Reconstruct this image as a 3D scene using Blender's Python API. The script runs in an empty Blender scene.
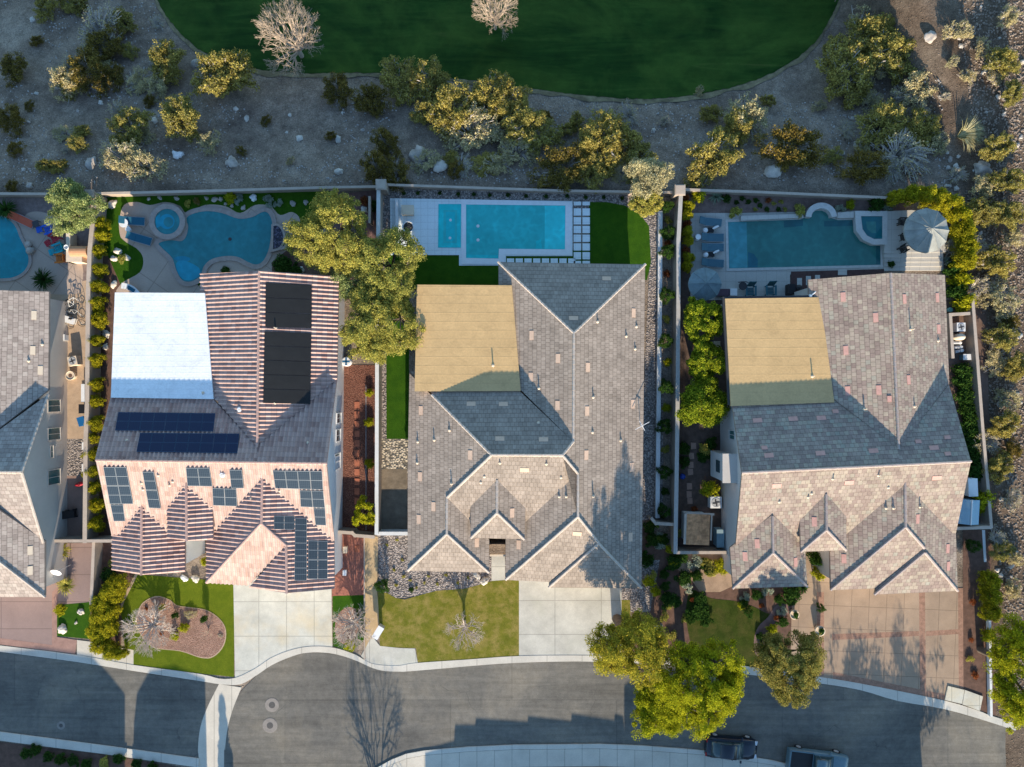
import bpy, bmesh, math, random
import numpy as np
from mathutils import Vector, Matrix, noise
from mathutils.bvhtree import BVHTree
from mathutils.geometry import tessellate_polygon
random.seed(7)
C = bpy.context.scene.collection
R = math.radians
H, F = 60.0, 678.0          # drone height (m) and focal length (px of a 1024 px wide frame)
SUN_EL, SUN_AZ = 18.5, 4.0  # low sun from behind the street; shadows run up the slope, slightly west

# ------------------------------------------------------------------ places
def ease(t):
    t = max(0.0, min(1.0, t)); return t*t*(3-2*t)
def G(X, Y):
    """height of the land: level lots, a slope falling to the golf course, a rockier shoulder to the east"""
    w = 0.0
    if Y > 17.7:
        w = -0.335*(min(Y, 38.0)-17.7) - 0.06*max(0, min(Y, 120)-38.0)  # grade steepened close to the sun's height so the slope shades itself
    e = -0.03*max(0, Y-17.7) + 0.05*max(0, X-43)
    xb = 39.0 - 0.35*max(0, min(Y, 60)-17.7) if Y > 17.7 else 43.0
    t = ease((X-xb+0.5)/4.0)
    z = w*(1-t) + e*t
    if Y > 18.6 or X > 43.6:
        a = min(1.0, max(Y-18.6, X-43.6)/2.0)
        z += a*(0.16*noise.noise(Vector((X*0.35, Y*0.35, 1.3))) + 0.05*noise.noise(Vector((X*1.7, Y*1.7, 4.0))))
    return z
def P(px, py, h=0.0):
    return Vector(((px-512)*(H-h)/F, (383.5-py)*(H-h)/F, h))
def gp(px, py, off=0.0):
    z = 0.0
    for _ in range(6):
        p = P(px, py, z); z = G(p.x, p.y)
    p = P(px, py, z); p.z = z+off
    return p

# ------------------------------------------------------------------ tagging
def tag(o, label=None, cat=None, group=None, kind=None):
    if label: o['label'] = label
    if cat: o['category'] = cat
    if group: o['group'] = group
    if kind: o['kind'] = kind
    return o
def empty(name, loc=(0, 0, 0), rz=0.0, parent=None):
    o = bpy.data.objects.new(name, None); C.objects.link(o)
    o.location = loc; o.rotation_euler = (0, 0, rz); o.empty_display_size = 0.3
    if parent: o.parent = parent
    return o
def thing(name, label, cat, loc=(0, 0, 0), rz=0.0, group=None):
    return tag(empty(name, loc, rz), label, cat, group)
def mesh_obj(name, me, mat=None, parent=None, loc=None, rz=None):
    o = bpy.data.objects.new(name, me); C.objects.link(o)
    if mat and not me.materials: me.materials.append(mat)
    if parent: o.parent = parent
    if loc is not None: o.location = loc
    if rz is not None: o.rotation_euler = (0, 0, rz)
    return o
def copy_tree(o, parent=None):
    c = o.copy(); C.objects.link(c)
    if parent: c.parent = parent
    for ch in list(o.children): copy_tree(ch, c)
    return c

class MB:
    """collects boxes, bars, prisms and lathes into one mesh"""
    def __init__(s): s.v = []; s.f = []; s.sm = []
    def add(s, vs, fs, smooth=False):
        n = len(s.v); s.v += [tuple(v) for v in vs]; s.f += [tuple(i+n for i in f) for f in fs]; s.sm += [smooth]*len(fs); return s
    def box(s, c, d, rz=0.0, taper=1.0):
        x, y, z = [q/2 for q in d]; cs, sn = math.cos(rz), math.sin(rz); vs = []
        for sz in (-1, 1):
            k = taper if sz > 0 else 1.0
            for sx, sy in ((-1, -1), (1, -1), (1, 1), (-1, 1)):
                a, b = sx*x*k, sy*y*k; vs.append((c[0]+a*cs-b*sn, c[1]+a*sn+b*cs, c[2]+sz*z))
        return s.add(vs, [(3, 2, 1, 0), (4, 5, 6, 7), (0, 1, 5, 4), (1, 2, 6, 5), (2, 3, 7, 6), (3, 0, 4, 7)])
    def prism(s, pts, z0, z1):
        """pts: 2-D outline; z0, z1 bottom and top"""
        a = sum(pts[i][0]*pts[(i+1) % len(pts)][1]-pts[(i+1) % len(pts)][0]*pts[i][1] for i in range(len(pts)))
        if a < 0: pts = pts[::-1]
        n = len(pts); vs = [(p[0], p[1], z0) for p in pts]+[(p[0], p[1], z1) for p in pts]
        tri = tessellate_polygon([[Vector((p[0], p[1], 0)) for p in pts]])
        fs = []
        for t in tri:
            A, B, D = (Vector(vs[i]) for i in t)
            up = (B-A).cross(D-A).z > 0
            t = t if up else t[::-1]
            fs.append(tuple(i+n for i in t)); fs.append(tuple(t[::-1]))
        fs += [(i, (i+1) % n, (i+1) % n+n, i+n) for i in range(n)]
        return s.add(vs, fs)
    def sheet(s, pts3):
        tri = tessellate_polygon([[Vector((p[0], p[1], 0)) for p in pts3]])
        fs = []
        for t in tri:
            A, B, D = (Vector(pts3[i]) for i in t)
            fs.append(t if (B-A).cross(D-A).z > 0 else t[::-1])
        return s.add(pts3, fs)
    def tube(s, pts, rad, n=6, smooth=True, cap=True):
        pts = [Vector(p) for p in pts]
        if not hasattr(rad, '__len__'): rad = [rad]*len(pts)
        vs = []; fs = []
        for i, p in enumerate(pts):
            d = (pts[min(i+1, len(pts)-1)]-pts[max(i-1, 0)]).normalized()
            a = d.cross(Vector((0, 0, 1)) if abs(d.z) < 0.9 else Vector((1, 0, 0))).normalized(); b = d.cross(a)
            for k in range(n):
                t = 2*math.pi*k/n; vs.append(p+(a*math.cos(t)+b*math.sin(t))*rad[i])
        for i in range(len(pts)-1):
            for k in range(n): fs.append((i*n+k, i*n+(k+1) % n, (i+1)*n+(k+1) % n, (i+1)*n+k))
        s.add(vs, fs, smooth)
        if cap:
            m = (len(pts)-1)*n
            s.add(vs[:n], [tuple(range(n))]); s.add(vs[m:], [tuple(range(n))[::-1]])
        return s
    def lathe(s, prof, c=(0, 0, 0), n=20, smooth=True, sx=1.0, sy=1.0):
        vs = []; fs = []
        for r, z in prof:
            for k in range(n):
                t = 2*math.pi*k/n; vs.append((c[0]+r*sx*math.cos(t), c[1]+r*sy*math.sin(t), c[2]+z))
        for i in range(len(prof)-1):
            for k in range(n): fs.append((i*n+k, i*n+(k+1) % n, (i+1)*n+(k+1) % n, (i+1)*n+k))
        s.add(vs, fs, smooth)
        if prof[-1][0] > 1e-4: s.add(vs[-n:], [tuple(range(n))])
        return s
    def rock(s, c, r, seed, flat=0.6, sub=2):
        bm = bmesh.new(); bmesh.ops.create_icosphere(bm, subdivisions=sub, radius=1)
        o = Vector((seed*3.17, seed*1.31, seed*0.77)); rs = random.Random(seed)
        kx, ky = 0.8+rs.random()*0.5, 0.7+rs.random()*0.4; a = rs.random()*3
        vs = []
        for v in bm.verts:
            q = v.co*(1+0.5*noise.noise(v.co*1.3+o)+0.25*noise.noise(v.co*3.2+o)+0.1*noise.noise(v.co*8+o))
            x, y = q.x*kx, q.y*ky
            vs.append((c[0]+r*(x*math.cos(a)-y*math.sin(a)), c[1]+r*(x*math.sin(a)+y*math.cos(a)), c[2]+r*flat*q.z))
        fs = [tuple(v.index for v in f.verts) for f in bm.faces]; bm.free()
        return s.add(vs, fs, sub > 1)
    def build(s, name, mat=None, parent=None, loc=None, rz=None, smooth_angle=None):
        me = bpy.data.meshes.new(name); me.from_pydata(s.v, [], s.f); me.validate()
        if len(me.polygons) == len(s.sm): me.polygons.foreach_set('use_smooth', s.sm)
        me.update()
        return mesh_obj(name, me, mat, parent, loc, rz)

# ------------------------------------------------------------------ materials
def srgb(r, g, b):
    return tuple(((c/255)/12.92 if c/255 <= 0.04045 else (((c/255)+0.055)/1.055)**2.4) for c in (r, g, b))+(1,)
class NT:
    def __init__(s, name):
        s.m = bpy.data.materials.new(name); s.m.use_nodes = True; s.t = s.m.node_tree
        s.n = s.t.nodes; s.b = s.n['Principled BSDF']; s.out = s.n['Material Output']
    def new(s, kind, **kw):
        n = s.n.new(kind)
        for k, v in kw.items():
            if k in n.inputs: n.inputs[k].default_value = v
            else: setattr(n, k, v)
        return n
    def link(s, a, b): s.t.links.new(a, b)
    def pos(s): return s.new('ShaderNodeNewGeometry').outputs['Position']
    def obj(s): return s.new('ShaderNodeTexCoord').outputs['Object']
    def noise(s, scale, vec=None, detail=4, rough=0.6, dist=0.0):
        n = s.new('ShaderNodeTexNoise', Scale=scale, Detail=detail, Roughness=rough, Distortion=dist)
        if vec is not None: s.link(vec, n.inputs['Vector'])
        return n.outputs['Fac']
    def ramp(s, fac, stops, interp='LINEAR'):
        n = s.new('ShaderNodeValToRGB'); cr = n.color_ramp; cr.interpolation = interp
        while len(cr.elements) < len(stops): cr.elements.new(0.5)
        for e, (p, c) in zip(cr.elements, stops):
            e.position = p; e.color = c if hasattr(c, '__len__') else (c, c, c, 1)
        s.link(fac, n.inputs['Fac']); return n.outputs['Color']
    def mix(s, fac, a, b, mode='MIX'):
        n = s.new('ShaderNodeMix', data_type='RGBA', blend_type=mode)
        for sock, v in ((n.inputs[0], fac), (n.inputs[6], a), (n.inputs[7], b)):
            if hasattr(v, 'is_linked') or isinstance(v, bpy.types.NodeSocket): s.link(v, sock)
            else: sock.default_value = v
        return n.outputs[2]
    def math(s, op, a, b=None):
        n = s.new('ShaderNodeMath', operation=op)
        for i, v in enumerate((a, b)):
            if v is None: continue
            if isinstance(v, bpy.types.NodeSocket): s.link(v, n.inputs[i])
            else: n.inputs[i].default_value = v
        return n.outputs[0]
    def bump(s, height, strength=0.5, dist=0.05):
        n = s.new('ShaderNodeBump', Strength=strength, Distance=dist); s.link(height, n.inputs['Height'])
        s.link(n.outputs['Normal'], s.b.inputs['Normal'])
    def col(s, c):
        if isinstance(c, bpy.types.NodeSocket): s.link(c, s.b.inputs['Base Color'])
        else: s.b.inputs['Base Color'].default_value = c
    def set(s, rough=0.8, spec=0.3, metal=0.0):
        s.b.inputs['Roughness'].default_value = rough; s.b.inputs['Specular IOR Level'].default_value = spec
        s.b.inputs['Metallic'].default_value = metal; return s.m
def V4(c, k=1.0): return (c[0]*k, c[1]*k, c[2]*k, 1)
MATS = {}
def plain(name, col, rough=0.7, var=0.12, scale=3.0, fine=40.0, bump=0.15, spec=0.25, metal=0.0, big=None):
    """a colour with large soft blotches, fine grain and a little bump"""
    if name in MATS: return MATS[name]
    t = NT(name); p = t.pos()
    c = t.ramp(t.noise(scale, p, 5), [(0.3, V4(col, 1-var)), (0.7, V4(col, 1+var))])
    c = t.mix(0.5, c, t.ramp(t.noise(fine, p, 2), [(0.3, 0.72), (0.7, 1.0)]), 'MULTIPLY')
    if big:
        c = t.mix(t.ramp(t.noise(0.35, p, 3), [(0.45, 0.0), (0.62, 1.0)]), c, big)
    t.col(c); t.bump(t.noise(fine, p, 3), bump, 0.02)
    MATS[name] = t.set(rough, spec, metal); return MATS[name]

def m_desert():
    t = NT('desert_soil'); p = t.pos()
    a = t.ramp(t.noise(0.25, p, 6, 0.65), [(0.3, (0.17, 0.13, 0.103, 1)), (0.5, (0.27, 0.212, 0.162, 1)), (0.72, (0.38, 0.31, 0.24, 1))])
    vo = t.new('ShaderNodeTexVoronoi', Scale=3.2); t.link(p, vo.inputs['Vector'])
    stones = t.ramp(vo.outputs['Distance'], [(0.08, 1.0), (0.26, 0.0)])
    pick = t.ramp(vo.outputs['Color'], [(0.45, 0.0), (0.75, 1.0)])
    patch = t.ramp(t.noise(0.5, p, 4), [(0.42, 0.0), (0.6, 1.0)])
    f = t.math('MULTIPLY', t.math('MULTIPLY', stones, pick), patch)
    a = t.mix(f, a, (0.5, 0.45, 0.4, 1))
    g = t.noise(9, p, 5, 0.75)
    a = t.mix(0.95, a, t.ramp(g, [(0.3, 0.35), (0.55, 1.0), (0.75, 1.5)]), 'MULTIPLY')
    a = t.mix(0.7, a, t.ramp(t.noise(1.3, p, 5, 0.75), [(0.35, 0.55), (0.6, 1.15)]), 'MULTIPLY')
    sx = t.new('ShaderNodeSeparateXYZ'); t.link(p, sx.inputs[0])
    edge = t.math('ADD', t.math('ADD', sx.outputs[0], t.math('MULTIPLY', t.math('MAXIMUM', t.math('SUBTRACT', sx.outputs[1], 17.7), 0.0), 0.4)), t.math('MULTIPLY', t.noise(0.4, p, 3), 5.0))
    a = t.mix(t.ramp(t.math('DIVIDE', edge, 100.0), [(0.41, 0.0), (0.44, 0.75)]), a, t.mix(1.0, a, (0.46, 0.40, 0.34, 1), 'MULTIPLY'))
    t.col(a); t.bump(t.mix(0.5, g, stones), 0.9, 0.12); return t.set(0.95, 0.1)
def m_golf():
    t = NT('golf_turf'); p = t.pos()
    mp = t.new('ShaderNodeMapping'); mp.inputs['Scale'].default_value = (0.12, 0.9, 1); mp.inputs['Rotation'].default_value = (0, 0, 0.08); t.link(p, mp.inputs['Vector'])
    a = t.ramp(t.noise(1.0, mp.outputs[0], 5, 0.6, 1.2), [(0.3, (0.008, 0.034, 0.006, 1)), (0.5, (0.016, 0.052, 0.008, 1)), (0.66, (0.03, 0.072, 0.012, 1)), (0.8, (0.085, 0.105, 0.025, 1))])
    a = t.mix(t.ramp(t.noise(0.07, p, 6, 0.65, 1.5), [(0.44, 0.0), (0.62, 0.85)]), a, (0.05, 0.1, 0.016, 1))
    a = t.mix(0.6, a, t.ramp(t.noise(0.5, p, 6, 0.7), [(0.3, 0.6), (0.7, 1.3)]), 'MULTIPLY')
    a = t.mix(0.5, a, t.ramp(t.noise(25, p, 3), [(0.3, 0.6), (0.7, 1.2)]), 'MULTIPLY')
    t.col(a); t.bump(t.noise(30, p, 3), 0.4, 0.05); return t.set(0.9, 0.08)
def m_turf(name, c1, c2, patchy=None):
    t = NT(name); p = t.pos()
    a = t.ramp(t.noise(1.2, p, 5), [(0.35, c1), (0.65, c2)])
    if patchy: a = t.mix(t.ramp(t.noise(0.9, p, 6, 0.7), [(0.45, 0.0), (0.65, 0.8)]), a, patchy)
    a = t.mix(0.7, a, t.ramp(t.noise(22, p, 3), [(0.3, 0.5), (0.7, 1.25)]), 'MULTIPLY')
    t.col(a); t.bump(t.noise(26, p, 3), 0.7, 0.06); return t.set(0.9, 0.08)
def m_asphalt():
    t = NT('asphalt'); p = t.pos()
    a = t.ramp(t.noise(0.13, p, 6, 0.7, 0.6), [(0.32, (0.125, 0.12, 0.108, 1)), (0.5, (0.175, 0.164, 0.142, 1)), (0.62, (0.215, 0.195, 0.16, 1)), (0.78, (0.28, 0.245, 0.19, 1))])
    # old repair patches: large rectangles of slightly different tone with dark sealed joints
    br = t.new('ShaderNodeTexBrick', Scale=0.075, offset=0.37); br.inputs['Color1'].default_value = (0.78, 0.78, 0.8, 1); br.inputs['Color2'].default_value = (1.12, 1.1, 1.06, 1); br.inputs['Mortar'].default_value = (0.62, 0.62, 0.62, 1)
    br.inputs['Mortar Size'].default_value = 0.0022; br.inputs['Brick Width'].default_value = 1.1; br.inputs['Row Height'].default_value = 0.42; t.link(p, br.inputs['Vector'])
    a = t.mix(0.6, a, br.outputs['Color'], 'MULTIPLY')
    # tyre scuffs and drips
    mp = t.new('ShaderNodeMapping'); mp.inputs['Scale'].default_value = (0.09, 1.3, 1); mp.inputs['Rotation'].default_value = (0, 0, 0.08); t.link(p, mp.inputs['Vector'])
    a = t.mix(0.6, a, t.ramp(t.noise(1.0, mp.outputs[0], 6, 0.7, 0.8), [(0.33, 0.62), (0.6, 1.08)]), 'MULTIPLY')
    a = t.mix(0.6, a, t.ramp(t.noise(1.7, p, 5, 0.8), [(0.3, 0.7), (0.5, 1.0), (0.72, 1.3)]), 'MULTIPLY')
    vo = t.new('ShaderNodeTexVoronoi', Scale=0.11, feature='DISTANCE_TO_EDGE')
    nv = t.new('ShaderNodeVectorMath', operation='ADD'); t.link(p, nv.inputs[0])
    nz = t.new('ShaderNodeTexNoise', Scale=0.9, Detail=5.0); t.link(p, nz.inputs['Vector']); t.link(nz.outputs['Color'], nv.inputs[1]); t.link(nv.outputs[0], vo.inputs['Vector'])
    crack = t.ramp(vo.outputs['Distance'], [(0.0, 1.0), (0.0035, 0.0)])
    a = t.mix(t.math('MULTIPLY', crack, t.ramp(t.noise(0.3, p, 2), [(0.5, 0.0), (0.65, 0.5)])), a, (0.03, 0.03, 0.03, 1))
    a = t.mix(0.7, a, t.ramp(t.noise(28, p, 3), [(0.3, 0.65), (0.7, 1.2)]), 'MULTIPLY')
    t.col(a); t.bump(t.noise(50, p, 2), 0.3, 0.02); return t.set(0.95, 0.08)
def m_concrete(name, c, gx, gy, off=(0, 0), rot=0.0, line=0.035, stain=0.2, tintc=None):
    """slabs with tooled joints every gx by gy metres"""
    t = NT(name); p = t.pos()
    mp = t.new('ShaderNodeMapping'); mp.inputs['Location'].default_value = (off[0], off[1], 0); mp.inputs['Rotation'].default_value = (0, 0, rot); t.link(p, mp.inputs['Vector'])
    sx = t.new('ShaderNodeSeparateXYZ'); t.link(mp.outputs[0], sx.inputs[0])
    def edge(o, g):
        fr = t.math('FRACT', t.math('DIVIDE', o, g)); d = t.math('ABSOLUTE', t.math('SUBTRACT', fr, 0.5))
        return t.math('GREATER_THAN', d, 0.5-line/g)
    j = t.math('MAXIMUM', edge(sx.outputs[0], gx), edge(sx.outputs[1], gy))
    a = t.ramp(t.noise(0.5, p, 6, 0.65), [(0.3, V4(c, 1-stain)), (0.7, V4(c, 1+stain*0.5))])
    if tintc: a = t.mix(t.ramp(t.noise(0.3, p, 4), [(0.5, 0.0), (0.7, 0.5)]), a, tintc)
    a = t.mix(0.5, a, t.ramp(t.noise(14, p, 4, 0.7), [(0.3, 0.7), (0.7, 1.05)]), 'MULTIPLY')
    a = t.mix(t.math('MULTIPLY', j, 0.45), a, V4(c, 0.3))
    t.col(a); t.bump(t.math('SUBTRACT', t.noise(30, p, 3), t.math('MULTIPLY', j, 2.0)), 0.2, 0.02); return t.set(0.85, 0.2)
def m_tile(name, ramp, w, h, bump=1.0, cap=0.42, streak=0.5, half=True):
    """roof tile: UV in metres (u along the eave, v up the slope); each tile its own tone, each course a shadow line"""
    t = NT(name); uv = t.new('ShaderNodeUVMap'); s = t.new('ShaderNodeSeparateXYZ'); t.link(uv.outputs[0], s.inputs[0])
    v = t.math('DIVIDE', s.outputs[1], h); row = t.math('FLOOR', v)
    u = t.math('DIVIDE', s.outputs[0], w)
    if half: u = t.math('ADD', u, t.math('MULTIPLY', t.math('MODULO', row, 2.0), 0.5))
    cb = t.new('ShaderNodeCombineXYZ'); t.link(t.math('FLOOR', u), cb.inputs[0]); t.link(row, cb.inputs[1])
    g = t.new('ShaderNodeNewGeometry'); 
    wn = t.new('ShaderNodeTexWhiteNoise', noise_dimensions='3D'); t.link(cb.outputs[0], wn.inputs['Vector'])
    a = t.ramp(wn.outputs['Value'], ramp, 'LINEAR')
    fv = t.math('FRACT', v); fu = t.math('FRACT', u)
    groove = t.math('MAXIMUM', t.math('LESS_THAN', fv, 0.10), t.math('GREATER_THAN', t.math('ABSOLUTE', t.math('SUBTRACT', fu, 0.5)), 0.5-0.035))
    a = t.mix(t.math('MULTIPLY', groove, cap), a, V4(ramp[0][1], 0.35))
    p = t.pos()
    a = t.mix(streak, a, t.ramp(t.noise(1.1, p, 5, 0.7), [(0.3, 0.45), (0.7, 1.25)]), 'MULTIPLY')
    a = t.mix(0.4, a, t.ramp(t.noise(30, p, 2), [(0.3, 0.7), (0.7, 1.1)]), 'MULTIPLY')
    t.col(a)
    hgt = t.math('SUBTRACT', t.math('SUBTRACT', 1.0, fv), t.math('MULTIPLY', groove, 0.6))
    t.bump(hgt, bump, 0.05); return t.set(0.85, 0.2)
def m_leaf(name, c1, c2, c3, trans=0.35):
    t = NT(name); g = t.new('ShaderNodeNewGeometry'); oi = t.new('ShaderNodeObjectInfo')
    a = t.ramp(g.outputs['Random Per Island'], [(0.0, c1), (0.5, c2), (1.0, c3)])
    a = t.mix(0.6, a, t.ramp(t.noise(0.9, g.outputs['Position'], 3), [(0.35, 0.6), (0.65, 1.2)]), 'MULTIPLY')
    a = t.mix(0.5, a, t.ramp(oi.outputs['Random'], [(0.0, (0.8, 0.85, 0.85, 1)), (1.0, (1.15, 1.05, 0.9, 1))]), 'MULTIPLY')
    d = t.new('ShaderNodeBsdfDiffuse'); tr = t.new('ShaderNodeBsdfTranslucent'); mx = t.new('ShaderNodeMixShader'); mx.inputs[0].default_value = trans
    t.link(a, d.inputs['Color']); t.link(a, tr.inputs['Color']); t.link(d.outputs[0], mx.inputs[1]); t.link(tr.outputs[0], mx.inputs[2])
    t.link(mx.outputs[0], t.out.inputs['Surface']); return t.m
def m_water(name, c1, c2, scale=1.2):
    t = NT(name); p = t.pos()
    a = t.ramp(t.noise(0.35, p, 3), [(0.3, c1), (0.7, c2)])
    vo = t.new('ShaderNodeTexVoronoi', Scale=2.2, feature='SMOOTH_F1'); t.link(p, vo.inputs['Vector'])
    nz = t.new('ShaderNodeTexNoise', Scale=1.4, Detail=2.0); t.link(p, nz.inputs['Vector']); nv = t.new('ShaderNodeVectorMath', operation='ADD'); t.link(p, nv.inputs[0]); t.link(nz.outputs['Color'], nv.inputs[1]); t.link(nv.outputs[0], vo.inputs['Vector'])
    a = t.mix(0.5, a, t.ramp(vo.outputs['Distance'], [(0.0, 0.72), (0.45, 0.95), (0.75, 1.35)]), 'MULTIPLY')  # caustic light painted into the water colour
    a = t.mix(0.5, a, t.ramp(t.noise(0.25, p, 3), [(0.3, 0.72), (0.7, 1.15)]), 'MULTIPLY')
    t.col(a); t.bump(t.noise(scale, p, 3), 0.15, 0.05); t.set(0.06, 0.5)
    return t.m
def m_pebbles(name, cs, scale=7.0, gap=(0.03, 0.03, 0.03, 1)):
    t = NT(name); p = t.pos()
    vo = t.new('ShaderNodeTexVoronoi', Scale=scale); t.link(p, vo.inputs['Vector'])
    sp = t.new('ShaderNodeSeparateColor'); t.link(vo.outputs['Color'], sp.inputs[0])
    a = t.ramp(sp.outputs[0], [(i/(len(cs)-1), c) for i, c in enumerate(cs)])
    a = t.mix(t.ramp(vo.outputs['Distance'], [(0.35, 0.0), (0.65, 0.75)]), a, gap)
    a = t.mix(0.5, a, t.ramp(t.noise(1.3, p, 4), [(0.3, 0.65), (0.7, 1.15)]), 'MULTIPLY')
    t.col(a); t.bump(t.math('SUBTRACT', 1.0, vo.outputs['Distance']), 0.9, 0.08); return t.set(0.9, 0.15)

DESERT = m_desert(); GOLF = m_golf(); ASPHALT = m_asphalt()
FAKE_GRASS = m_turf('artificial_grass', (0.028, 0.085, 0.005, 1), (0.042, 0.11, 0.006, 1))
LAWN1 = m_turf('green_lawn', (0.095, 0.135, 0.007, 1), (0.13, 0.165, 0.01, 1))
LAWN2 = m_turf('winter_lawn', (0.13, 0.14, 0.015, 1), (0.19, 0.18, 0.025, 1), (0.33, 0.25, 0.08, 1))
LAWN3 = m_turf('shaded_lawn', (0.03, 0.05, 0.006, 1), (0.05, 0.07, 0.01, 1), (0.085, 0.08, 0.022, 1))  # tree shade is darkened into this turf colour
CONC = m_concrete('pale_concrete', (0.56, 0.55, 0.48), 2.45, 3.05, (0.35, 1.0), stain=0.24, tintc=(0.62, 0.5, 0.3, 1))
CONC2 = m_concrete('grey_concrete', (0.54, 0.52, 0.45), 4.1, 3.0, (0.3, 1.2), stain=0.26, tintc=(0.46, 0.45, 0.36, 1))
WALKC = m_concrete('pavement_concrete', (0.6, 0.545, 0.45), 1.55, 30.0, (0, 10), stain=0.15)
KERBC = m_concrete('kerb_concrete', (0.6, 0.56, 0.48), 3.1, 90.0, (0, 40), stain=0.15)
ROSE = m_concrete('rose_concrete', (0.30, 0.215, 0.19), 5.0, 2.4, (0.2, 0.1), stain=0.14)
DECK = m_concrete('grey_tan_decking', (0.46, 0.36, 0.29), 3.4, 3.4, (0.6, 0.3), 0.6, stain=0.12)
WDECK = m_concrete('white_travertine', (0.78, 0.85, 0.85), 0.62, 0.62, line=0.012, stain=0.05)
GDECK = m_concrete('grey_travertine', (0.48, 0.455, 0.41), 0.9, 0.9, line=0.012, stain=0.08)
STAMP = m_concrete('tan_stamped_concrete', (0.37, 0.27, 0.19), 1.55, 2.0, (0.2, 0.5), 0.04, line=0.03, stain=0.2)
BRICKB = plain('brick_band', (0.31, 0.18, 0.125), 0.85, 0.25, 3, 12, 0.5)
REDROCK = m_pebbles('red_lava_rock', [(0.17, 0.07, 0.05, 1), (0.26, 0.11, 0.075, 1), (0.34, 0.17, 0.12, 1)], 15, (0.09, 0.04, 0.03, 1))
GRAVEL = m_pebbles('grey_gravel', [(0.2, 0.17, 0.16, 1), (0.36, 0.31, 0.28, 1), (0.46, 0.4, 0.36, 1), (0.3, 0.25, 0.22, 1)], 7.5, (0.08, 0.07, 0.065, 1))
BROWNSOIL = plain('brown_bare_soil', (0.2, 0.16, 0.115), 0.95, 0.3, 1.2, 9, 0.6)
DARKGRAVEL = m_pebbles('dark_soil', [(0.045, 0.042, 0.04, 1), (0.08, 0.075, 0.068, 1), (0.1, 0.09, 0.08, 1)], 8)
TANPATH = plain('tan_path', (0.48, 0.35, 0.2), 0.9, 0.15, 1.5, 14, 0.4)
BARK = plain('brown_mulch', (0.13, 0.075, 0.055), 0.95, 0.3, 2, 12, 0.7)
PINKROCK = m_pebbles('pink_gravel', [(0.32, 0.18, 0.13, 1), (0.4, 0.25, 0.19, 1), (0.45, 0.3, 0.23, 1)], 16, (0.2, 0.11, 0.08, 1))
TANSOIL = plain('tan_soil', (0.36, 0.25, 0.17), 0.95, 0.2, 1.5, 10, 0.5)
BLOCK = plain('block_wall_tan', (0.32, 0.26, 0.21), 0.9, 0.12, 1.2, 16, 0.4)
CAPST = plain('wall_cap', (0.46, 0.38, 0.31), 0.9, 0.1, 1.2, 16, 0.3)
WHITEW = plain('white_painted_block', (0.66, 0.66, 0.64), 0.8, 0.06)
STUC0 = plain('stucco_sand', (0.56, 0.5, 0.44), 0.9, 0.05, 1, 40, 0.2)
STUC1 = plain('stucco_white', (0.7, 0.68, 0.66), 0.9, 0.05, 1, 40, 0.2)
STUC2 = plain('stucco_beige', (0.5, 0.43, 0.36), 0.9, 0.05, 1, 40, 0.2)
STUC3 = plain('stucco_grey', (0.52, 0.49, 0.46), 0.9, 0.05, 1, 40, 0.2)
def m_foam(name, c, gap):
    t = NT(name); p = t.pos(); s = t.new('ShaderNodeSeparateXYZ'); t.link(p, s.inputs[0])
    y = t.math('ADD', s.outputs[1], t.math('MULTIPLY', t.noise(0.5, p, 2), 0.08)); fr = t.math('FRACT', t.math('DIVIDE', y, gap)); ln = t.ramp(fr, [(0.0, 0.0), (0.04, 1.0), (0.1, 0.6), (0.16, 0.0)])
    a = t.ramp(t.noise(0.7, p, 5), [(0.3, V4(c, 0.92)), (0.7, V4(c, 1.05))]); a = t.mix(t.math('MULTIPLY', ln, 0.13), a, V4(c, 0.45))
    a = t.mix(0.5, a, t.ramp(t.noise(7, p, 4), [(0.3, 0.75), (0.7, 1.04)]), 'MULTIPLY')
    a = t.mix(0.45, a, t.ramp(t.noise(0.8, p, 6, 0.75, 0.8), [(0.28, 0.62), (0.5, 1.0)]), 'MULTIPLY')
    t.col(a); t.bump(t.math('ADD', t.noise(5, p, 4), t.math('MULTIPLY', ln, 0.5)), 0.3, 0.03); return t.set(0.75, 0.2)
FOAMW = m_foam('white_foam_roofing', (0.85, 0.86, 0.86), 0.45)
FOAMT = m_foam('tan_foam_roofing', (0.595, 0.395, 0.185), 0.72)
WOOD = plain('weathered_wood', (0.25, 0.15, 0.09), 0.8, 0.3, 2, 20, 0.4)
BLACK = plain('black_plastic', (0.018, 0.018, 0.02), 0.45, 0.1)
DARK = plain('dark_metal', (0.05, 0.05, 0.055), 0.5, 0.1)
GREY = plain('grey_metal', (0.4, 0.41, 0.42), 0.5, 0.08)
WHITE = plain('white_paint', (0.75, 0.75, 0.74), 0.6, 0.04)
CREAM = plain('cream_paint', (0.68, 0.56, 0.42), 0.7, 0.05)
STEEL = plain('stainless_steel', (0.6, 0.6, 0.6), 0.25, 0.03, metal=0.9, bump=0.02)
GLASS = plain('window_glass', (0.03, 0.06, 0.07), 0.08, 0.1, bump=0.0, spec=0.6)
STONE = plain('boulder_stone', (0.42, 0.37, 0.32), 0.9, 0.3, 2, 12, 0.8)
PALESTONE = plain('pale_boulder', (0.55, 0.5, 0.43), 0.9, 0.25, 2, 12, 0.8)
TRUNK = plain('tree_bark', (0.13, 0.1, 0.075), 0.95, 0.25, 3, 20, 0.8)
PALEBARK = plain('pale_bare_bark', (0.5, 0.4, 0.31), 0.9, 0.2, 3, 20, 0.5)
TWIGB = plain('pale_twig_bark', (0.56, 0.48, 0.42), 0.9, 0.2, 3, 20, 0.5)
GREYBARK = plain('grey_twig_bark', (0.48, 0.43, 0.38), 0.9, 0.2, 3, 20, 0.5)
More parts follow.
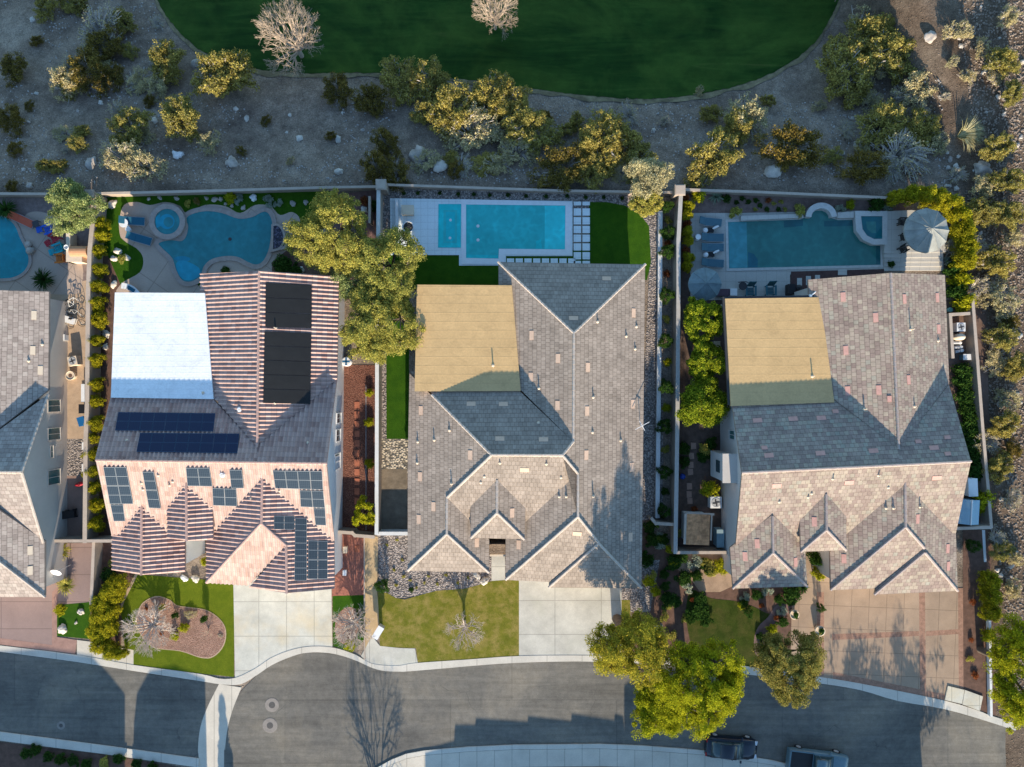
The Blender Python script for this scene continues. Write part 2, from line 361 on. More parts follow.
# ------------------------------------------------------------------ roofs and houses
def gry(*v): return (v[0], v[1], v[2], 1)
TILE2 = m_tile('grey_flat_roof_tile', [(0.0, gry(0.31, 0.25, 0.2)), (0.5, gry(0.355, 0.288, 0.232)), (1.0, gry(0.395, 0.322, 0.26))], 0.33, 0.38)
TILE3 = m_tile('mixed_flat_roof_tile', [(0.0, gry(0.3, 0.222, 0.185)), (0.3, gry(0.35, 0.268, 0.218)), (0.6, gry(0.385, 0.305, 0.245)), (0.85, gry(0.43, 0.355, 0.27)), (1.0, gry(0.355, 0.325, 0.26))], 0.36, 0.35)
TILE0 = m_tile('pale_flat_roof_tile', [(0.0, gry(0.33, 0.27, 0.23)), (0.5, gry(0.42, 0.345, 0.295)), (1.0, gry(0.47, 0.4, 0.34))], 0.4, 0.36)
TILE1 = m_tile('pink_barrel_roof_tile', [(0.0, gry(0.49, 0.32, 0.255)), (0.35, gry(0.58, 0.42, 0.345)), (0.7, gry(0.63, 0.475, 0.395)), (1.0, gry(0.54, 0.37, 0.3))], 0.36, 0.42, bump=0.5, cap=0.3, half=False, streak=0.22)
TILE1B = m_tile('shade_toned_barrel_roof_tile', [(0.0, gry(0.36, 0.22, 0.185)), (0.35, gry(0.47, 0.315, 0.265)), (0.7, gry(0.52, 0.365, 0.31)), (1.0, gry(0.43, 0.275, 0.23))], 0.36, 0.42, bump=0.5, cap=0.35, half=False, streak=0.22)  # the pink tile again, shade mixed into its colour for slopes off the sun
CAPT2 = plain('ridge_tile_grey', (0.52, 0.44, 0.37), 0.85, 0.15, 2, 10, 0.4)
CAPT1 = plain('ridge_tile_pink', (0.52, 0.34, 0.28), 0.85, 0.15, 2, 10, 0.4)
CAPT3 = plain('ridge_tile_mixed', (0.42, 0.34, 0.3), 0.85, 0.15, 2, 10, 0.4)
SOLAR = None
def m_solar(name, base, line, cw, ch):
    t = NT(name); uv = t.new('ShaderNodeUVMap'); s = t.new('ShaderNodeSeparateXYZ'); t.link(uv.outputs[0], s.inputs[0])
    def e(o, n, w):
        fr = t.math('FRACT', t.math('MULTIPLY', o, n)); d = t.math('ABSOLUTE', t.math('SUBTRACT', fr, 0.5)); return t.math('GREATER_THAN', d, 0.5-w)
    g = t.math('MAXIMUM', e(s.outputs[0], cw, 0.07), e(s.outputs[1], ch, 0.05))
    a = t.mix(t.math('MULTIPLY', g, 0.35), base, line); t.col(a); t.set(0.22, 0.4); return t.m
FRAMEL = plain('panel_frame', (0.26, 0.28, 0.29), 0.4, 0.05); FRAMED = plain('dark_panel_frame', (0.04, 0.07, 0.12), 0.4, 0.05)
SOL = m_solar('solar_cell_glass', (0.028, 0.04, 0.052, 1), (0.14, 0.17, 0.19, 1), 6, 5)
SOLB = m_solar('dark_solar_cell_glass', (0.008, 0.013, 0.04, 1), (0.02, 0.035, 0.08, 1), 6, 5)
MAT_BLACK = plain('black_rubber_mat', (0.014, 0.015, 0.016), 0.6, 0.15, 1.5, 12, 0.3)

def fit_plane(pts):
    A = np.array([[p.x, p.y, 1.0] for p in pts]); z = np.array([p.z for p in pts])
    a, b, c = np.linalg.lstsq(A, z, rcond=None)[0]; return a, b, c
def on_plane(px, py, pl):
    """where the line of sight through a photo point meets the roof plane z = ax + by + c"""
    a, b, c = pl; kx, ky = (px-512)/F, (383.5-py)/F
    z = (a*kx*H + b*ky*H + c)/(1 + a*kx + b*ky)
    return P(px, py, z)
class House:
    def __init__(s, name, label, footc, tile, cap, wallm):
        base = P(footc[0], footc[1], 3.0); s.root = thing(name, label, 'house', (base.x, base.y, 0))
        s.o = Vector((base.x, base.y, 0)); s.tile = tile; s.cap = cap; s.wallm = wallm; s.tv = []; s.tf = []; s.bvh = None; s.caps = []
    def face(s, name, pts, corr=False, mat=None, thick=0.2, lift=0.0):
        pl = fit_plane([P(*p) for p in pts]); q = [on_plane(p[0], p[1], pl) for p in pts]
        a = sum(q[i].x*q[(i+1) % len(q)].y-q[(i+1) % len(q)].x*q[i].y for i in range(len(q)))
        if a < 0: q = q[::-1]
        for v in q: v.z += lift
        nrm = Vector((-pl[0], -pl[1], 1)).normalized()
        u = Vector((0, 0, 1)).cross(nrm)
        u = u.normalized() if u.length > 0.02 else Vector((1, 0, 0))
        v_ = nrm.cross(u)
        if v_.z < 0: v_ = -v_; u = -u
        bm = bmesh.new(); bv = [bm.verts.new(p) for p in q]; top = bm.faces.new(bv)
        if corr:
            us = [p.dot(u) for p in q]; per = 0.345; k0 = math.floor(min(us)/per)-1; k1 = math.ceil(max(us)/per)+1
            prof = ((0.0, 0.0), (0.16, 0.055), (0.36, 0.1), (0.56, 0.055), (0.72, 0.0), (0.86, -0.02))
            for k in range(k0, k1):
                for t, hh in prof:
                    uu = (k+t)*per
                    bmesh.ops.bisect_plane(bm, geom=bm.verts[:]+bm.edges[:]+bm.faces[:], dist=1e-5, plane_co=u*uu, plane_no=u)
            ts = [p[0] for p in prof]+[1.0]; hs = [p[1] for p in prof]+[0.0]
            for v in bm.verts: v.co += nrm*float(np.interp((v.co.dot(u)/per) % 1.0, ts, hs))
        else:
            bmesh.ops.triangulate(bm, faces=[top])
        uvl = bm.loops.layers.uv.new('UVMap'); o0 = min(p.dot(v_) for p in q)
        for f in bm.faces:
            for l in f.loops: l[uvl].uv = (l.vert.co.dot(u)*(1.0 if not corr else 1.0435)+0.17, l.vert.co.dot(v_)-o0)
        # underside and fascia
        n = len(q); dz = Vector((0, 0, -thick)); low = [bm.verts.new(p+dz) for p in q]; hi = [bm.verts.new(p-Vector((0, 0, 0.012 if not corr else 0.03))) for p in q]
        for i in range(n):
            j = (i+1) % n; bm.faces.new((hi[i], low[i], low[j], hi[j]))
        f = bm.faces.new(low[::-1]); f2 = bm.faces.new(hi)
        bmesh.ops.triangulate(bm, faces=[f, f2])
        for v in bm.verts: v.co -= s.o
        me = bpy.data.meshes.new(name); bm.to_mesh(me); bm.free()
        o = mesh_obj(name, me, mat or s.tile, s.root)
        k = len(s.tv); s.tv += q; s.tf += [tuple(k+i for i in t) for t in tessellate_polygon([[Vector((p.x, p.y, 0)) for p in q]])]
        s.bvh = None; return o
    def tree(s):
        if s.bvh is None: s.bvh = BVHTree.FromPolygons(s.tv, s.tf)
        return s.bvh
    def hit(s, px, py):
        cam = Vector((0, 0, H)); d = (P(px, py, 0)-cam).normalized()
        loc, n, i, dd = s.tree().ray_cast(cam, d)
        if loc is None: return P(px, py, 4.0), Vector((0, 0, 1))
        return loc, (n if n.z > 0 else -n)
    def wall(s, pts, name='wall', drop=0.1):
        """pts: (px, py) along the eave at height h -> stucco wall up to the underside of the roof"""
        vs = []; fs = []; w = [P(*p) for p in pts]
        for i in range(len(w)):
            a, b = w[i], w[(i+1) % len(w)]; n = max(1, int((b-a).length/0.35))
            for k in range(n+1):
                p = a.lerp(b, k/n); loc, _, _, _ = s.tree().ray_cast(Vector((p.x, p.y, 2.0)), Vector((0, 0, 1)))
                z = (loc.z if loc else 3.6)-drop
                vs += [(p.x-s.o.x, p.y-s.o.y, -0.05), (p.x-s.o.x, p.y-s.o.y, z)]
                if k: m = len(vs); fs.append((m-4, m-2, m-1, m-3))
        return MB().add(vs, fs).build(name, s.wallm, s.root)
    def caps_(s, lines, name='ridge_cap'):
        for a, b in lines:
            mb = MB(); A, B = s.hit_or(a), s.hit_or(b); L = (B-A).length; n = max(2, int(L/0.4)); d = (B-A).normalized()
            for k in range(n):
                p = A+d*(L*k/n); q = A+d*(L*(k+1.08)/n)
                mb.tube([p-Vector((0, 0, 0.03)), q-Vector((0, 0, 0.015))], [0.095, 0.115], 6, False)
            MB_off(mb, s.o).build(name, s.cap, s.root)
    def hit_or(s, p):
        return P(*p) if len(p) == 3 else s.hit(*p)[0]
    def vents(s, pts, mat, size=(0.36, 0.72, 0.03), name='roof_vent'):
        """low tile-coloured attic vents lying on the slope, long side up the slope"""
        for px, py in pts:
            loc, n = s.hit(px, py); e = Vector((0, 0, 1)).cross(n)
            e = e.normalized() if e.length > .02 else Vector((1, 0, 0)); vv = n.cross(e)
            mb = MB(); a, b, c = size
            for sgn in (0, 1):
                pass
            vs = []
            horiz = abs(vv.y) > abs(vv.x)
            A, B = (b, a) if horiz else (b, a)
            for z in (-0.03, c):
                for sx, sy in ((-1, -1), (1, -1), (1, 1), (-1, 1)): vs.append(loc-s.o+e*sx*A/2+vv*sy*B/2+n*z)
            mb.add(vs, [(3, 2, 1, 0), (4, 5, 6, 7), (0, 1, 5, 4), (1, 2, 6, 5), (2, 3, 7, 6), (3, 0, 4, 7)])
            mb.build(name, mat, s.root)
    def pipes(s, pts, mat=None, r=0.05, h=0.5, name='vent_pipe'):
        for p in pts:
            px, py = p[:2]; hh = 0.42*(p[2] if len(p) > 2 else h); loc, n = s.hit(px, py); b = loc-s.o
            MB().tube([b-Vector((0, 0, 0.1)), b+Vector((0, 0, hh))], r, 8).lathe([(r+0.08, 0.0), (r+0.05, 0.06), (r, 0.09)], tuple(b), 10).build(name, mat or CREAM, s.root)
    def panel(s, quad, nx, ny, mat=None, name='solar_panel', split=True, lift=0.12):
        """a block of nx by ny panels whose four corners are given in the photo"""
        q = [s.hit(*p) for p in quad]; n = sum((h[1] for h in q), Vector())/4; n.normalize(); c = [h[0]-s.o+n*lift for h in q]
        def at(u, v): return c[0].lerp(c[1], u).lerp(c[3].lerp(c[2], u), v)
        for i in range(nx):
            for j in range(ny):
                g = 0.0
                q4 = [at(i/nx, j/ny), at((i+1)/nx, j/ny), at((i+1)/nx, (j+1)/ny), at(i/nx, (j+1)/ny)]
                m = sum(q4, Vector())/4; q4 = [m+(p-m)*0.975 for p in q4]
                me = bpy.data.meshes.new(name); fr = [m+(p-m)*1.0 for p in q4]; inn = [m+(p-m)*0.95+n*0.004 for p in q4]
                vs = [tuple(p) for p in fr]+[tuple(p-n*0.05) for p in fr]
                fs = [(0, 1, 2, 3)]+[(k, k+4, (k+1) % 4+4, (k+1) % 4) for k in range(4)]
                me.from_pydata(vs, [], fs); me.materials.append(FRAMEL if mat is SOL else BLACK if mat is MAT_BLACK else FRAMED)
                o = mesh_obj(name, me, None, s.root)
                me2 = bpy.data.meshes.new('cells')
                if split:   # two half fields with a light gap between them
                    def a2(u, v): return inn[0].lerp(inn[1], u).lerp(inn[3].lerp(inn[2], u), v)
                    lw = (q4[3]-q4[0]).length > (q4[1]-q4[0]).length
                    vv = []; ff = []
                    for k in (0, 1):
                        lo, hi = (0, 0.485) if k == 0 else (0.515, 1)
                        vv += [a2(0, lo), a2(1, lo), a2(1, hi), a2(0, hi)] if lw else [a2(lo, 0), a2(hi, 0), a2(hi, 1), a2(lo, 1)]
                        ff.append(tuple(range(4*k, 4*k+4)))
                else: vv = inn; ff = [(0, 1, 2, 3)]
                me2.from_pydata([tuple(p) for p in vv], [], ff)
                uvl = me2.uv_layers.new(name='UVMap')
                for k in range(len(uvl.data)): uvl.data[k].uv = ((0, 0), (1, 0), (1, 1), (0, 1))[k % 4]
                me2.materials.append(mat or SOL); mesh_obj('cells', me2, None, o)
    def windows(s, quads):
        """quads: wall edge point a, b at eave level (px,py,h), sill z, head z -> frame with its pane, 3 cm proud of the wall"""
        for (a, b, z0, z1) in quads:
            A, B = P(*a)-s.o, P(*b)-s.o; A.z = B.z = 0; d = (B-A).normalized(); n = Vector((d.y, -d.x, 0))
            c = (A+B)/2; w = (B-A).length
            def bar(u0, u1, v0, v1, t, off):
                mid = c+d*((u0+u1)/2)+n*off; return ((mid.x, mid.y, (v0+v1)/2), (u1-u0, t, v1-v0), math.atan2(d.y, d.x))
            mb = MB(); f = 0.06
            for q in (bar(-w/2, w/2, z1-f, z1, 0.1, 0.03), bar(-w/2, w/2, z0, z0+f, 0.14, 0.05), bar(-w/2, -w/2+f, z0+f, z1-f, 0.1, 0.03), bar(w/2-f, w/2, z0+f, z1-f, 0.1, 0.03), bar(-0.02, 0.02, z0+f, z1-f, 0.06, 0.03)):
                mb.box(*q)
            fr = mb.build('window', s.wallm, s.root)
            MB().box(*bar(-w/2+f, w/2-f, z0+f, z1-f, 0.02, 0.02)).build('pane', TEALG, fr)
def MB_off(mb, o):
    mb.v = [(v[0]-o.x, v[1]-o.y, v[2]-o.z) for v in mb.v]; return mb
def Z(x0, y0, s, pts):
    """points read off an enlargement of the photo: origin and scale of the enlargement"""
    return [(x0+p[0]/s, y0+p[1]/s)+tuple(p[2:]) for p in pts]

TEALG = plain('teal_window_glass', (0.05, 0.13, 0.13), 0.12, 0.1, bump=0.0, spec=0.5)
# ---- house 1: pink barrel tiles, solar panels, white patio roof
h1 = House('tile_roofed_house', 'two storey house with pink barrel tile roof, solar panels and white flat patio cover', (225, 430), TILE1, CAPT1, STUC1)
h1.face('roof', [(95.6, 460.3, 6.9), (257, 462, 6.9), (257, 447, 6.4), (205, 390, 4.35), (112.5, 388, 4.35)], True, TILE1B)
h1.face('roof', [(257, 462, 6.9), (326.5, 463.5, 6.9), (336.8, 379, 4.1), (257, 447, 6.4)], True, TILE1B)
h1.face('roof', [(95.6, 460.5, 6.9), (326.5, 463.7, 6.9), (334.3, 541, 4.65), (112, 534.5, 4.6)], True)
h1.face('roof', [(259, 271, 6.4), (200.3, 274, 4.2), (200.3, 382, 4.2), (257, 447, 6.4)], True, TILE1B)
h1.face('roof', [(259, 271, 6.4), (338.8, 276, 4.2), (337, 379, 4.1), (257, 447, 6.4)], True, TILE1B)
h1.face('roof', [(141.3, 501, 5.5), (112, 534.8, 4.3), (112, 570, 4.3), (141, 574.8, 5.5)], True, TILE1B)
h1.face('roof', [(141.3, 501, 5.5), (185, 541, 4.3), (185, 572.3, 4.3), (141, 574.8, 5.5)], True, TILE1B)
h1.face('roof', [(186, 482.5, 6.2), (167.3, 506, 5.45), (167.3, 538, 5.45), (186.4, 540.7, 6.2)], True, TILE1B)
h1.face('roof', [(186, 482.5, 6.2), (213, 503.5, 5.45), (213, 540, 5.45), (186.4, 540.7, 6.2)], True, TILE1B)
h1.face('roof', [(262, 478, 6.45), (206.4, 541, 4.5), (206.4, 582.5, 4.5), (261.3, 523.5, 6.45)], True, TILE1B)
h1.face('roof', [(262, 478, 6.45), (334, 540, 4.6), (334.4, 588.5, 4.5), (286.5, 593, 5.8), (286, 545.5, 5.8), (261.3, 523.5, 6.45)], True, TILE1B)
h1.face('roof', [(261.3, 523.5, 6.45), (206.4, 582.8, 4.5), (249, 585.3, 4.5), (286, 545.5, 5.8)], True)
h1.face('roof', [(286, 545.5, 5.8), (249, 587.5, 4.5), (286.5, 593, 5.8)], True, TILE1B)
h1.wall([(206, 280, 4.3), (332, 281, 4.3), (331, 372, 4.3), (328.5, 535, 4.5), (329, 582, 4.5), (212, 578, 4.5), (212, 540, 4.5), (180, 538, 4.5), (180, 567, 4.5), (118, 565, 4.5), (118, 392, 4.5), (206, 394, 4.5)])
h1.caps_([((259, 271, 6.45), (257, 447, 6.45)), ((95.6, 460.3, 6.95), (326.5, 463.5, 6.95)), ((141.3, 502, 5.55), (141, 574.8, 5.55)), ((186, 483, 6.25), (186.4, 540.7, 6.25)), ((262, 478, 6.5), (261.3, 523.5, 6.5)), ((286, 545.5, 5.9), (286.5, 593, 5.9)), ((261.3, 523.5, 6.5), (206.4, 582.5, 4.55)), ((261.3, 523.5, 6.5), (286, 545.5, 5.9))])
h1.face('patio_cover', [(117, 293, 4.25), (206.5, 293.5, 4.25), (215, 399, 4.65), (113, 397.5, 4.65)], False, FOAMW, 0.3, 0.3)
for quad, nx, ny, m in [
    ([(119, 412.4), (216, 413.5), (213.8, 432), (115.7, 431)], 8, 1, SOLB), ([(140.7, 433), (240, 433.8), (237.7, 453.8), (137, 452.3)], 8, 1, SOLB),
    ([(104, 466.4), (127, 466.4), (134, 503.5), (110.5, 503.5)], 2, 2, SOL), ([(111, 503.9), (124, 503.9), (126, 520.7), (114.5, 520.7)], 1, 1, SOL),
    ([(143, 471), (154.3, 471), (161.7, 508), (149.6, 507.4)], 1, 2, SOL), ([(186.4, 467), (210, 467), (213, 486), (188, 485.5)], 2, 1, SOL),
    ([(213, 487.4), (237, 488.3), (238, 506), (213.8, 505)], 2, 1, SOL), ([(229.8, 469), (242.5, 469), (244.4, 487.8), (231.7, 487.8)], 1, 1, SOL),
    ([(273, 469.8), (322.6, 470.5), (323.6, 489.3), (275.7, 487.8)], 4, 1, SOL), ([(300, 489.7), (323.6, 490), (325.6, 507.3), (301, 506.3)], 2, 1, SOL),
    ([(313.8, 507.7), (325.6, 507.7), (326.6, 525), (315.8, 524.5)], 1, 1, SOL),
    ([(273.8, 515.6), (294.5, 516), (294.5, 529.3), (273.8, 529.3)], 2, 1, SOL), ([(295, 517.6), (307, 518), (307, 580), (294.3, 580)], 1, 5, SOL),
    ([(308, 540), (327.5, 540.5), (327.5, 578.6), (307.6, 579)], 2, 2, SOL)]:
    h1.panel(quad, nx, ny, m)
h1.panel([(265, 283), (312.3, 285), (312, 328.4), (264.6, 327)], 1, 3, MAT_BLACK, 'pool_heating_mat', False)
h1.panel([(264, 331.4), (312, 333.3), (311, 404.3), (262.6, 403.3)], 1, 5, MAT_BLACK, 'pool_heating_mat', False)
h1.pipes(Z(80, 390, 6.39, [(500, 545), (573, 608), (592, 585, .35), (393, 595), (403, 635), (300, 320)])+Z(220, 390, 5.115, [(103, 100, .5), (160, 555), (15, 432), (305, 515, .9), (450, 270, .4)])+[(276, 328, 1.0), (275, 403, .4), (203, 393, .4)])
h1.pipes(Z(80, 390, 6.39, [(910, 540)])+[(240, 409.5)], WHITE, 0.16, 0.5, 'turbine_vent')
h1.windows([((336.2, 425, 4.3), (336.2, 416, 4.3), 2.9, 4.1), ((335.8, 446, 4.3), (335.8, 435, 4.3), 2.9, 4.1), ((335.4, 472, 4.3), (335.4, 455, 4.3), 2.6, 4.4)] if False else
    [((330.6, 425, 4.3), (331, 414, 4.3), 1.2, 2.6), ((330, 444, 4.3), (330.3, 431, 4.3), 1.2, 2.6), ((329.4, 473, 4.3), (329.7, 456, 4.3), 1.1, 2.9), ((184, 539.5, 4.3), (203, 540.3, 4.3), 0.9, 2.6)])

# ---- house 2: grey flat tiles, tan patio roof, stone entry
PEACHV = plain('peach_vent_tile', (0.66, 0.46, 0.33), 0.8, 0.08)
h2 = House('tile_roofed_house', 'house with grey flat tile roof and tan patio cover beside the white decked pool', (525, 430), TILE2, CAPT2, STUC2)
for f in [
    [(498.4, 262, 3.8), (645.2, 264.3, 3.8), (574, 333, 6.4)],
    [(498.4, 262, 3.8), (574, 333, 6.4), (573.3, 441.7, 6.4), (498.4, 368, 3.8)],
    [(491.5, 455, 6.85), (562.6, 455.2, 6.85), (573.3, 441.7, 6.4), (498.4, 371, 3.9), (410, 371, 3.85)],
    [(491.5, 455, 6.85), (409.5, 373.5, 3.85), (407.6, 470, 3.8), (407.6, 571, 3.8), (446.7, 534, 5.25), (447, 497.5, 5.25)],
    [(491.5, 455, 6.85), (562.6, 455.2, 6.85), (578, 473.5, 6.3), (525.8, 521.5, 4.5), (470.5, 521.5, 4.5), (447, 497.5, 5.25)],
    [(562.6, 455.2, 6.85), (573.5, 441.7, 6.4), (574, 333, 6.4), (645.2, 264.3, 3.8), (641.5, 588, 3.8), (598.8, 543, 5.5), (578, 516.7, 6.3), (578, 473.5, 6.3)],
    [(578, 473.5, 6.3), (525.8, 520.5, 4.5), (505.5, 539.5, 3.8), (505.5, 580, 3.8), (578, 516.7, 6.3)],
    [(578, 516.7, 6.3), (505.5, 580, 3.8), (549, 582, 3.8), (598, 542.5, 5.5)],
    [(597.5, 542.5, 5.5), (549, 583, 3.85), (549, 587.5, 3.8), (598.8, 544.5, 5.5)],
    [(598.8, 543.5, 5.5), (548.7, 587.5, 3.8), (641.3, 588.3, 3.8)],
    [(447, 497.5, 5.25), (470.5, 520.5, 4.5), (489.2, 539.6, 3.8), (489, 572.6, 3.8), (446.7, 534, 5.25)],
    [(446.7, 534, 5.25), (407.6, 570.8, 3.8), (489, 572.6, 3.8)],
    [(497, 480, 5.97), (470.5, 503.5, 5.0), (470.5, 538, 5.0), (497, 513, 5.97)],
    [(497, 480, 5.97), (525.8, 504, 5.0), (524.5, 539, 5.0), (497, 513, 5.97)],
    [(497, 513, 5.97), (470.8, 538, 5.0), (524.3, 539.4, 5.0)]]:
    h2.face('roof', f)
h2.wall([(504, 268, 3.8), (639, 270, 3.8), (636, 582, 3.8), (551, 581, 3.8), (551, 575, 3.8), (511.5, 574, 3.8), (511.5, 545, 3.8), (483.5, 545, 3.8), (483.5, 567, 3.8), (413, 565, 3.8), (414, 379, 3.8), (504, 379, 3.8)])
h2.caps_([((574, 333, 6.4), (573.3, 441.7, 6.4)), ((574, 333, 6.4), (498.4, 262, 3.8)), ((574, 333, 6.4), (645.2, 264.3, 3.8)), ((491.5, 455, 6.88), (562.6, 455.2, 6.88)), ((491.5, 455, 6.88), (432, 395, 4.75)), ((491.5, 455, 6.88), (447, 497.5, 5.3)), ((562.6, 455.2, 6.88), (573.3, 441.7, 6.45)), ((562.6, 455.2, 6.88), (578, 473.5, 6.35)),
    ((447, 497.5, 5.3), (446.7, 534, 5.3)), ((446.7, 534, 5.3), (407.8, 570.6, 3.85)), ((446.7, 534, 5.3), (488.6, 572.3, 3.85)), ((578, 473.5, 6.35), (578, 516.7, 6.35)), ((578, 516.7, 6.35), (505.8, 579.6, 3.85)), ((578, 516.7, 6.35), (598.8, 543, 5.55)), ((598.8, 543.5, 5.55), (641.2, 588, 3.85)), ((598.8, 543.5, 5.55), (549, 587.3, 3.85)),
    ((497, 480, 6.0), (497, 513, 6.0)), ((497, 513, 6.0), (471, 537.8, 5.05)), ((497, 513, 6.0), (524.1, 539.2, 5.05))])
h2.face('patio_cover', [(417, 284.7, 4.42), (511.8, 285.4, 4.42), (520.7, 391, 4.78), (414.7, 391.4, 4.78)], False, FOAMT, 0.3, 0.04)
Z2 = (400, 260, 3.935); Z2b = (400, 410, 3.935)
h2.vents(Z(*Z2, [(813, 73), (683, 229), (518, 296), (622, 387), (515, 461), (739, 422), (919, 208), (736, 594), (916, 567), (620, 572), (280, 566), (407, 567), (393, 703), (565, 706), (82, 592)])+
    Z(*Z2b, [(79, 262), (132, 380), (74, 430), (276, 177), (733, 177), (441, 405), (302, 522), (467, 530), (912, 225), (907, 500), (490, 236), (697, 487)]), PEACHV)
h2.pipes(Z(*Z2, [(777, 243, .6), (890, 300), (925, 350), (930, 262, .4), (760, 540, .7), (757, 678, .4), (868, 710, .6), (70, 715, .6), (135, 708, .7), (195, 670, .5), (547, 505, .8)])+
    Z(*Z2b, [(393, 208, .6), (576, 212, .6), (203, 290, .8), (318, 285, .3), (332, 262, .3), (634, 265, .3), (627, 340, .6), (655, 340, .6), (760, 340, 1.1), (545, 50, .4), (68, 208, .5)])+[(493, 365.5, 1.0)])
MB().box((P(640, 425, 3.9).x-h2.o.x, P(640, 425, 3.9).y-h2.o.y, 4.3), (0.05, 0.05, 1.2)).box((P(640, 425, 3.9).x-h2.o.x, P(640, 425, 3.9).y-h2.o.y, 4.9), (1.3, 0.04, 0.04), 0.5).box((P(640, 425, 3.9).x-h2.o.x, P(640, 425, 3.9).y-h2.o.y, 4.8), (0.04, 0.9, 0.04), 0.5).build('aerial', WHITE, h2.root)
q = P(497, 545, 3.8)-h2.o
MB().box((q.x, q.y-0.05, 1.2), (1.4, 0.08, 2.4)).build('front_door', WOOD, h2.root)
q = P(497.5, 556, 3.4)-h2.o
MB().box((q.x, q.y, 3.1), (1.3, 0.16, 0.25)).build('entry_beam', CREAM, h2.root)

# ---- house 3: mixed brown tiles, tan patio roof
h3 = House('tile_roofed_house', 'house with mixed brown and pink flat tile roof, tan patio cover and tan stamped driveway', (850, 440), TILE3, CAPT3, STUC3)
for f in [
    [(742, 472.7, 7.4), (899, 465.2, 7.4), (899, 448.8, 6.85), (829, 391, 4.8), (731, 396, 4.7)],
    [(899, 465.2, 7.4), (971, 461.3, 7.4), (949, 384.5, 4.87), (899, 448.8, 6.85)],
    [(891, 272.9, 6.9), (808, 279.7, 4.6), (814.5, 384, 4.65), (899, 448.8, 6.85)],
    [(891, 272.9, 6.9), (945, 275, 4.6), (949.3, 384.5, 4.85), (899, 448.8, 6.85)],
    [(742, 473, 7.4), (971, 461.5, 7.4), (955.9, 533, 4.7), (735.6, 546.5, 4.7)],
    [(772.5, 514.5, 5.9), (729.8, 547.7, 4.5), (733, 588.5, 4.5), (773.3, 553, 5.85)],
    [(772.5, 514.5, 5.9), (805, 545, 4.5), (807.3, 586.5, 4.5), (773.3, 553, 5.85)],
    [(773.3, 553, 5.85), (733, 588.7, 4.5), (807.3, 586.5, 4.5)],
    [(826.4, 493, 6.5), (799.5, 516, 5.55), (801, 552, 5.55), (826.7, 530, 6.5)],
    [(826.4, 493, 6.5), (846.4, 517, 5.6), (846.4, 550.4, 5.55), (826.7, 530, 6.5)],
    [(826.7, 530, 6.5), (801.3, 551.8, 5.5), (846.4, 550.4, 5.5)],
    [(905.2, 481, 6.7), (846.4, 532.6, 4.9), (830, 552, 4.4), (830.8, 590, 4.4), (905.8, 527, 6.65)],
    [(905.2, 481, 6.7), (955.9, 533, 4.6), (957.8, 591, 4.4), (925, 552, 5.8), (924.4, 547.7, 5.85), (905.8, 527, 6.65)],
    [(905.8, 527, 6.65), (830.8, 590.2, 4.4), (876, 588.5, 4.4), (924, 547.7, 5.85)],
    [(924, 548, 5.85), (876, 589, 4.45), (874.6, 594.7, 4.4), (925, 553, 5.85)],
    [(925, 552, 5.85), (874.6, 594.7, 4.4), (957.8, 591, 4.4)]]:
    h3.face('roof', f)
h3.wall([(813.5, 286, 4.6), (939, 282, 4.6), (943, 390, 4.6), (944.5, 530, 4.6), (951, 584, 4.6), (881, 588, 4.6), (880, 583, 4.6), (837, 583, 4.6), (836, 547, 4.6), (802, 547, 4.6), (801, 580, 4.6), (739, 582, 4.6), (737, 402, 4.6), (816, 398, 4.6)])
h3.caps_([((891, 272.9, 6.9), (899, 448.8, 6.9)), ((742, 472.8, 7.42), (971, 461.4, 7.42)), ((772.6, 516, 5.9), (773.3, 553, 5.9)), ((773.3, 553, 5.9), (733, 588.5, 4.5)), ((773.3, 553, 5.9), (807.1, 586.3, 4.5)), ((826.4, 494, 6.55), (826.7, 530, 6.55)), ((826.7, 530, 6.55), (801.3, 551.8, 5.55)), ((826.7, 530, 6.55), (846.2, 550.2, 5.55)),
    ((905.2, 482, 6.7), (905.8, 527, 6.7)), ((905.8, 527, 6.7), (831, 590, 4.45)), ((905.8, 527, 6.7), (924.4, 548, 5.9)), ((925, 552.5, 5.88), (874.8, 594.5, 4.45)), ((925, 552.5, 5.88), (957.6, 590.8, 4.45))])
h3.face('patio_cover', [(724.6, 298.8, 4.75), (819.6, 297.5, 4.75), (833.6, 402.3, 5.15), (730.4, 406, 5.15)], False, FOAMT, 0.3, 0.13)
h3.face('gutter', [(722.3, 297, 4.7), (724.2, 297, 4.7), (730, 405, 5.1), (728, 405, 5.1)], False, DARK, 0.2, 0.06)
h3.face('gutter', [(722.3, 296.6, 4.7), (820, 295.2, 4.7), (820, 297.3, 4.7), (722.3, 298.6, 4.7)], False, DARK, 0.2, 0.05)
Z3 = (700, 260, 3.654); Z3b = (700, 430, 3.654)
PINKV = plain('pink_vent_tile', (0.6, 0.33, 0.27), 0.8, 0.1)
h3.vents(Z(*Z3, [(523, 135), (642, 210), (533, 330), (540, 478), (653, 475), (747, 142), (867, 137), (872, 252), (762, 438), (210, 586), (340, 580), (443, 577), (252, 714), (440, 706), (634, 697), (855, 686)])+
    Z(*Z3b, [(280, 204), (545, 192), (865, 175), (418, 335), (209, 415), (165, 462), (349, 483), (526, 470), (795, 325), (905, 433), (907, 497)]), PINKV)
h3.vents(Z(*Z3, [(235, 686), (495, 553), (797, 663), (903, 648), (905, 708), (692, 507)]), PINKV, (0.3, 0.45, 0.06), 'replaced_tile')
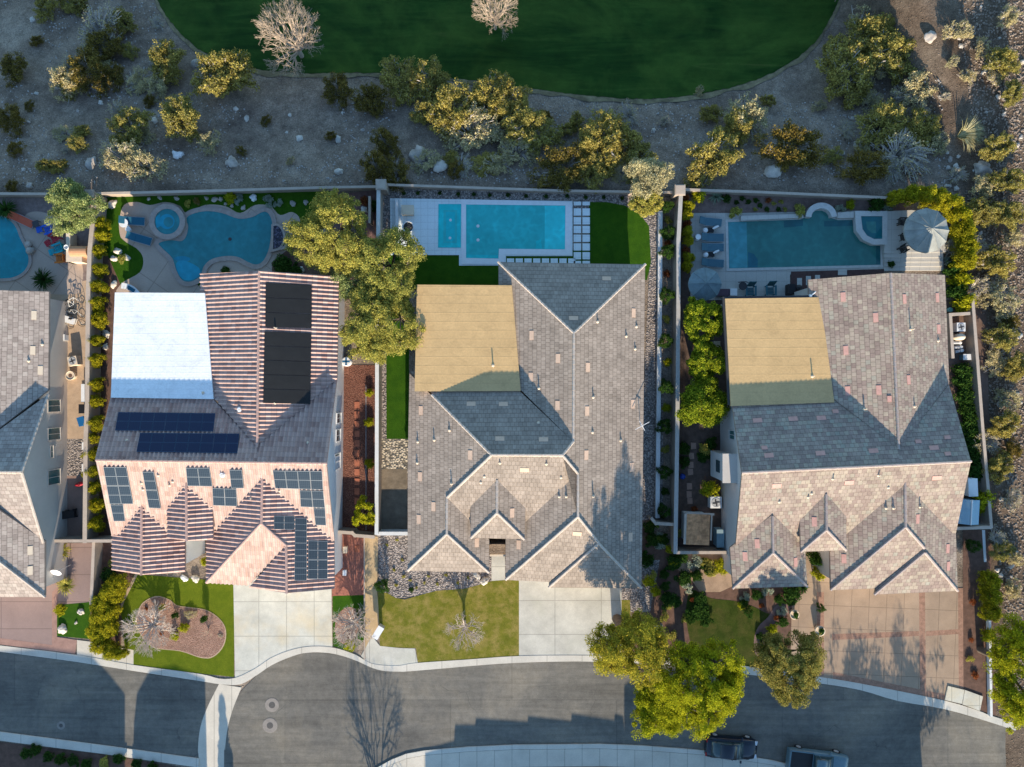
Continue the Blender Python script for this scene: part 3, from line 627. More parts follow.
h3.pipes(Z(*Z3, [(768, 254, 1.4), (783, 535, .6), (410, 425, 1.0), (600, 545, .9), (870, 295, .4)])+Z(*Z3b, [(485, 178, .8), (652, 165, .8), (290, 262, .4), (395, 245, .5), (408, 232, .4), (688, 210, .3), (680, 285, .6), (707, 285, .6), (803, 280, .9)]))
# bay on the west wall with its own little window
q = P(738, 466, 2.9)-h3.o
bay = MB().box((q.x-0.95, q.y, 2.6), (1.5, 2.2, 3.6)).build('bay', STUC3, h3.root)
MB().box((q.x-0.95, q.y, 4.46), (1.7, 2.4, 0.12)).build('bay_roof', STUC3, bay)
h3.windows([((737.6, 431, 4.6), (737.8, 441, 4.6), 2.6, 4.0)])
MB().box((q.x-1.72, q.y, 3.0), (0.06, 1.0, 1.0)).build('window', GLASS, bay)

# ---- house 0: pale tiles, partly out of the photo
h0 = House('tile_roofed_house', 'house with pale grey tile roof at the photo edge beside the pool with coloured chairs', (-45, 450), TILE0, CAPT2, STUC0)
for f in [
    [(-45, 289, 6.0), (48.8, 291.7, 3.6), (48.4, 390, 3.6), (-45, 462, 5.9)],
    [(-45, 289, 6.0), (-138, 289, 3.6), (-138, 390, 3.6), (-45, 462, 5.9)],
    [(-45, 472, 6.2), (21.5, 472, 6.2), (48, 394.5, 3.6), (-45, 462, 5.85)],
    [(-45, 472, 6.2), (-115, 472, 6.2), (-138, 390, 3.6), (-45, 462, 5.85)],
    [(-115, 472.2, 6.2), (21.5, 472.2, 6.2), (43, 543, 3.6), (-135, 543, 3.6)],
    [(44.8, 541, 3.6), (44.7, 597, 3.6), (-16, 550, 5.7), (-16, 500, 5.7)],
    [(44.7, 597.2, 3.6), (-77, 597.2, 3.6), (-16, 550, 5.7)],
    [(-77, 541, 3.6), (-77, 597, 3.6), (-16, 550, 5.7), (-16, 500, 5.7)]]:
    h0.face('roof', f)
h0.wall([(-130, 296, 3.6), (40, 297, 3.6), (39, 392, 3.6), (39, 590, 3.6), (-70, 590, 3.6), (-70, 540, 3.6), (-130, 540, 3.6)])
h0.caps_([((-115, 472.1, 6.25), (21.5, 472.1, 6.25)), ((21.5, 472, 6.2), (48, 395, 3.65)), ((21.5, 472.2, 6.2), (43, 542.6, 3.65)), ((-16, 550, 5.75), (44.6, 597, 3.65)), ((-45, 289, 6.0), (-45, 462, 6.0))])
h0.vents(Z(0, 280, 4.26, [(145, 150), (140, 300), (172, 385)])+Z(0, 440, 3.486, [(105, 385), (105, 455)]), CREAM)
h0.pipes(Z(0, 280, 4.26, [(122, 345, .4), (180, 275, .4)]))
h0.windows([((39, 413, 3.6), (39, 400, 3.6), 1.0, 2.6), ((39, 442, 3.6), (39, 429, 3.6), 1.0, 2.6), ((39, 460, 3.6), (39, 447, 3.6), 1.9, 2.3), ((39, 488, 3.6), (39, 472, 3.6), 1.0, 2.6)])
def posts(hs, pts, top):
    for px, py in pts:
        q = P(px, py, top)-hs.o; MB().box((q.x, q.y, top/2-0.1), (0.3, 0.3, top-0.2)).build('patio_post', hs.wallm, hs.root)
posts(h1, [(121, 298), (160, 298), (198, 298)], 4.0); posts(h2, [(421, 290), (455, 290), (492, 291)], 3.95); posts(h3, [(729, 304), (765, 303), (803, 302)], 4.5)

def garage(hs, a, b):
    A, B = P(*a)-hs.o, P(*b)-hs.o; A.z = B.z = 0; d = (B-A).normalized(); n = Vector((d.y, -d.x, 0)); c = (A+B)/2+n*0.03; w = (B-A).length; m = MB()
    for k in range(4): m.box((c.x, c.y, 0.29+0.56*k), (w, 0.05+0.001*k, 0.54), math.atan2(d.y, d.x))
    m.build('garage_door', CREAM, hs.root)
garage(h1, (240, 578.9, 4.5), (282, 580.4, 4.5)); garage(h1, (288, 580.6, 4.5), (322, 581.8, 4.5)); garage(h2, (558, 581.1, 3.8), (628, 581.9, 3.8)); garage(h3, (887, 587.6, 4.6), (944, 584.4, 4.6)); garage(h3, (843, 583, 4.6), (874, 583, 4.6)); garage(h0, (-14, 590, 3.6), (32, 590, 3.6))
h2.windows([((425, 565.3, 3.8), (450, 566, 3.8), 0.9, 2.4)]); h3.windows([((755, 581.5, 4.6), (785, 580.5, 4.6), 0.9, 2.4), ((835, 291.2-7, 4.6), (880, 284, 4.6), 0.6, 2.5)][:1]); h1.windows([((130, 565.4, 4.5), (160, 566.4, 4.5), 0.9, 2.4)])
# ------------------------------------------------------------------ land and hard surfaces
def terrain():
    xs = [-400, -250, -150, -90]+[-62+0.55*i for i in range(236)]+[90, 150, 250, 400]
    ys = [-400, -250, -150, -90]+[-60+0.55*i for i in range(206)]+[80, 120, 180, 280, 450]
    vs = [(x, y, (G(x, y) if abs(x) < 95 and -60 < y < 100 else G(max(-95, min(95, x)), min(y, 100)))-(0.02 if y < 17.9 and x < 43 else 0)) for y in ys for x in xs]
    n = len(xs); fs = [(j*n+i, j*n+i+1, (j+1)*n+i+1, (j+1)*n+i) for j in range(len(ys)-1) for i in range(n-1)]
    o = MB().add(vs, fs, True).build('ground', DESERT); tag(o, kind='structure')
terrain()
def smooth(pts, n=4, closed=True):
    """Catmull-Rom through the given points"""
    out = []; m = len(pts)
    for i in range(m if closed else m-1):
        p = [pts[(i+k-1) % m] if closed else pts[max(0, min(m-1, i+k-1))] for k in range(4)]
        for k in range(n):
            t = k/n; out.append(tuple(0.5*((2*p[1][d])+(-p[0][d]+p[2][d])*t+(2*p[0][d]-5*p[1][d]+4*p[2][d]-p[3][d])*t*t+(-p[0][d]+3*p[1][d]-3*p[2][d]+p[3][d])*t**3) for d in (0, 1)))
    if not closed: out.append(tuple(pts[-1][:2]))
    return out
NFLAT = 0
def flat(name, px, layer, mat, kind='structure', label=None, cat=None, parent=None, sm=0, group=None, z=None):
    if sm: px = smooth(px, sm)
    global NFLAT; NFLAT += 1
    z = 0.004*layer + 0.0004*(NFLAT % 10) + (0.012 if layer > 9 else 0) if z is None else z
    o = MB().sheet([tuple(P(x, y, z)) for x, y in px]).build(name, mat, parent)
    if parent is None: tag(o, label, cat, group, kind)
    return o
def slab(name, px, h, mat, kind='structure', label=None, cat=None, parent=None, sm=0, group=None, z0=-0.01):
    if sm: px = smooth(px, sm)
    o = MB().prism([tuple(P(x, y, h))[:2] for x, y in px], z0, h).build(name, mat, parent)
    if parent is None: tag(o, label, cat, group, kind)
    return o
def band(name, a, b, h, mat, **k): return slab(name, a+b[::-1], h, mat, **k)

# golf turf follows the fall of the land: a dense sheet clipped to the fairway outline
def fairway():
    out = [(60, -420), (120, -60), (148, -30), (160, 5), (176, 28), (200, 50), (228, 63), (262, 70), (300, 73.5), (350, 73), (400, 74), (450, 78), (500, 84), (540, 90), (580, 95), (630, 99), (670, 98), (712, 92), (750, 82), (785, 66), (812, 45), (828, 22), (840, -5), (850, -60), (900, -420)]
    pts = [gp(x+1.3*noise.noise(Vector((x*0.21, y*0.21, 0))), y+1.5*noise.noise(Vector((x*0.23, y*0.2, 5)))) for x, y in smooth(out, 14, False)]
    bm = bmesh.new(); f = bm.faces.new([bm.verts.new((p.x, p.y, 0)) for p in pts])
    for k in range(-52, 60):
        bmesh.ops.bisect_plane(bm, geom=bm.verts[:]+bm.edges[:]+bm.faces[:], dist=1e-4, plane_co=(k*0.9, 0, 0), plane_no=(1, 0, 0))
    for k in range(20, 62):
        bmesh.ops.bisect_plane(bm, geom=bm.verts[:]+bm.edges[:]+bm.faces[:], dist=1e-4, plane_co=(0, k*0.9, 0), plane_no=(0, 1, 0))
    bmesh.ops.triangulate(bm, faces=bm.faces[:])
    for v in bm.verts: v.co.z = G(v.co.x, v.co.y)+0.09
    bmesh.ops.recalc_face_normals(bm, faces=bm.faces[:])
    if sum(f.normal.z for f in bm.faces) < 0: bmesh.ops.reverse_faces(bm, faces=bm.faces[:])
    me = bpy.data.meshes.new('golf_fairway'); bm.to_mesh(me); bm.free()
    for p in me.polygons: p.use_smooth = True
    tag(mesh_obj('golf_fairway', me, GOLF), kind='structure')
    # mown dry rim along the turf
    e = smooth([(x, y) for x, y in out if y > -70], 6, False); vs = []; fs = []
    for i, (x, y) in enumerate(e):
        a = gp(x, y, 0.07); b = gp(x+(x-500)*0.006, y+4.5+4.0*noise.noise(Vector((i*0.31, 0, 0)))-2.0*max(0, (y-60)/-60), 0.05); vs += [tuple(a), tuple(b)]
        if i: m = len(vs); fs.append((m-4, m-3, m-1, m-2))
    tag(MB().add(vs, fs, True).build('dry_turf_edge', plain('dry_grass', (0.2, 0.165, 0.095), 0.95, 0.45, 1.2, 6, 0.5)), kind='structure')
fairway()

NK = [(0, 651.7), (97.6, 665), (154, 674.8), (200, 681), (219, 684)]              # road edge, left street
RE = [(232.6, 708.6), (241.6, 690.7), (257, 675), (272, 665), (293, 656), (308, 652.7), (324, 652.6), (339, 655), (357, 661), (372.5, 668), (385, 671), (400, 671.6), (406, 671.5), (437, 669), (475.7, 665.6), (514, 663), (565.7, 661.5), (600, 662), (650, 664), (700, 669), (760, 676), (817, 683), (860, 690), (898, 701), (944, 709), (992.5, 723), (1040, 739), (1100, 760)]
SK = [(375, 769), (391, 760), (406, 754), (424, 750.7), (468, 747), (514, 745), (600, 744), (641, 745.6), (707.6, 750.6), (770, 760), (820, 771), (1000, 820), (1100, 850)]
flat('road', [(-160, 628), (-60, 643)]+NK+[(235, 700)]+RE[1:]+SK[::-1]+[(355, 800), (350, 1000), (224, 1000), (224, 767), (200, 760), (0, 731.8), (-160, 708)], 2, ASPHALT)
# kerb and pavement, one long raised strip each
KB = [(0, 645.5), (77, 655), (133.5, 665), (200, 674), (218.5, 678.5), (235, 678), (254.5, 669), (270, 658.6), (288, 651), (306, 647), (324, 646.6), (339, 649), (356, 655), (370, 663), (385, 665.5), (400, 665.6), (416.6, 663), (468, 659.5), (519.4, 656), (591, 655.5), (650, 657.5), (700, 661), (740.7, 665.5), (758, 668), (817, 676.6), (860, 683.5), (944, 700.5), (979, 711), (992, 716), (1040, 731), (1100, 752)]
KE = [(0, 651.7), (77, 662), (133.5, 671), (200, 681), (219, 684), (240, 684.5), (257, 675), (272, 665), (293, 656)]+RE[5:]
def strip(name, top, bot, h, mat, n=3, **k):
    return slab(name, [(-160, top[0][1]-22), *smooth(top, n, False)]+smooth(bot, n, False)[::-1]+[(-160, bot[0][1]-22)], h, mat, **k)
strip('kerb', KB, KE, 0.04, KERBC)
slab('kerb', [(-160, 708)]+[(0, 732), (100, 745), (199, 758.7)]+[(198, 772), (194.5, 767), (100, 753.5), (0, 740.6), (-160, 717)], 0.09, KERBC)
band('kerb', SK, [(x+0.5, y+4.5) for x, y in SK], 0.1, KERBC)
band('pavement', [(x+0.5, y+4.8) for x, y in SK], [(x+2, y+22) for x, y in SK], 0.095, WALKC)
# concrete valley gutter across the mouth of the side street
VG1 = [(219, 684), (208, 706), (200.5, 726.6), (198, 750), (199, 780), (199, 1000)]
VG2 = [(241.6, 687.5), (233, 708.6), (227.5, 729), (225, 750), (224, 770), (224, 1000)]
flat('gutter_apron', smooth(VG1, 4, False)+smooth(VG2, 4, False)[::-1], 3, WALKC)
flat('gutter_apron', [(375, 769), (391, 760.5), (406, 754.5), (424, 751), (424, 752), (400, 790), (352, 990)], 3, WALKC)

# front yards, left to right
flat('driveway', [(-90, 574), (40, 574), (60, 585), (62, 543), (93, 543), (91, 604), (57, 604), (57, 637), (77, 640), (75, 654), (0, 644.5), (-90, 632)], 2, ROSE)
flat('driveway_border', [(52, 592), (59, 586), (57, 604), (57, 637), (77, 640), (75, 654), (0, 644.5), (-90, 632), (-90, 628), (0, 638), (52, 645)], 3, plain('rose_border', (0.33, 0.2, 0.16), 0.9, 0.15, 2, 14))
flat('artificial_lawn', [(57, 605), (91, 602), (89, 639), (57, 636)], 3, FAKE_GRASS)
flat('pavement', [(77, 640), (89, 641.5), (133.5, 650), (133.5, 665), (77, 655)], 4, WALKC)
flat('planting_bed', [(93, 543), (135, 543), (137, 575), (123, 610), (120, 660), (89, 641)], 2, BARK)
flat('lawn', [(134, 574), (234, 582), (234, 677), (200, 673.5), (133.5, 664.5), (126, 660), (121, 610)], 3, LAWN1)
flat('bed_edging', [(135.5, 573), (138, 574), (124, 602), (121, 612), (119.5, 611), (122, 600)], 4, plain('tan_edging', (0.45, 0.33, 0.22), 0.9, 0.1))
BED = [(138.7, 612), (144, 603), (156.6, 597), (169.5, 600.5), (177, 606), (190, 608), (205.7, 610.6), (218.5, 618.8), (225, 630), (223, 645), (213, 656), (200.5, 657), (180, 650.5), (154, 647), (141, 634), (137, 621)]
slab('bed_edging', [(x+(x-182)*0.02, y+(y-628)*0.03) for x, y in BED], 0.05, plain('tan_edging', (0.45, 0.33, 0.22), 0.9, 0.1), sm=4)
slab('planting_bed', BED, 0.056, PINKROCK, sm=4)
flat('driveway', [(233, 563), (331, 565), (332.5, 652), (324, 648), (306, 648), (288, 652), (270, 660), (254.5, 670), (235, 678.5)], 4, CONC)
flat('side_yard', [(336, 365), (375, 365), (375, 600), (364.5, 600), (332, 597)], 1, REDROCK)
flat('brick_patio', [(332, 534), (364, 534), (364, 596), (332, 597)], 3, plain('red_brick_paving', (0.3, 0.12, 0.085), 0.9, 0.3, 5, 14, 0.6))
flat('artificial_lawn', [(332.5, 596), (364, 595), (364.5, 640), (352, 652), (333, 646)], 4, FAKE_GRASS)
flat('planting_bed', smooth([(340, 612), (350, 607), (357, 613), (358, 630), (350, 645), (338, 640), (335, 625)], 4), 5, PINKROCK)
flat('path', [(364.5, 533), (378, 537), (377, 592), (380, 617), (378, 630), (372, 640), (365, 655), (365, 600)], 3, TANPATH)
slab('low_wall', [(363.6, 536), (364.8, 536), (365, 660), (363.9, 660)], 0.15, CAPST, 'thing', 'thin raised block edging between the brick patio and the tan path', 'edging')
flat('gravel_bed', [(377, 533), (410, 533), (510, 560), (510, 586), (380, 600)], 2, GRAVEL)
flat('gravel_bed', [(618, 560), (660, 560), (650, 612), (618, 612)], 2, GRAVEL)
LAW2 = [(377.5, 592), (387, 593), (396, 598), (405, 599.6), (420, 595), (437, 590.6), (463, 589), (475, 586), (492, 581), (519, 579), (519, 656), (468, 660), (418, 664.5), (416, 648), (380, 647), (379, 618)]
flat('lawn', LAW2, 4, LAWN2)
flat('path', [(491.5, 556), (505, 556), (505, 582), (491.5, 582)], 4, CONC2)
flat('driveway', [(519, 562), (622, 564), (621, 657), (519, 657.5)], 5, CONC2)
flat('pavement', [(372, 636), (380, 646), (399, 648), (415, 648.5), (418, 664), (400, 667), (385, 667), (370, 665), (361, 656)], 6, CONC2)
flat('path', [(620, 600), (630, 600), (632, 660), (620, 659)], 3, LAWN2)
flat('planting_bed', [(632, 520), (676, 553), (733, 553), (733, 600), (730, 668), (700, 664), (632, 660)], 2, BARK)
flat('planting_bed', [(733, 584), (808, 584), (808, 600), (806, 676), (733, 668)], 1, BARK)
flat('planting_bed', [(676, 551), (735, 551), (735, 585), (720, 592), (700, 592), (690, 578), (678, 570)], 3, TANSOIL)
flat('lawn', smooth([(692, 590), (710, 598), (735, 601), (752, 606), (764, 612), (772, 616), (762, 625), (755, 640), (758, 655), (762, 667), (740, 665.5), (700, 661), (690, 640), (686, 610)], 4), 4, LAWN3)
flat('path', smooth([(756, 655), (754, 640), (758, 627), (768, 617), (776, 606), (788, 604), (790, 612), (782, 618), (772, 626), (766, 640), (764, 655)], 4), 5, plain('mauve_paving', (0.2, 0.13, 0.12), 0.9, 0.2, 3, 14))
flat('driveway', [(806, 552), (834, 552), (834, 566), (948, 564), (958, 586), (960, 640), (963, 700), (944, 699), (860, 684), (817, 677), (790, 672), (792, 600), (806, 592)], 3, STAMP)
for q in ([(919, 592), (925, 592), (926, 694), (920, 693)], [(832, 634), (919, 631), (919, 636), (832, 640)], [(926, 631), (960, 629), (960, 634), (926, 636)], [(958, 588), (963, 588), (963.5, 702), (959, 702)], [(833, 672), (873, 680), (944, 694), (959, 698), (959, 703), (944, 700), (860, 684), (833, 678.5)], [(817, 592), (824, 592), (824, 676), (817, 676)]):
    flat('brick_band', q, 4, BRICKB)
flat('planting_bed', [(963, 530), (990, 530), (996, 716), (985, 712), (963, 704)], 2, BARK)
for q in ([(948, 686), (964.5, 690), (962, 704), (945, 700)], [(965, 690), (983, 696.5), (980, 711), (962.5, 704.5)]):
    slab('utility_pad', q, 0.1, CONC, 'thing', 'pale concrete utility pad at the corner of the stamped driveway by the kerb', 'pad', group='two halves of the pale utility pad')
flat('concrete_strip', [(982, 530), (985, 530), (986.5, 562), (984, 562)], 5, WHITEW)

# back yards
flat('gravel_bed', [(0, 198), (90, 198), (90, 290), (0, 290)], 1, plain('grey_brown_gravel', (0.22, 0.17, 0.155), 0.95, 0.25, 3, 12, 0.5))
flat('pool_deck', smooth([(-20, 222), (8, 216), (22, 218), (28, 213), (38, 211.5), (50, 215), (58, 225), (64, 240), (68, 262), (82, 264), (82, 285), (76, 294), (40, 294), (-20, 294)], 3), 3, DECK)
flat('side_yard', [(40, 290), (88, 280), (86, 541), (52, 541)], 2, plain('tan_side_yard', (0.46, 0.335, 0.23), 0.95, 0.15, 2, 12, 0.4))
flat('side_yard', [(64, 439), (85, 439), (85, 476), (64, 476)], 3, GRAVEL)
flat('side_yard', [(62, 476), (85, 476), (85, 541), (53, 541)], 3, plain('rose_side_yard', (0.3, 0.2, 0.16), 0.95, 0.12, 1, 12, 0.3))
flat('planting_bed', [(90, 196), (122, 240), (120, 400), (112, 541), (86, 541), (88, 280)], 2, BARK)
flat('planting_bed', [(330, 195), (376, 190), (376, 300), (330, 300)], 2, plain('plum_gravel', (0.17, 0.1, 0.09), 0.95, 0.25, 3, 12, 0.5))
flat('artificial_lawn', [(100, 196), (335, 191), (300, 232), (205, 290), (123, 290), (101, 240)], 3, FAKE_GRASS)
flat('pool_deck', smooth([(124, 205), (137, 202), (150, 205), (166, 202), (180, 206), (187, 213), (205, 205), (225, 206), (240, 213), (255, 205), (270, 206), (280, 215), (292, 212), (300, 220), (296, 240), (284, 262), (270, 274), (200, 280), (200, 296), (123, 296), (121, 284), (140, 272), (143, 258), (136, 248), (122, 240), (119, 222)], 4), 4, DECK)
flat('artificial_lawn', smooth([(110, 195), (122, 200), (119, 222), (121, 238), (138, 250), (142, 262), (138, 272), (122, 279), (115, 262), (104, 230)], 3), 5, FAKE_GRASS)
flat('side_yard', [(272, 262), (300, 240), (345, 230), (345, 276), (272, 276)], 5, BARK)
flat('gravel_bed', [(378, 189), (650, 193), (662, 215), (663, 520), (638, 520), (650, 250), (560, 200), (390, 200), (386, 480), (378, 480)], 2, GRAVEL)
flat('artificial_lawn', [(386, 250), (589, 250), (589, 202), (606, 202), (625, 205.5), (640, 214), (649, 226), (651, 262), (647, 280), (500, 285), (409, 290), (409, 438.8), (386.5, 438.8)], 3, FAKE_GRASS)
flat('gravel_bed', [(378, 439), (410, 439), (410, 475), (378, 475)], 4, m_pebbles('cream_pebbles', [(0.5, 0.42, 0.3, 1), (0.6, 0.52, 0.4, 1), (0.45, 0.38, 0.3, 1)], 5))
flat('bare_soil', [(379.5, 469), (407, 469), (407, 532), (379.5, 532)], 5, BROWNSOIL)
slab('pool_deck', [(390, 198.3), (572.5, 201), (572.5, 256), (506, 256), (506, 262), (499, 262), (499, 265.5), (459, 265.5), (459, 255), (390.5, 255)], 0.05, WDECK)
flat('planting_bed', [(686, 190), (905, 198), (905, 215), (735, 215), (690, 215)], 2, plain('brown_gravel_bed', (0.19, 0.13, 0.11), 0.95, 0.25, 3, 12, 0.5))
flat('side_yard', [(680, 192), (692, 192), (740, 280), (732, 552), (676.5, 552)], 1, plain('dark_brown_soil', (0.11, 0.075, 0.06), 0.95, 0.3, 2, 12, 0.5))
slab('pool_deck', [(690.5, 213), (740, 213), (884, 210), (942, 212), (944, 270), (836, 272), (836, 274.5), (790, 274.5), (790, 300), (690.5, 300)], 0.04, GDECK)
flat('planting_bed', [(791, 271.5), (884, 269), (884, 285), (791, 300)], 12, plain('dark_plum_mulch', (0.09, 0.05, 0.045), 0.95, 0.2, 3, 12))
for x, y in [(797, 278), (806, 276), (815, 275)]:
    slab('stepping_pad', [(x, y), (x+5, y), (x+5, y+9), (x, y+9)], 0.07, GDECK, 'thing', 'grey square stepping pad in the dark mulch between pool and brown tiled house', 'paver', group='grey pads below the rectangular grey decked pool')
slab('deck_bridge', [(838, 269), (847, 269), (847, 275), (838, 275)], 0.075, GDECK)
flat('side_yard', [(945, 300), (986, 300), (992, 528), (955, 528)], 2, plain('dim_brown_yard', (0.17, 0.11, 0.085), 0.95, 0.2, 2, 12, 0.3))
# ------------------------------------------------------------------ walls
def yard_wall(label, top, h=1.7, w=0.2, mat=None, cap=None, z0=None, posts=0, name='garden_wall'):
    """block wall; top: points on its top line in the photo"""
    mat = mat or BLOCK; cap = cap or CAPST
    t = thing(name, label, 'wall', tuple(P(*top[0], h).xy)+(0,)); o = Vector(t.location)
    mb = MB(); mc = MB(); pts = [P(x, y, h)-o for x, y in top]
    for i in range(len(pts)-1):
        a, b = pts[i], pts[i+1]; L = (b-a).length; c = (a+b)/2; rz = math.atan2(b.y-a.y, b.x-a.x); e = 0.0 if i == 0 else 0.001*i
        mb.box((c.x, c.y, (h-0.08)/2-0.15), (L+w*0.98, w-e, h-0.08+0.3), rz)
        mc.box((c.x, c.y, h-0.04+e), (L+w*1.2, w+0.06-e, 0.08), rz)
    mb.build('wall_body', mat, t); mc.build('wall_cap', cap, t)
    return t
def pillar(px, py, label, s=0.75, h=1.95):
    p = P(px, py, h); t = thing('wall_pillar', label, 'pillar', (p.x, p.y, 0), group=None)
    MB().box((0, 0, h/2-0.2), (s, s, h+0.2)).build('pillar_shaft', BLOCK, t)
    MB().box((0, 0, h), (s+0.16, s+0.16, 0.1)).box((0, 0, h+0.07), (s, s, 0.06)).build('pillar_cap', CAPST, t)
yard_wall('block wall behind the pool yard with the coloured chairs', [(-60, 193.5), (0, 193.5), (84, 194)], 0.9, 0.16)
yard_wall('long block wall behind the freeform pool, facing the desert slope', [(96, 193.5), (200, 191), (330, 187.2), (378, 186.5)], 0.9, 0.16)
yard_wall('pale block wall behind the white decked pool', [(386, 184.5), (430, 186), (560, 190.5), (672, 192.3)], 0.8, 0.14)
yard_wall('block wall behind the rectangular pool with grey decking', [(686, 189.5), (760, 192), (888, 197.6), (915, 199.5)], 0.9, 0.16)
yard_wall('sunlit block wall between the coloured chair yard and the row of yellow hedge balls', [(94, 195), (92, 225), (89.5, 250), (88, 290), (87, 400), (85.5, 440), (84.6, 541)], 1.7, 0.3)
yard_wall('block wall closing the narrow side yard beside the pale roofed house', [(53, 541), (83.5, 541)])
yard_wall('short block wall between the hedge balls and the front planting of the pink roofed house', [(86, 541), (112, 541)])
yard_wall('low block wall between the rose driveway walk and the front planting', [(93.5, 543), (91, 604)], 1.2)
yard_wall('whitish block wall between the red rock yard and the pebble strip', [(378.5, 189), (378, 250), (377, 360), (376.5, 533)], 1.6, 0.26, BLOCK, WHITEW)
yard_wall('white block wall at the foot of the dark soil rectangle', [(378.5, 533.6), (408, 533.6)], 1.2, 0.25, WHITEW, WHITEW)
yard_wall('tan block wall closing the red rock yard by the brick patio', [(337, 532), (352, 533), (355, 535.5), (373, 537)], 1.5, 0.22)
yard_wall('grey block wall between the round dark bushes and the ficus trees', [(681, 193), (678.5, 240), (678.5, 290), (677.5, 420), (675.5, 552)], 1.7, 0.28, BLOCK, plain('grey_cap', (0.42, 0.4, 0.37), 0.9, 0.08))
yard_wall('block wall closing the shed yard of the brown tiled house', [(677.5, 552.6), (732, 552.6)])
yard_wall('short return wall between two round bushes beside the grey tiled house', [(652, 519), (656, 523.5), (673, 524.5)], 1.5)
yard_wall('sunlit tan block wall between the brown tiled house and the rocky hillside', [(972.5, 294), (976.7, 348.7), (983, 430), (987.5, 478.7), (991.5, 527)], 1.25)
yard_wall('block wall closing the yard with the pale blue shed', [(958, 528.5), (990, 527.5)])
yard_wall('low tan wall in an L around the pool pumps', [(969, 313.5), (950.5, 314.5), (953, 357)], 1.2, 0.2)
yard_wall('low white wall beside the round dark bushes along the gravel strip', [(660.5, 213), (660, 300), (658.5, 420), (657.5, 516)], 0.45, 0.3, WHITEW, WHITEW, name='low_wall')
yard_wall('thin white wall along the right edge of the planting by the stamped driveway', [(990, 622), (991.5, 716)], 0.4, 0.16, WHITEW, WHITEW, name='low_wall')
yard_wall('thin wall post line between plum gravel and green strip behind the big yellow tree', [(369.5, 197), (369.5, 222)], 1.2, 0.14, name='low_wall')
pillar(381, 184.5, 'pale square pillar where the walls of the two left pools meet')
pillar(680, 190, 'peach square pillar where the walls of the two right pools meet')
pillar(89.5, 194, 'square pillar beside the pale olive tree where two yard walls meet', 0.6)

# ------------------------------------------------------------------ pools
TEAL0 = m_water('pool_water_teal', (0.004, 0.22, 0.27, 1), (0.006, 0.26, 0.31, 1))
TEAL1 = m_water('pool_water_blue', (0.02, 0.19, 0.21, 1), (0.028, 0.23, 0.25, 1))
TEAL1L = m_water('pool_water_blue_shallow', (0.008, 0.27, 0.38, 1), (0.012, 0.31, 0.43, 1))
AQUA = m_water('pool_water_aqua', (0.025, 0.46, 0.45, 1), (0.035, 0.52, 0.51, 1))
AQUAL = m_water('pool_water_aqua_shallow', (0.04, 0.68, 0.68, 1), (0.05, 0.72, 0.72, 1))
AQUAS = m_water('spa_water_aqua', (0.012, 0.56, 0.56, 1), (0.016, 0.6, 0.6, 1))
DEEP = m_water('pool_water_deep_teal', (0.03, 0.16, 0.145, 1), (0.038, 0.19, 0.175, 1))
DEEPL = m_water('pool_water_grey_shallow', (0.05, 0.24, 0.27, 1), (0.06, 0.27, 0.3, 1))
COPE = plain('pool_coping_tan', (0.37, 0.3, 0.26), 0.8, 0.15, 3, 16, 0.3)
TILEB = plain('pool_waterline_tile', (0.015, 0.06, 0.08), 0.3, 0.1)
def off_poly(pts, d):
    """outline moved outwards by d px"""
    n = len(pts); a = sum(pts[i][0]*pts[(i+1) % n][1]-pts[(i+1) % n][0]*pts[i][1] for i in range(n)); sg = 1 if a > 0 else -1; out = []
    for i in range(n):
        p, q, r = pts[i-1], pts[i], pts[(i+1) % n]
        e1 = Vector((q[0]-p[0], q[1]-p[1])).normalized(); e2 = Vector((r[0]-q[0], r[1]-q[1])).normalized()
        n1 = Vector((e1.y, -e1.x)); n2 = Vector((e2.y, -e2.x)); m = (n1+n2); m = m/max(0.4, m.length_squared)*2
        out.append((q[0]+m.x*d*sg, q[1]+m.y*d*sg))
    return out
def ring_slab(name, inner, outer, h, mat, parent, z0=0.0):
    n = len(inner); I = [P(x, y, h) for x, y in inner]; O = [P(x, y, h) for x, y in outer]; mb = MB()
    vs = [tuple(p) for p in I]+[tuple(p) for p in O]+[(p.x, p.y, z0) for p in I]+[(p.x, p.y, z0) for p in O]; fs = []
    for i in range(n):
        j = (i+1) % n; fs += [(i, j, n+j, n+i), (n+i, n+j, 3*n+j, 3*n+i), (j, i, 2*n+i, 2*n+j)]
    mb.add(vs, fs)
    o = mb.build(name, mat, parent)
    bm = bmesh.new(); bm.from_mesh(o.data); bmesh.ops.recalc_face_normals(bm, faces=bm.faces[:]); bm.to_mesh(o.data); bm.free()
    return o
def part_sheet(name, px, z, mat, parent): return MB().sheet([tuple(P(x, y, z)) for x, y in px]).build(name, mat, parent)
# h0 pool
POOL0 = smooth([(-40, 216), (-10, 214), (6, 218), (15, 226), (20, 238), (27, 252), (28.5, 262), (24, 271), (14, 277), (0, 278.5), (-30, 278), (-50, 250)], 4)
t = thing('swimming_pool', 'teal pool with rounded end beside the coloured chairs', 'swimming pool')
part_sheet('water', POOL0, 0.07, TEAL0, t); ring_slab('coping', POOL0, off_poly(POOL0, 3), 0.1, COPE, t)
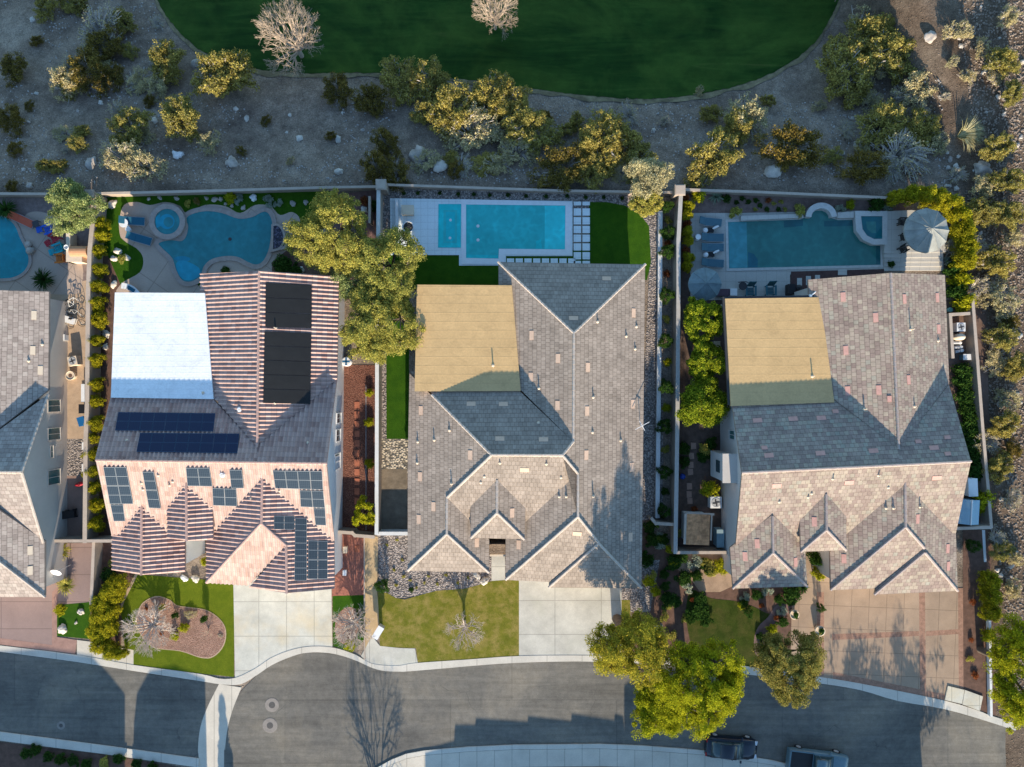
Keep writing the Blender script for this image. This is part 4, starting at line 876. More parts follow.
# h1 freeform pool
POOL1 = smooth([(181, 241), (186, 236), (188, 226), (186, 219), (192, 214), (206, 211), (222, 213), (238, 218.5), (252, 217), (262, 212), (268, 213), (272, 222), (271, 236), (268.5, 250), (263, 261), (256, 264.5), (248, 262), (238, 257), (226, 256), (212, 259), (204, 266), (200, 276), (191, 281.5), (182, 280), (176, 270), (172, 258), (162, 248), (159, 243), (170, 240)], 4)
t = thing('swimming_pool', 'blue freeform pool with curving tan coping behind the white patio cover', 'swimming pool')
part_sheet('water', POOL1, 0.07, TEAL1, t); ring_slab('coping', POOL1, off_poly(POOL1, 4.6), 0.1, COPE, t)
part_sheet('step', smooth([(177, 262), (186, 261), (199, 268), (199, 276), (191, 280), (183, 279), (177, 271)], 3), 0.074, TEAL1L, t)
part_sheet('step', smooth([(174, 258), (182, 256), (190, 258), (188, 261), (179, 261.5)], 3), 0.072, m_water('pool_step_blue', (0.008, 0.22, 0.32, 1), (0.01, 0.25, 0.36, 1)), t)
p = P(230, 239, 0.08); MB().lathe([(0.16, 0.0), (0.12, 0.012)], tuple(p), 12).build('drain_cover', DARK, t)
def disc(cx, cy, r, n=28): return [(cx+r*math.cos(2*math.pi*k/n), cy+r*math.sin(2*math.pi*k/n)) for k in range(n)]
t = thing('round_spa', 'round raised spa with tan coping beside the blue freeform pool', 'spa')
part_sheet('water', disc(167, 221.5, 13), 0.35, TEAL1, t); ring_slab('coping', disc(167, 221.5, 12.8), disc(167, 221.5, 18), 0.42, COPE, t)
part_sheet('bench', disc(167, 221.5, 7.5), 0.354, TEAL1L, t); part_sheet('spa_floor', disc(168.5, 222, 5), 0.357, TEAL1, t)
part_sheet('step', [(155.5, 217), (160, 214), (161, 226), (156.5, 228)], 0.356, TEAL1L, t)
t = thing('fire_bowl', 'half round raised fire bed with dark glass beside the freeform pool', 'fire pit')
HR = [(273.5, 226)]+[(275+8*math.cos(a), 237+11.5*math.sin(a)) for a in [R(-85+170*k/12) for k in range(13)]]+[(273, 249)]
slab('rim', off_poly(HR, 2.2), 0.42, COPE, parent=t); slab('glass_bed', HR, 0.44, m_pebbles('dark_glass_beads', [(0.03, 0.03, 0.05, 1), (0.09, 0.08, 0.13, 1), (0.2, 0.18, 0.24, 1)], 9), parent=t)
slab('seat_wall', [(270, 249.5), (284, 246), (287, 238), (289.5, 238.5), (286, 248.5), (270, 252.5)], 0.4, COPE, parent=t)
# h2 rectangular pool and spa
t = thing('swimming_pool', 'aqua rectangular pool with pale tanning shelf in the white deck', 'swimming pool')
OUT2 = [(466, 204.4), (565.5, 205.4), (565, 249.4), (499, 248.8), (498.5, 258.6), (466, 258)]
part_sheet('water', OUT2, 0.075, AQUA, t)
ring_slab('coping', OUT2, [(461.4, 199.2), (571.5, 201.6), (571.4, 255.2), (505.5, 254.6), (504, 264.6), (461.6, 264)], 0.09, plain('white_coping', (0.82, 0.83, 0.83), 0.7, 0.05), t)
part_sheet('tanning_shelf', [(544.8, 205.6), (565.2, 205.8), (564.8, 249.1), (544.6, 248.9)], 0.079, AQUAL, t)
part_sheet('step', [(466.4, 254.5), (498.4, 255), (498.3, 258.3), (466.3, 257.8)], 0.079, AQUAS, t)
part_sheet('step', [(536, 241), (541, 239), (542, 248.6), (535.5, 248.6)], 0.08, AQUAS, t)
for px, py in ((478, 226), (478, 240)): MB().lathe([(0.14, 0), (0.1, 0.01)], tuple(P(px, py, 0.082)), 10).build('drain_cover', WHITE, t)
t = thing('rectangular_spa', 'small rectangular spa with a bench ring at the left of the white decked pool', 'spa')
part_sheet('water', [(438.4, 204), (461.2, 204), (460.9, 247.8), (438, 247.6)], 0.078, AQUAS, t)
part_sheet('spa_floor', [(443.5, 210), (457.3, 210), (457, 243), (443.3, 243)], 0.082, AQUA, t)
part_sheet('bench', [(446, 212), (455, 212), (454.6, 241), (446, 241)], 0.086, m_water('spa_water_mid', (0.008, 0.5, 0.52, 1), (0.012, 0.54, 0.56, 1)), t)
for px, py in ((450.5, 220), (450, 238)): MB().lathe([(0.12, 0), (0.09, 0.01)], tuple(P(px, py, 0.09)), 10).build('spa_jet', WHITE, t)
k = 0
for i, cx in enumerate((577.4, 586.2)):
    for j in range(8):
        cy = 203.2+8.75*j if j else 203.4; hh = 3.6 if j else 1.8
        slab('paving_slab', [(cx-3.7, cy-hh), (cx+3.7, cy-hh), (cx+3.7, cy+hh), (cx-3.7, cy+hh)], 0.06, WDECK, 'thing', 'white square paving slab set in the green turf at the end of the aqua pool', 'paver', group='white paving slabs in the green turf')
for i in range(8):
    cx = 510.5+8.75*i
    slab('paving_slab', [(cx-3.6, 258.4), (cx+3.6, 258.4), (cx+3.6, 266), (cx-3.6, 266)], 0.06, WDECK, 'thing', 'white paving slab in the row between the aqua pool and the grey roof', 'paver', group='white slabs along the house side of the aqua pool')
# h3 pool
t = thing('swimming_pool', 'deep teal rectangular pool with curved alcove and grey shelf behind the brown tiled house', 'swimming pool')
OUT3 = [(728, 222), (800, 219.5), (806, 217), (810, 213.5), (816, 210.5), (822, 210.5), (827, 213), (831, 218), (838, 220), (855, 219.8), (856, 228), (861, 236), (868, 241.5), (880.5, 243), (880.7, 264.8), (729, 268.4)]
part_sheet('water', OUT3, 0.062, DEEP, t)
CP = plain('grey_coping', (0.5, 0.49, 0.46), 0.8, 0.1, 3, 16)
ring_slab('coping', OUT3, off_poly(OUT3, 2.6), 0.085, CP, t)
part_sheet('tanning_shelf', [(728.3, 222.3), (746.6, 221.8), (747.5, 267.8), (729.3, 268)], 0.066, DEEPL, t)
part_sheet('step', [(748, 252), (754, 254), (758, 260), (757.5, 267.5), (748, 267.6)], 0.066, m_water('pool_step_teal', (0.01, 0.11, 0.15, 1), (0.014, 0.13, 0.17, 1)), t)
part_sheet('bench', [(784, 220.8), (803, 219.5), (803, 226), (784, 227.5)], 0.066, m_water('pool_bench_teal', (0.012, 0.10, 0.115, 1), (0.016, 0.12, 0.135, 1)), t)
part_sheet('bench', [(824, 221), (855, 220.3), (856, 226), (824, 226.6)], 0.066, m_water('pool_bench_teal2', (0.012, 0.10, 0.115, 1), (0.016, 0.12, 0.135, 1)), t)
part_sheet('bench', [(876, 244), (880.3, 243.5), (880.3, 264), (876, 264.4)], 0.066, m_water('pool_bench_teal3', (0.012, 0.11, 0.12, 1), (0.016, 0.12, 0.13, 1)), t)
slab('raised_wall', [(741, 215.8), (802, 213.8), (804, 217.5), (741, 220.6)], 0.45, GDECK, parent=t)
arc = [(821.5+15.5*math.cos(R(a)), 216.5+14*math.sin(R(a))) for a in range(180, 361, 15)]+[(821.5+10*math.cos(R(a)), 217+8.8*math.sin(R(a))) for a in range(360, 179, -15)]
slab('alcove_wall', arc, 0.6, CP, parent=t)
slab('raised_wall', [(837.5, 212.5), (854, 211.5), (854, 217.6), (837.5, 218.2)], 0.45, GDECK, parent=t)
t = thing('corner_spa', 'raised spa with quarter round edge at the right end of the deep teal pool', 'spa')
SP = [(861, 216), (882.6, 216), (882.6, 238.7), (874, 239), (867, 235.5), (862.5, 229)]
part_sheet('water', SP, 0.5, m_water('spa_water_teal', (0.006, 0.11, 0.13, 1), (0.008, 0.13, 0.15, 1)), t)
ring_slab('coping', SP, [(855, 211), (887.5, 211), (887.5, 244.5), (873, 244.6), (863, 240), (856.5, 231)], 0.56, CP, t)
part_sheet('bench', [(866, 221.5), (876, 221.5), (876, 233), (872, 233), (867, 229)], 0.505, DEEP, t)

# ------------------------------------------------------------------ furniture
def paint(name, c, rough=0.6): return plain(name, c, rough, 0.06, 3, 20, 0.1)
def lounger(label, px, py, rz, col, group=None, frame=None):
    p = P(px, py, 0.3); t = thing('sun_lounger', label, 'sun lounger', (p.x, p.y, 0.04), rz, group); fr = frame or GREY
    MB().box((0.2, 0, 0.3), (1.45, 0.66, 0.07)).build('seat_pad', col, t)
    mb = MB(); mb.box((0, 0, 0), (0.72, 0.64, 0.07)); c, s_ = math.cos(R(32)), math.sin(R(32))
    mb.v = [(-0.5+(v[0]-0.36)*c*1.0+v[2]*s_, v[1], 0.32-(v[0]-0.36)*s_+v[2]*c) for v in mb.v]; mb.build('backrest', col, t)
    MB().box((0.0, 0.35, 0.24), (1.9, 0.05, 0.06)).box((0.0, -0.35, 0.24), (1.9, 0.05, 0.06)).box((0.93, 0, 0.24), (0.05, 0.65, 0.06)).box((-0.93, 0, 0.24), (0.05, 0.65, 0.06)).build('frame', fr, t)
    for sx in (-0.85, 0.85):
        for sy in (-0.33, 0.33): MB().box((sx, sy, 0.1), (0.05, 0.05, 0.22)).build('leg', fr, t)
    return t
def slat_chair(label, px, py, rz, col, group=None, name='garden_chair', k=1.0):
    """slatted lawn chair with wide arms, facing +x"""
    p = P(px, py, 0.4); t = thing(name, label, 'chair', (p.x, p.y, 0.03), rz, group)
    s = MB(); b = MB()
    for i in range(5): s.box((0.28*k-i*0.12*k, 0, 0.38-i*0.02), (0.1*k, 0.56*k, 0.03))
    for i in range(5): b.box((-0.42*k, (-0.24+i*0.12)*k, 0.68), (0.05, 0.1*k, 0.8)); 
    b.v = [(v[0]-(v[2]-0.35)*0.35, v[1], v[2]) for v in b.v]
    s.build('seat', col, t); b.build('backrest', col, t)
    for sy in (-1, 1): MB().box((0.0, sy*0.36*k, 0.56), (0.8*k, 0.15*k, 0.03)).build('armrest', col, t)
    for sx, sy in ((0.32, 1), (0.32, -1), (-0.35, 1), (-0.35, -1)): MB().box((sx*k, sy*0.32*k, 0.27), (0.09, 0.04, 0.54)).build('leg', col, t)
    return t
def footstool(label, px, py, rz, col):
    p = P(px, py, 0.35); t = thing('footstool', label, 'footstool', (p.x, p.y, 0.03), rz)
    s = MB()
    for i in range(4): s.box((-0.2+i*0.13, 0, 0.34-abs(i-1.5)*0.02), (0.11, 0.52, 0.03))
    s.build('seat', col, t)
    for sx, sy in ((0.2, 1), (0.2, -1), (-0.2, 1), (-0.2, -1)): MB().box((sx, sy*0.22, 0.16), (0.05, 0.05, 0.32)).build('leg', col, t)
CB, CR, CT, CO, COR = paint('blue_chair_paint', (0.015, 0.10, 0.5)), paint('red_chair_paint', (0.36, 0.015, 0.03)), paint('turquoise_chair_paint', (0.01, 0.33, 0.4)), paint('orange_chair_paint', (0.55, 0.16, 0.02)), paint('coral_paint', (0.5, 0.1, 0.05))
slat_chair('bright blue slatted garden chair on the tan deck', 48.5, 229.5, R(200), CB); footstool('blue slatted footstool in front of the blue chair', 39, 229.5, R(195), CB)
slat_chair('red slatted garden chair between the blue and turquoise chairs', 55, 237.5, R(215), CR); footstool('red slatted footstool in front of the red chair', 47.5, 243, R(215), CR)
slat_chair('turquoise slatted garden chair beside the orange chair', 58.5, 248.5, R(200), CT); footstool('turquoise slatted footstool in front of the turquoise chair', 51.5, 252, R(200), CT)
slat_chair('orange slatted garden chair beside the grill counter', 60, 258.5, R(185), CO)
lounger('coral red folding lounger beside the teal pool', 23.5, 220.5, R(-25), COR)
p = P(36, 224, 0.4); t = thing('side_table', 'small dark square table beside the blue footstool', 'table', (p.x, p.y, 0.03), 0.3)
MB().box((0, 0, 0.42), (0.55, 0.55, 0.04)).build('tabletop', DARK, t)
for sx in (-1, 1):
    for sy in (-1, 1): MB().box((sx*0.22, sy*0.22, 0.2), (0.04, 0.04, 0.4)).build('leg', DARK, t)
def pot(label, px, py, r, mat, plant=None, h=0.45, group=None):
    p = P(px, py, h); t = thing('plant_pot', label, 'plant pot', (p.x, p.y, 0.02), 0, group)
    MB().lathe([(r*0.7, 0), (r*0.95, h*0.8), (r, h), (r*0.84, h), (r*0.8, h-0.05)], (0, 0, 0), 18).build('pot', mat, t)
    MB().lathe([(r*0.82, h-0.06), (0.01, h-0.04)], (0, 0, 0), 14).build('soil', BARK, t)
    if plant: shrub_mesh_part(t, r*0.95, h, plant)
    return t
for (px, py, r_) in ((27.5, 244, 0.3), (29, 250, 0.36)):
    p = P(px, py, 0.4); tag(MB().rock((p.x, p.y, 0.25), r_, int(px*7), 0.8).build('boulder', STONE), 'grey boulder on the coping at the right edge of the teal pool', 'boulder', 'two grey boulders on the teal pool edge')
# grill counter, sunlit by the wall
t = thing('grill_counter', 'tan block grill counter in an L against the sunlit wall', 'counter', tuple(P(76, 262, 0).xy)+(0,)); o = Vector(t.location)
def rel(px, py, h, o): q = P(px, py, h)-o; return q
for (a, b, n) in (((66, 233), (70, 262), 'counter_leg'), ((66, 256), (82, 262), 'counter_top')):
    A = rel(*a, 0.95, o); B = rel(*b, 0.95, o); MB().box(((A.x+B.x)/2, (A.y+B.y)/2, 0.47+(0.002 if n[-1] == 'p' else 0)), (abs(A.x-B.x), abs(A.y-B.y), 0.96)).build(n, CREAM, t)
p = P(78, 251, 1.1); t = thing('covered_grill', 'large orange tan rounded grill cover beside the sunlit wall', 'grill', (p.x, p.y, 0))
MB().box((0, 0, 0.45), (1.5, 0.95, 0.9)).build('cabinet', plain('terracotta_cover', (0.5, 0.27, 0.15), 0.8, 0.1), t)
prof = MB(); vs = []; fs = []
for i, x in enumerate((-0.75, 0.75)):
    for k in range(9): a = math.pi*k/8; vs.append((x, 0.46*math.cos(a), 0.9+0.34*math.sin(a)))
fs = [(k, k+1, 10+k, 9+k) for k in range(8)]+[tuple(range(9)), tuple(range(17, 8, -1))]
prof.add(vs, fs).build('hood', plain('terracotta_cover', (0.5, 0.27, 0.15)), t)
p = P(67.5, 247.5, 1.0); t = thing('plant_pot', 'small white pot at the end of the grill counter', 'plant pot', (p.x, p.y, 0.95)); MB().lathe([(0.15, 0), (0.22, 0.25), (0.18, 0.25), (0.14, 0.1)], (0, 0, 0), 14).build('pot', WHITE, t)
# spa loungers at house 1
BLU = paint('blue_cushion', (0.02, 0.11, 0.17), 0.9)
lounger('blue lounger on the round tan deck left of the round spa, farther from the house', 134, 221, R(-3), BLU)
lounger('blue lounger on the round tan deck left of the round spa, nearer the house', 141, 239, R(-16), BLU)
p = P(123.5, 223, 0.5); t = thing('side_table', 'round white side table beside the upper blue lounger at the spa', 'table', (p.x, p.y, 0.03))
MB().lathe([(0.38, 0), (0.4, 0.03)], (0, 0, 0.46), 18).build('tabletop', WHITE, t); MB().tube([(0, 0, 0), (0, 0, 0.47)], 0.05).lathe([(0.25, 0), (0.05, 0.04)], (0, 0, 0), 14).build('leg', WHITE, t)
p = P(128, 229, 0.4); t = thing('stool', 'small white stool between the two blue loungers at the spa', 'stool', (p.x, p.y, 0.03)); MB().lathe([(0.24, 0), (0.25, 0.04)], (0, 0, 0.36), 16).build('seat', WHITE, t); MB().tube([(0, 0, 0), (0, 0, 0.37)], [0.16, 0.06]).build('leg', WHITE, t)
p = P(131, 289.5, 0.4); t = thing('garden_bench', 'white curved garden bench with blue cushion at the edge of the white patio cover', 'bench', (p.x, p.y, 0.02), R(-32))
mb = MB(); pts = [(-0.9+0.225*k, 0.35*math.cos((k-4)/4*1.3)-0.25, 0) for k in range(9)]
for i in range(8): mb.box(((pts[i][0]+pts[i+1][0])/2, (pts[i][1]+pts[i+1][1])/2, 0.36), (0.25, 0.5, 0.06), math.atan2(pts[i+1][1]-pts[i][1], 0.225))
mb.build('seat', WHITE, t); MB().box((0, 0.05, 0.42), (0.7, 0.3, 0.06), 0).build('cushion', BLU, t)
for sx in (-0.7, 0.7): MB().box((sx, -0.05, 0.17), (0.06, 0.4, 0.34)).build('leg', WHITE, t)
# h2: storage chest, round planter, bench rail
p = P(407.5, 210, 0.55); t = thing('storage_chest', 'cream slatted chest on the white deck above the round planter', 'chest', (p.x, p.y, 0.05))
MB().box((0, 0, 0.25), (1.02, 0.8, 0.5)).build('chest_body', CREAM, t); lid = MB(); lid.box((0, 0, 0.53), (1.08, 0.86, 0.06))
for i in range(3): lid.box((-0.3+0.3*i, -0.02, 0.565), (0.22, 0.7, 0.012))
lid.build('lid', CREAM, t)
p = P(408, 227, 0.4); t = thing('fire_bowl', 'round white bowl with dark rock filling on the white deck', 'fire pit', (p.x, p.y, 0.05))
MB().lathe([(0.35, 0), (0.52, 0.35), (0.54, 0.4), (0.46, 0.4), (0.42, 0.33)], (0, 0, 0), 24).build('bowl', WHITE, t); MB().lathe([(0.44, 0.33), (0.2, 0.36), (0.01, 0.37)], (0, 0, 0), 16).build('rock_filling', DARKGRAVEL, t)
yard_wall('white low wall across the left end of the white deck', [(396.5, 200), (397, 228)], 0.5, 0.2, WHITEW, WHITEW, name='low_wall')
# h3 pool furniture
GRB = paint('grey_blue_sling', (0.07, 0.15, 0.19), 0.9)
for (px, py, rz, lab) in ((711, 222, -6, 'grey blue lounger farthest from the round parasol'), (713, 237.5, -1, 'grey blue lounger just below the first white towel table'), (713, 247.5, 0, 'grey blue lounger just above the second white towel table'), (713, 263, -4, 'grey blue lounger nearest the round parasol')):
    lounger(lab, px, py, R(rz), GRB)
for (px, py, lab) in ((711, 230, 'between the two upper loungers'), (711.5, 254.5, 'between the two lower loungers')):
    p = P(px, py, 0.4); t = thing('side_table', 'small dark table '+lab+' on the grey deck', 'table', (p.x, p.y, 0.04)); MB().box((0, 0, 0.38), (0.5, 0.42, 0.04)).build('tabletop', BLACK, t)
    for sx in (-1, 1):
        for sy in (-1, 1): MB().box((sx*0.2, sy*0.16, 0.18), (0.04, 0.04, 0.36)).build('leg', BLACK, t)
    q = P(px+4.5, py-2.5, 0.5); tag(MB().tube([(-0.24, -0.1, 0), (0.0, 0.02, 0.02), (0.26, 0.14, 0)], [0.07, 0.11, 0.08], 8).build('towel_roll', WHITE, None, (q.x, q.y, 0.49)), 'rolled white towel on the dark table '+lab, 'towel')
    q = P(px-6, py+0.5, 0.25); t2 = thing('garden_stool', 'white drum stool '+lab+' beside the dark table', 'stool', (q.x, q.y, 0.04)); MB().lathe([(0.16, 0), (0.24, 0.2), (0.2, 0.4), (0.01, 0.42)], (0, 0, 0), 16).build('stool_body', WHITE, t2)
p = P(698, 237, 0.7); t = thing('garden_urn', 'tall white curved urn on the grey deck left of the loungers', 'urn', (p.x, p.y, 0.04)); MB().lathe([(0.15, 0), (0.28, 0.3), (0.2, 0.62), (0.25, 0.75), (0.2, 0.72)], (0, 0, 0), 18).build('vessel', WHITE, t)
def parasol(label, px, py, h, r, mat, n=8, name='parasol', cat='parasol', pole=True, rise=0.55, ribs=True):
    p = P(px, py, h); t = thing(name, label, cat, (p.x, p.y, 0.03)); vs = [(0, 0, h+rise)]; fs = []
    K = 4
    for i in range(1, K+1):
        rr = r*i/K
        for k in range(n*4):
            a = 2*math.pi*k/(n*4); sag = 0.07*abs(math.sin(n*a/2))*i/K; vs.append((rr*math.cos(a)*(1-0.03*abs(math.sin(n*a/2))), rr*math.sin(a)*(1-0.03*abs(math.sin(n*a/2))), h+rise*(1-(i/K))**0.9-sag))
    m = n*4
    for k in range(m): fs.append((0, 1+k, 1+(k+1) % m))
    for i in range(K-1):
        for k in range(m): fs.append((1+i*m+k, 1+(i+1)*m+k, 1+(i+1)*m+(k+1) % m, 1+i*m+(k+1) % m))
    for k in range(m): fs.append((1+(K-1)*m+k, len(vs)+k, len(vs)+(k+1) % m, 1+(K-1)*m+(k+1) % m))
    vs += [(v[0], v[1], v[2]-0.18) for v in vs[1+(K-1)*m:1+K*m]]
    MB().add(vs, fs).build('canopy', mat, t)
    if pole: MB().tube([(0, 0, 0), (0, 0, h+rise)], 0.035, 8).build('pole', DARK, t); MB().lathe([(0.35, 0), (0.3, 0.07), (0.06, 0.1)], (0, 0, 0), 16).build('base', DARK, t)
    if ribs:
        rb = MB()
        for k in range(n): a = 2*math.pi*k/n; rb.tube([(0, 0, h+rise+0.012), (r*0.5*math.cos(a), r*0.5*math.sin(a), h+rise*0.54+0.015), (r*math.cos(a), r*math.sin(a), h+0.02)], 0.02, 4)
        rb.build('rib', mat, t)
    return t
CAN1 = plain('grey_blue_canvas', (0.16, 0.22, 0.24), 0.9, 0.2, 2, 20, 0.2)
parasol('round grey blue parasol by the ficus trees on the grey deck', 705, 284, 2.3, 1.42, CAN1)
t = parasol('large round grey and cream canvas gazebo on the raised terrace beside the corner spa', 926.5, 230.5, 2.9, 1.9, plain('gazebo_canvas', (0.27, 0.28, 0.26), 0.9, 0.3, 0.9, 12, 0.3), 12, 'gazebo', 'gazebo', False, 0.75)
for k in range(4): a = R(45+90*k); MB().tube([(1.6*math.cos(a), 1.6*math.sin(a), 0.3), (1.6*math.cos(a), 1.6*math.sin(a), 2.95)], 0.05).build('post', DARK, t)
slab('terrace', [(884.5, 211.5), (912, 210), (945, 216), (946, 252), (884.5, 253)], 0.5, GDECK)
for i in range(4): slab('stair_step', [(884.5, 253+i*4.4), (943, 252+i*4.4), (943, 257.4+i*4.4), (884.5, 257.4+i*4.4)], 0.42-0.1*i, GDECK)
DRK = paint('dark_wicker', (0.03, 0.028, 0.026))
for (px, py, rz, lab) in ((899.5, 223, 0, 'dark wicker chair under the gazebo edge, farthest from the steps'), (901.5, 238, 10, 'dark wicker chair under the gazebo edge, middle one'), (900.5, 249.5, 30, 'dark wicker chair nearest the terrace steps')):
    c = slat_chair(lab, px, py, R(rz), DRK, None, 'wicker_chair', 0.8); c.location.z = 0.51
SL = paint('teal_sling', (0.05, 0.15, 0.18), 0.9)
slat_chair('teal sling chair by the patio cover, nearer the grill table', 750.5, 291, R(-90), SL, None, 'sling_chair', 1.1)
slat_chair('teal sling chair by the patio cover, farther from the grill table', 770.5, 290.5, R(-90), SL, None, 'sling_chair', 1.1)
p = P(743, 286, 0.7); t = thing('garden_table', 'small dark table with curved rail beside the teal sling chair', 'table', (p.x, p.y, 0.04)); MB().lathe([(0.36, 0), (0.37, 0.03)], (0, 0, 0.6), 16).build('tabletop', DARK, t); MB().tube([(-0.45, 0.3, 0.75), (-0.2, 0.36, 0.78), (0.2, 0.36, 0.78), (0.45, 0.3, 0.75)], 0.04).build('rail', DARK, t)
for a in (0, 2.1, 4.2): MB().tube([(0.25*math.cos(a), 0.25*math.sin(a), 0), (0.1*math.cos(a), 0.1*math.sin(a), 0.6)], 0.025).build('leg', DARK, t)
p = P(728, 292, 0.8); t = thing('storage_chest', 'low plum and white storage bench below the round parasol', 'chest', (p.x, p.y, 0.04)); MB().box((-0.35, 0, 0.3), (1.1, 0.6, 0.6)).build('chest_body', paint('plum_paint', (0.1, 0.06, 0.08)), t); MB().box((0.55, 0.02, 0.32), (0.6, 0.62, 0.64)).build('lid', WHITE, t)
p = P(796, 289, 0.9); t = thing('kettle_grill', 'black grill with round lid beside the tan patio cover', 'grill', (p.x, p.y, 0.04)); MB().box((-0.3, 0, 0.4), (0.6, 0.9, 0.8)).build('cabinet', BLACK, t); MB().lathe([(0.03, 0.55), (0.26, 0.68), (0.3, 0.8), (0.26, 0.92), (0.05, 1.0), (0.001, 1.0)], (0.3, 0.1, 0), 16).build('kettle', BLACK, t)
for a in (0, 2.1, 4.2): MB().tube([(0.3+0.25*math.cos(a), 0.1+0.25*math.sin(a), 0), (0.3+0.1*math.cos(a), 0.1+0.1*math.sin(a), 0.62)], 0.02).build('leg', BLACK, t)
p = P(813, 293.5, 4.4); t = thing('floodlight', 'white bracket light at the corner of the tan patio cover and brown roof', 'lamp', (p.x, p.y, 4.75)); MB().tube([(-0.35, -0.25, 0), (0.3, 0.3, 0.05)], 0.05).build('arm', WHITE, t); MB().lathe([(0.16, 0), (0.1, 0.18), (0.01, 0.2)], (-0.35, -0.25, -0.1), 12).build('lamp_head', WHITE, t)

# ------------------------------------------------------------------ side yard equipment
def ac_unit(label, px, py, s=0.9, h=0.85, rz=0, top=None, z=0.03):
    p = P(px, py, h); t = thing('air_conditioner', label, 'air conditioner', (p.x, p.y, z), rz)
    MB().box((0, 0, h/2), (s, s, h)).build('case', top or WHITE, t)
    MB().lathe([(s*0.42, 0.012), (s*0.40, 0.03), (s*0.36, 0.012)], (0, 0, h), 20).build('fan_ring', GREY, t)
    f = MB()
    for k in range(4): a = k*math.pi/2; f.box((0.17*s*math.cos(a+.3), 0.17*s*math.sin(a+.3), h+0.016), (0.3*s, 0.13*s, 0.012), a)
    f.build('fan', DARK, t); return t
def bin_(label, px, py, col, rz=0, w=0.6, d=0.75, h=1.05, name='wheeled_bin', cat='bin'):
    p = P(px, py, h); t = thing(name, label, cat, (p.x, p.y, 0.02), rz)
    b = MB(); b.box((0, 0, h/2-0.03), (w*0.85, d*0.85, h-0.06)); b.v = [(v[0]*(1.0 if v[2] < 0.3 else 1.16), v[1]*(1.0 if v[2] < 0.3 else 1.16), v[2]) for v in b.v]; b.build('bin_body', col, t)
    MB().box((0, 0.02, h), (w*1.04, d*1.06, 0.06)).box((0, d*0.5, h-0.02), (w*0.8, 0.08, 0.08)).build('lid', col, t)
    for sx in (-1, 1): MB().tube([(sx*w*0.4, d*0.42, 0.1), (sx*w*0.47, d*0.42, 0.1)], 0.1, 12).build('wheel', BLACK, t)
def box_thing(name, label, cat, px, py, size, mat, lidmat=None, rz=0, z=0.02):
    p = P(px, py, size[2]); t = thing(name, label, cat, (p.x, p.y, z), rz)
    MB().box((0, 0, size[2]/2-0.03), (size[0], size[1], size[2]-0.06)).build('box_body', mat, t); MB().box((0, 0, size[2]-0.02), (size[0]+0.06, size[1]+0.06, 0.05)).build('lid', lidmat or mat, t); return t
ac_unit('white air conditioner with round fan below the trimmed bush beside the beige bay', 716, 502.5, 1.0, 0.8)
ac_unit('white air conditioner inside the low L wall right of the brown tiled house', 961, 327, 0.75, 0.8)
p = P(962, 336.7, 0.9); t = thing('pool_filter', 'cream oval pool filter tank beside the white air conditioner', 'filter tank', (p.x, p.y, 0.02)); MB().lathe([(0.25, 0), (0.33, 0.2), (0.33, 0.7), (0.2, 0.95), (0.01, 1.0)], (0, 0, 0), 18, True, 1.35, 0.9).build('tank', CREAM, t); MB().tube([(-0.3, 0, 0.3), (-0.7, 0, 0.3), (-0.7, -0.5, 0.2)], 0.04).build('pipe', GREY, t)
for k, (px, py) in enumerate(((958, 342.5), (959, 347), (960, 351))):
    p = P(px, py, 0.5); t = thing('pool_pump', 'small pale pool pump in the row below the oval filter tank', 'pump', (p.x, p.y, 0.02), 0.1*k, 'row of pool pumps'); MB().tube([(-0.3, 0, 0.22), (0.2, 0, 0.22)], 0.14, 12).build('motor', GREY, t); MB().lathe([(0.14, 0), (0.15, 0.35), (0.1, 0.4), (0.01, 0.4)], (0.3, 0, 0), 12).build('strainer', WHITE, t)
box_thing('storage_bin', 'blue grey box with pale lid below the pool pumps', 'box', 969, 357, (0.95, 0.45, 0.6), paint('blue_grey_box', (0.12, 0.2, 0.24)), WHITE)
MB_ = MB().lathe([(0.18, 0), (0.12, 0.3)], (0, 0, 0), 14)
p = P(952, 309.5, 0.5); t = thing('hose_reel', 'round teal hose reel at the hedge corner by the low L wall', 'hose reel', (p.x, p.y, 0.02)); MB().lathe([(0.2, 0), (0.22, 0.3), (0.16, 0.34)], (0, 0, 0), 18).build('reel', paint('teal_reel', (0.2, 0.4, 0.38)), t)
box_thing('storage_cabinet', 'pale upright cabinet above the pale blue shed', 'cabinet', 973, 487.5, (0.75, 1.5, 1.3), WHITE, None, 0.04)
p = P(970.5, 512.5, 2.0); t = thing('garden_shed', 'pale blue plastic shed with ridged roof in the side yard corner', 'shed', (p.x, p.y, 0.02), R(-3)); PB = paint('pale_blue_plastic', (0.28, 0.42, 0.5), 0.6)
MB().box((0, 0, 0.85), (1.7, 1.95, 1.7)).build('shed_wall', PB, t)
for sg in (-1, 1): MB().add([(0.0, -1.05, 2.1), (0.0, 1.05, 2.1), (sg*0.95, 1.05, 1.68), (sg*0.95, -1.05, 1.68), (0.0, -1.05, 2.04), (0.0, 1.05, 2.04), (sg*0.95, 1.05, 1.62), (sg*0.95, -1.05, 1.62)], [(0, 1, 2, 3), (7, 6, 5, 4), (0, 3, 7, 4), (3, 2, 6, 7), (2, 1, 5, 6)]).build('shed_roof', PB, t)
MB().tube([(0, -1.06, 2.11), (0, 1.06, 2.11)], 0.05, 8).build('ridge', WHITE, t)
MB().box((0, -0.99, 0.8), (0.8, 0.04, 1.5)).build('door', WHITE, t)
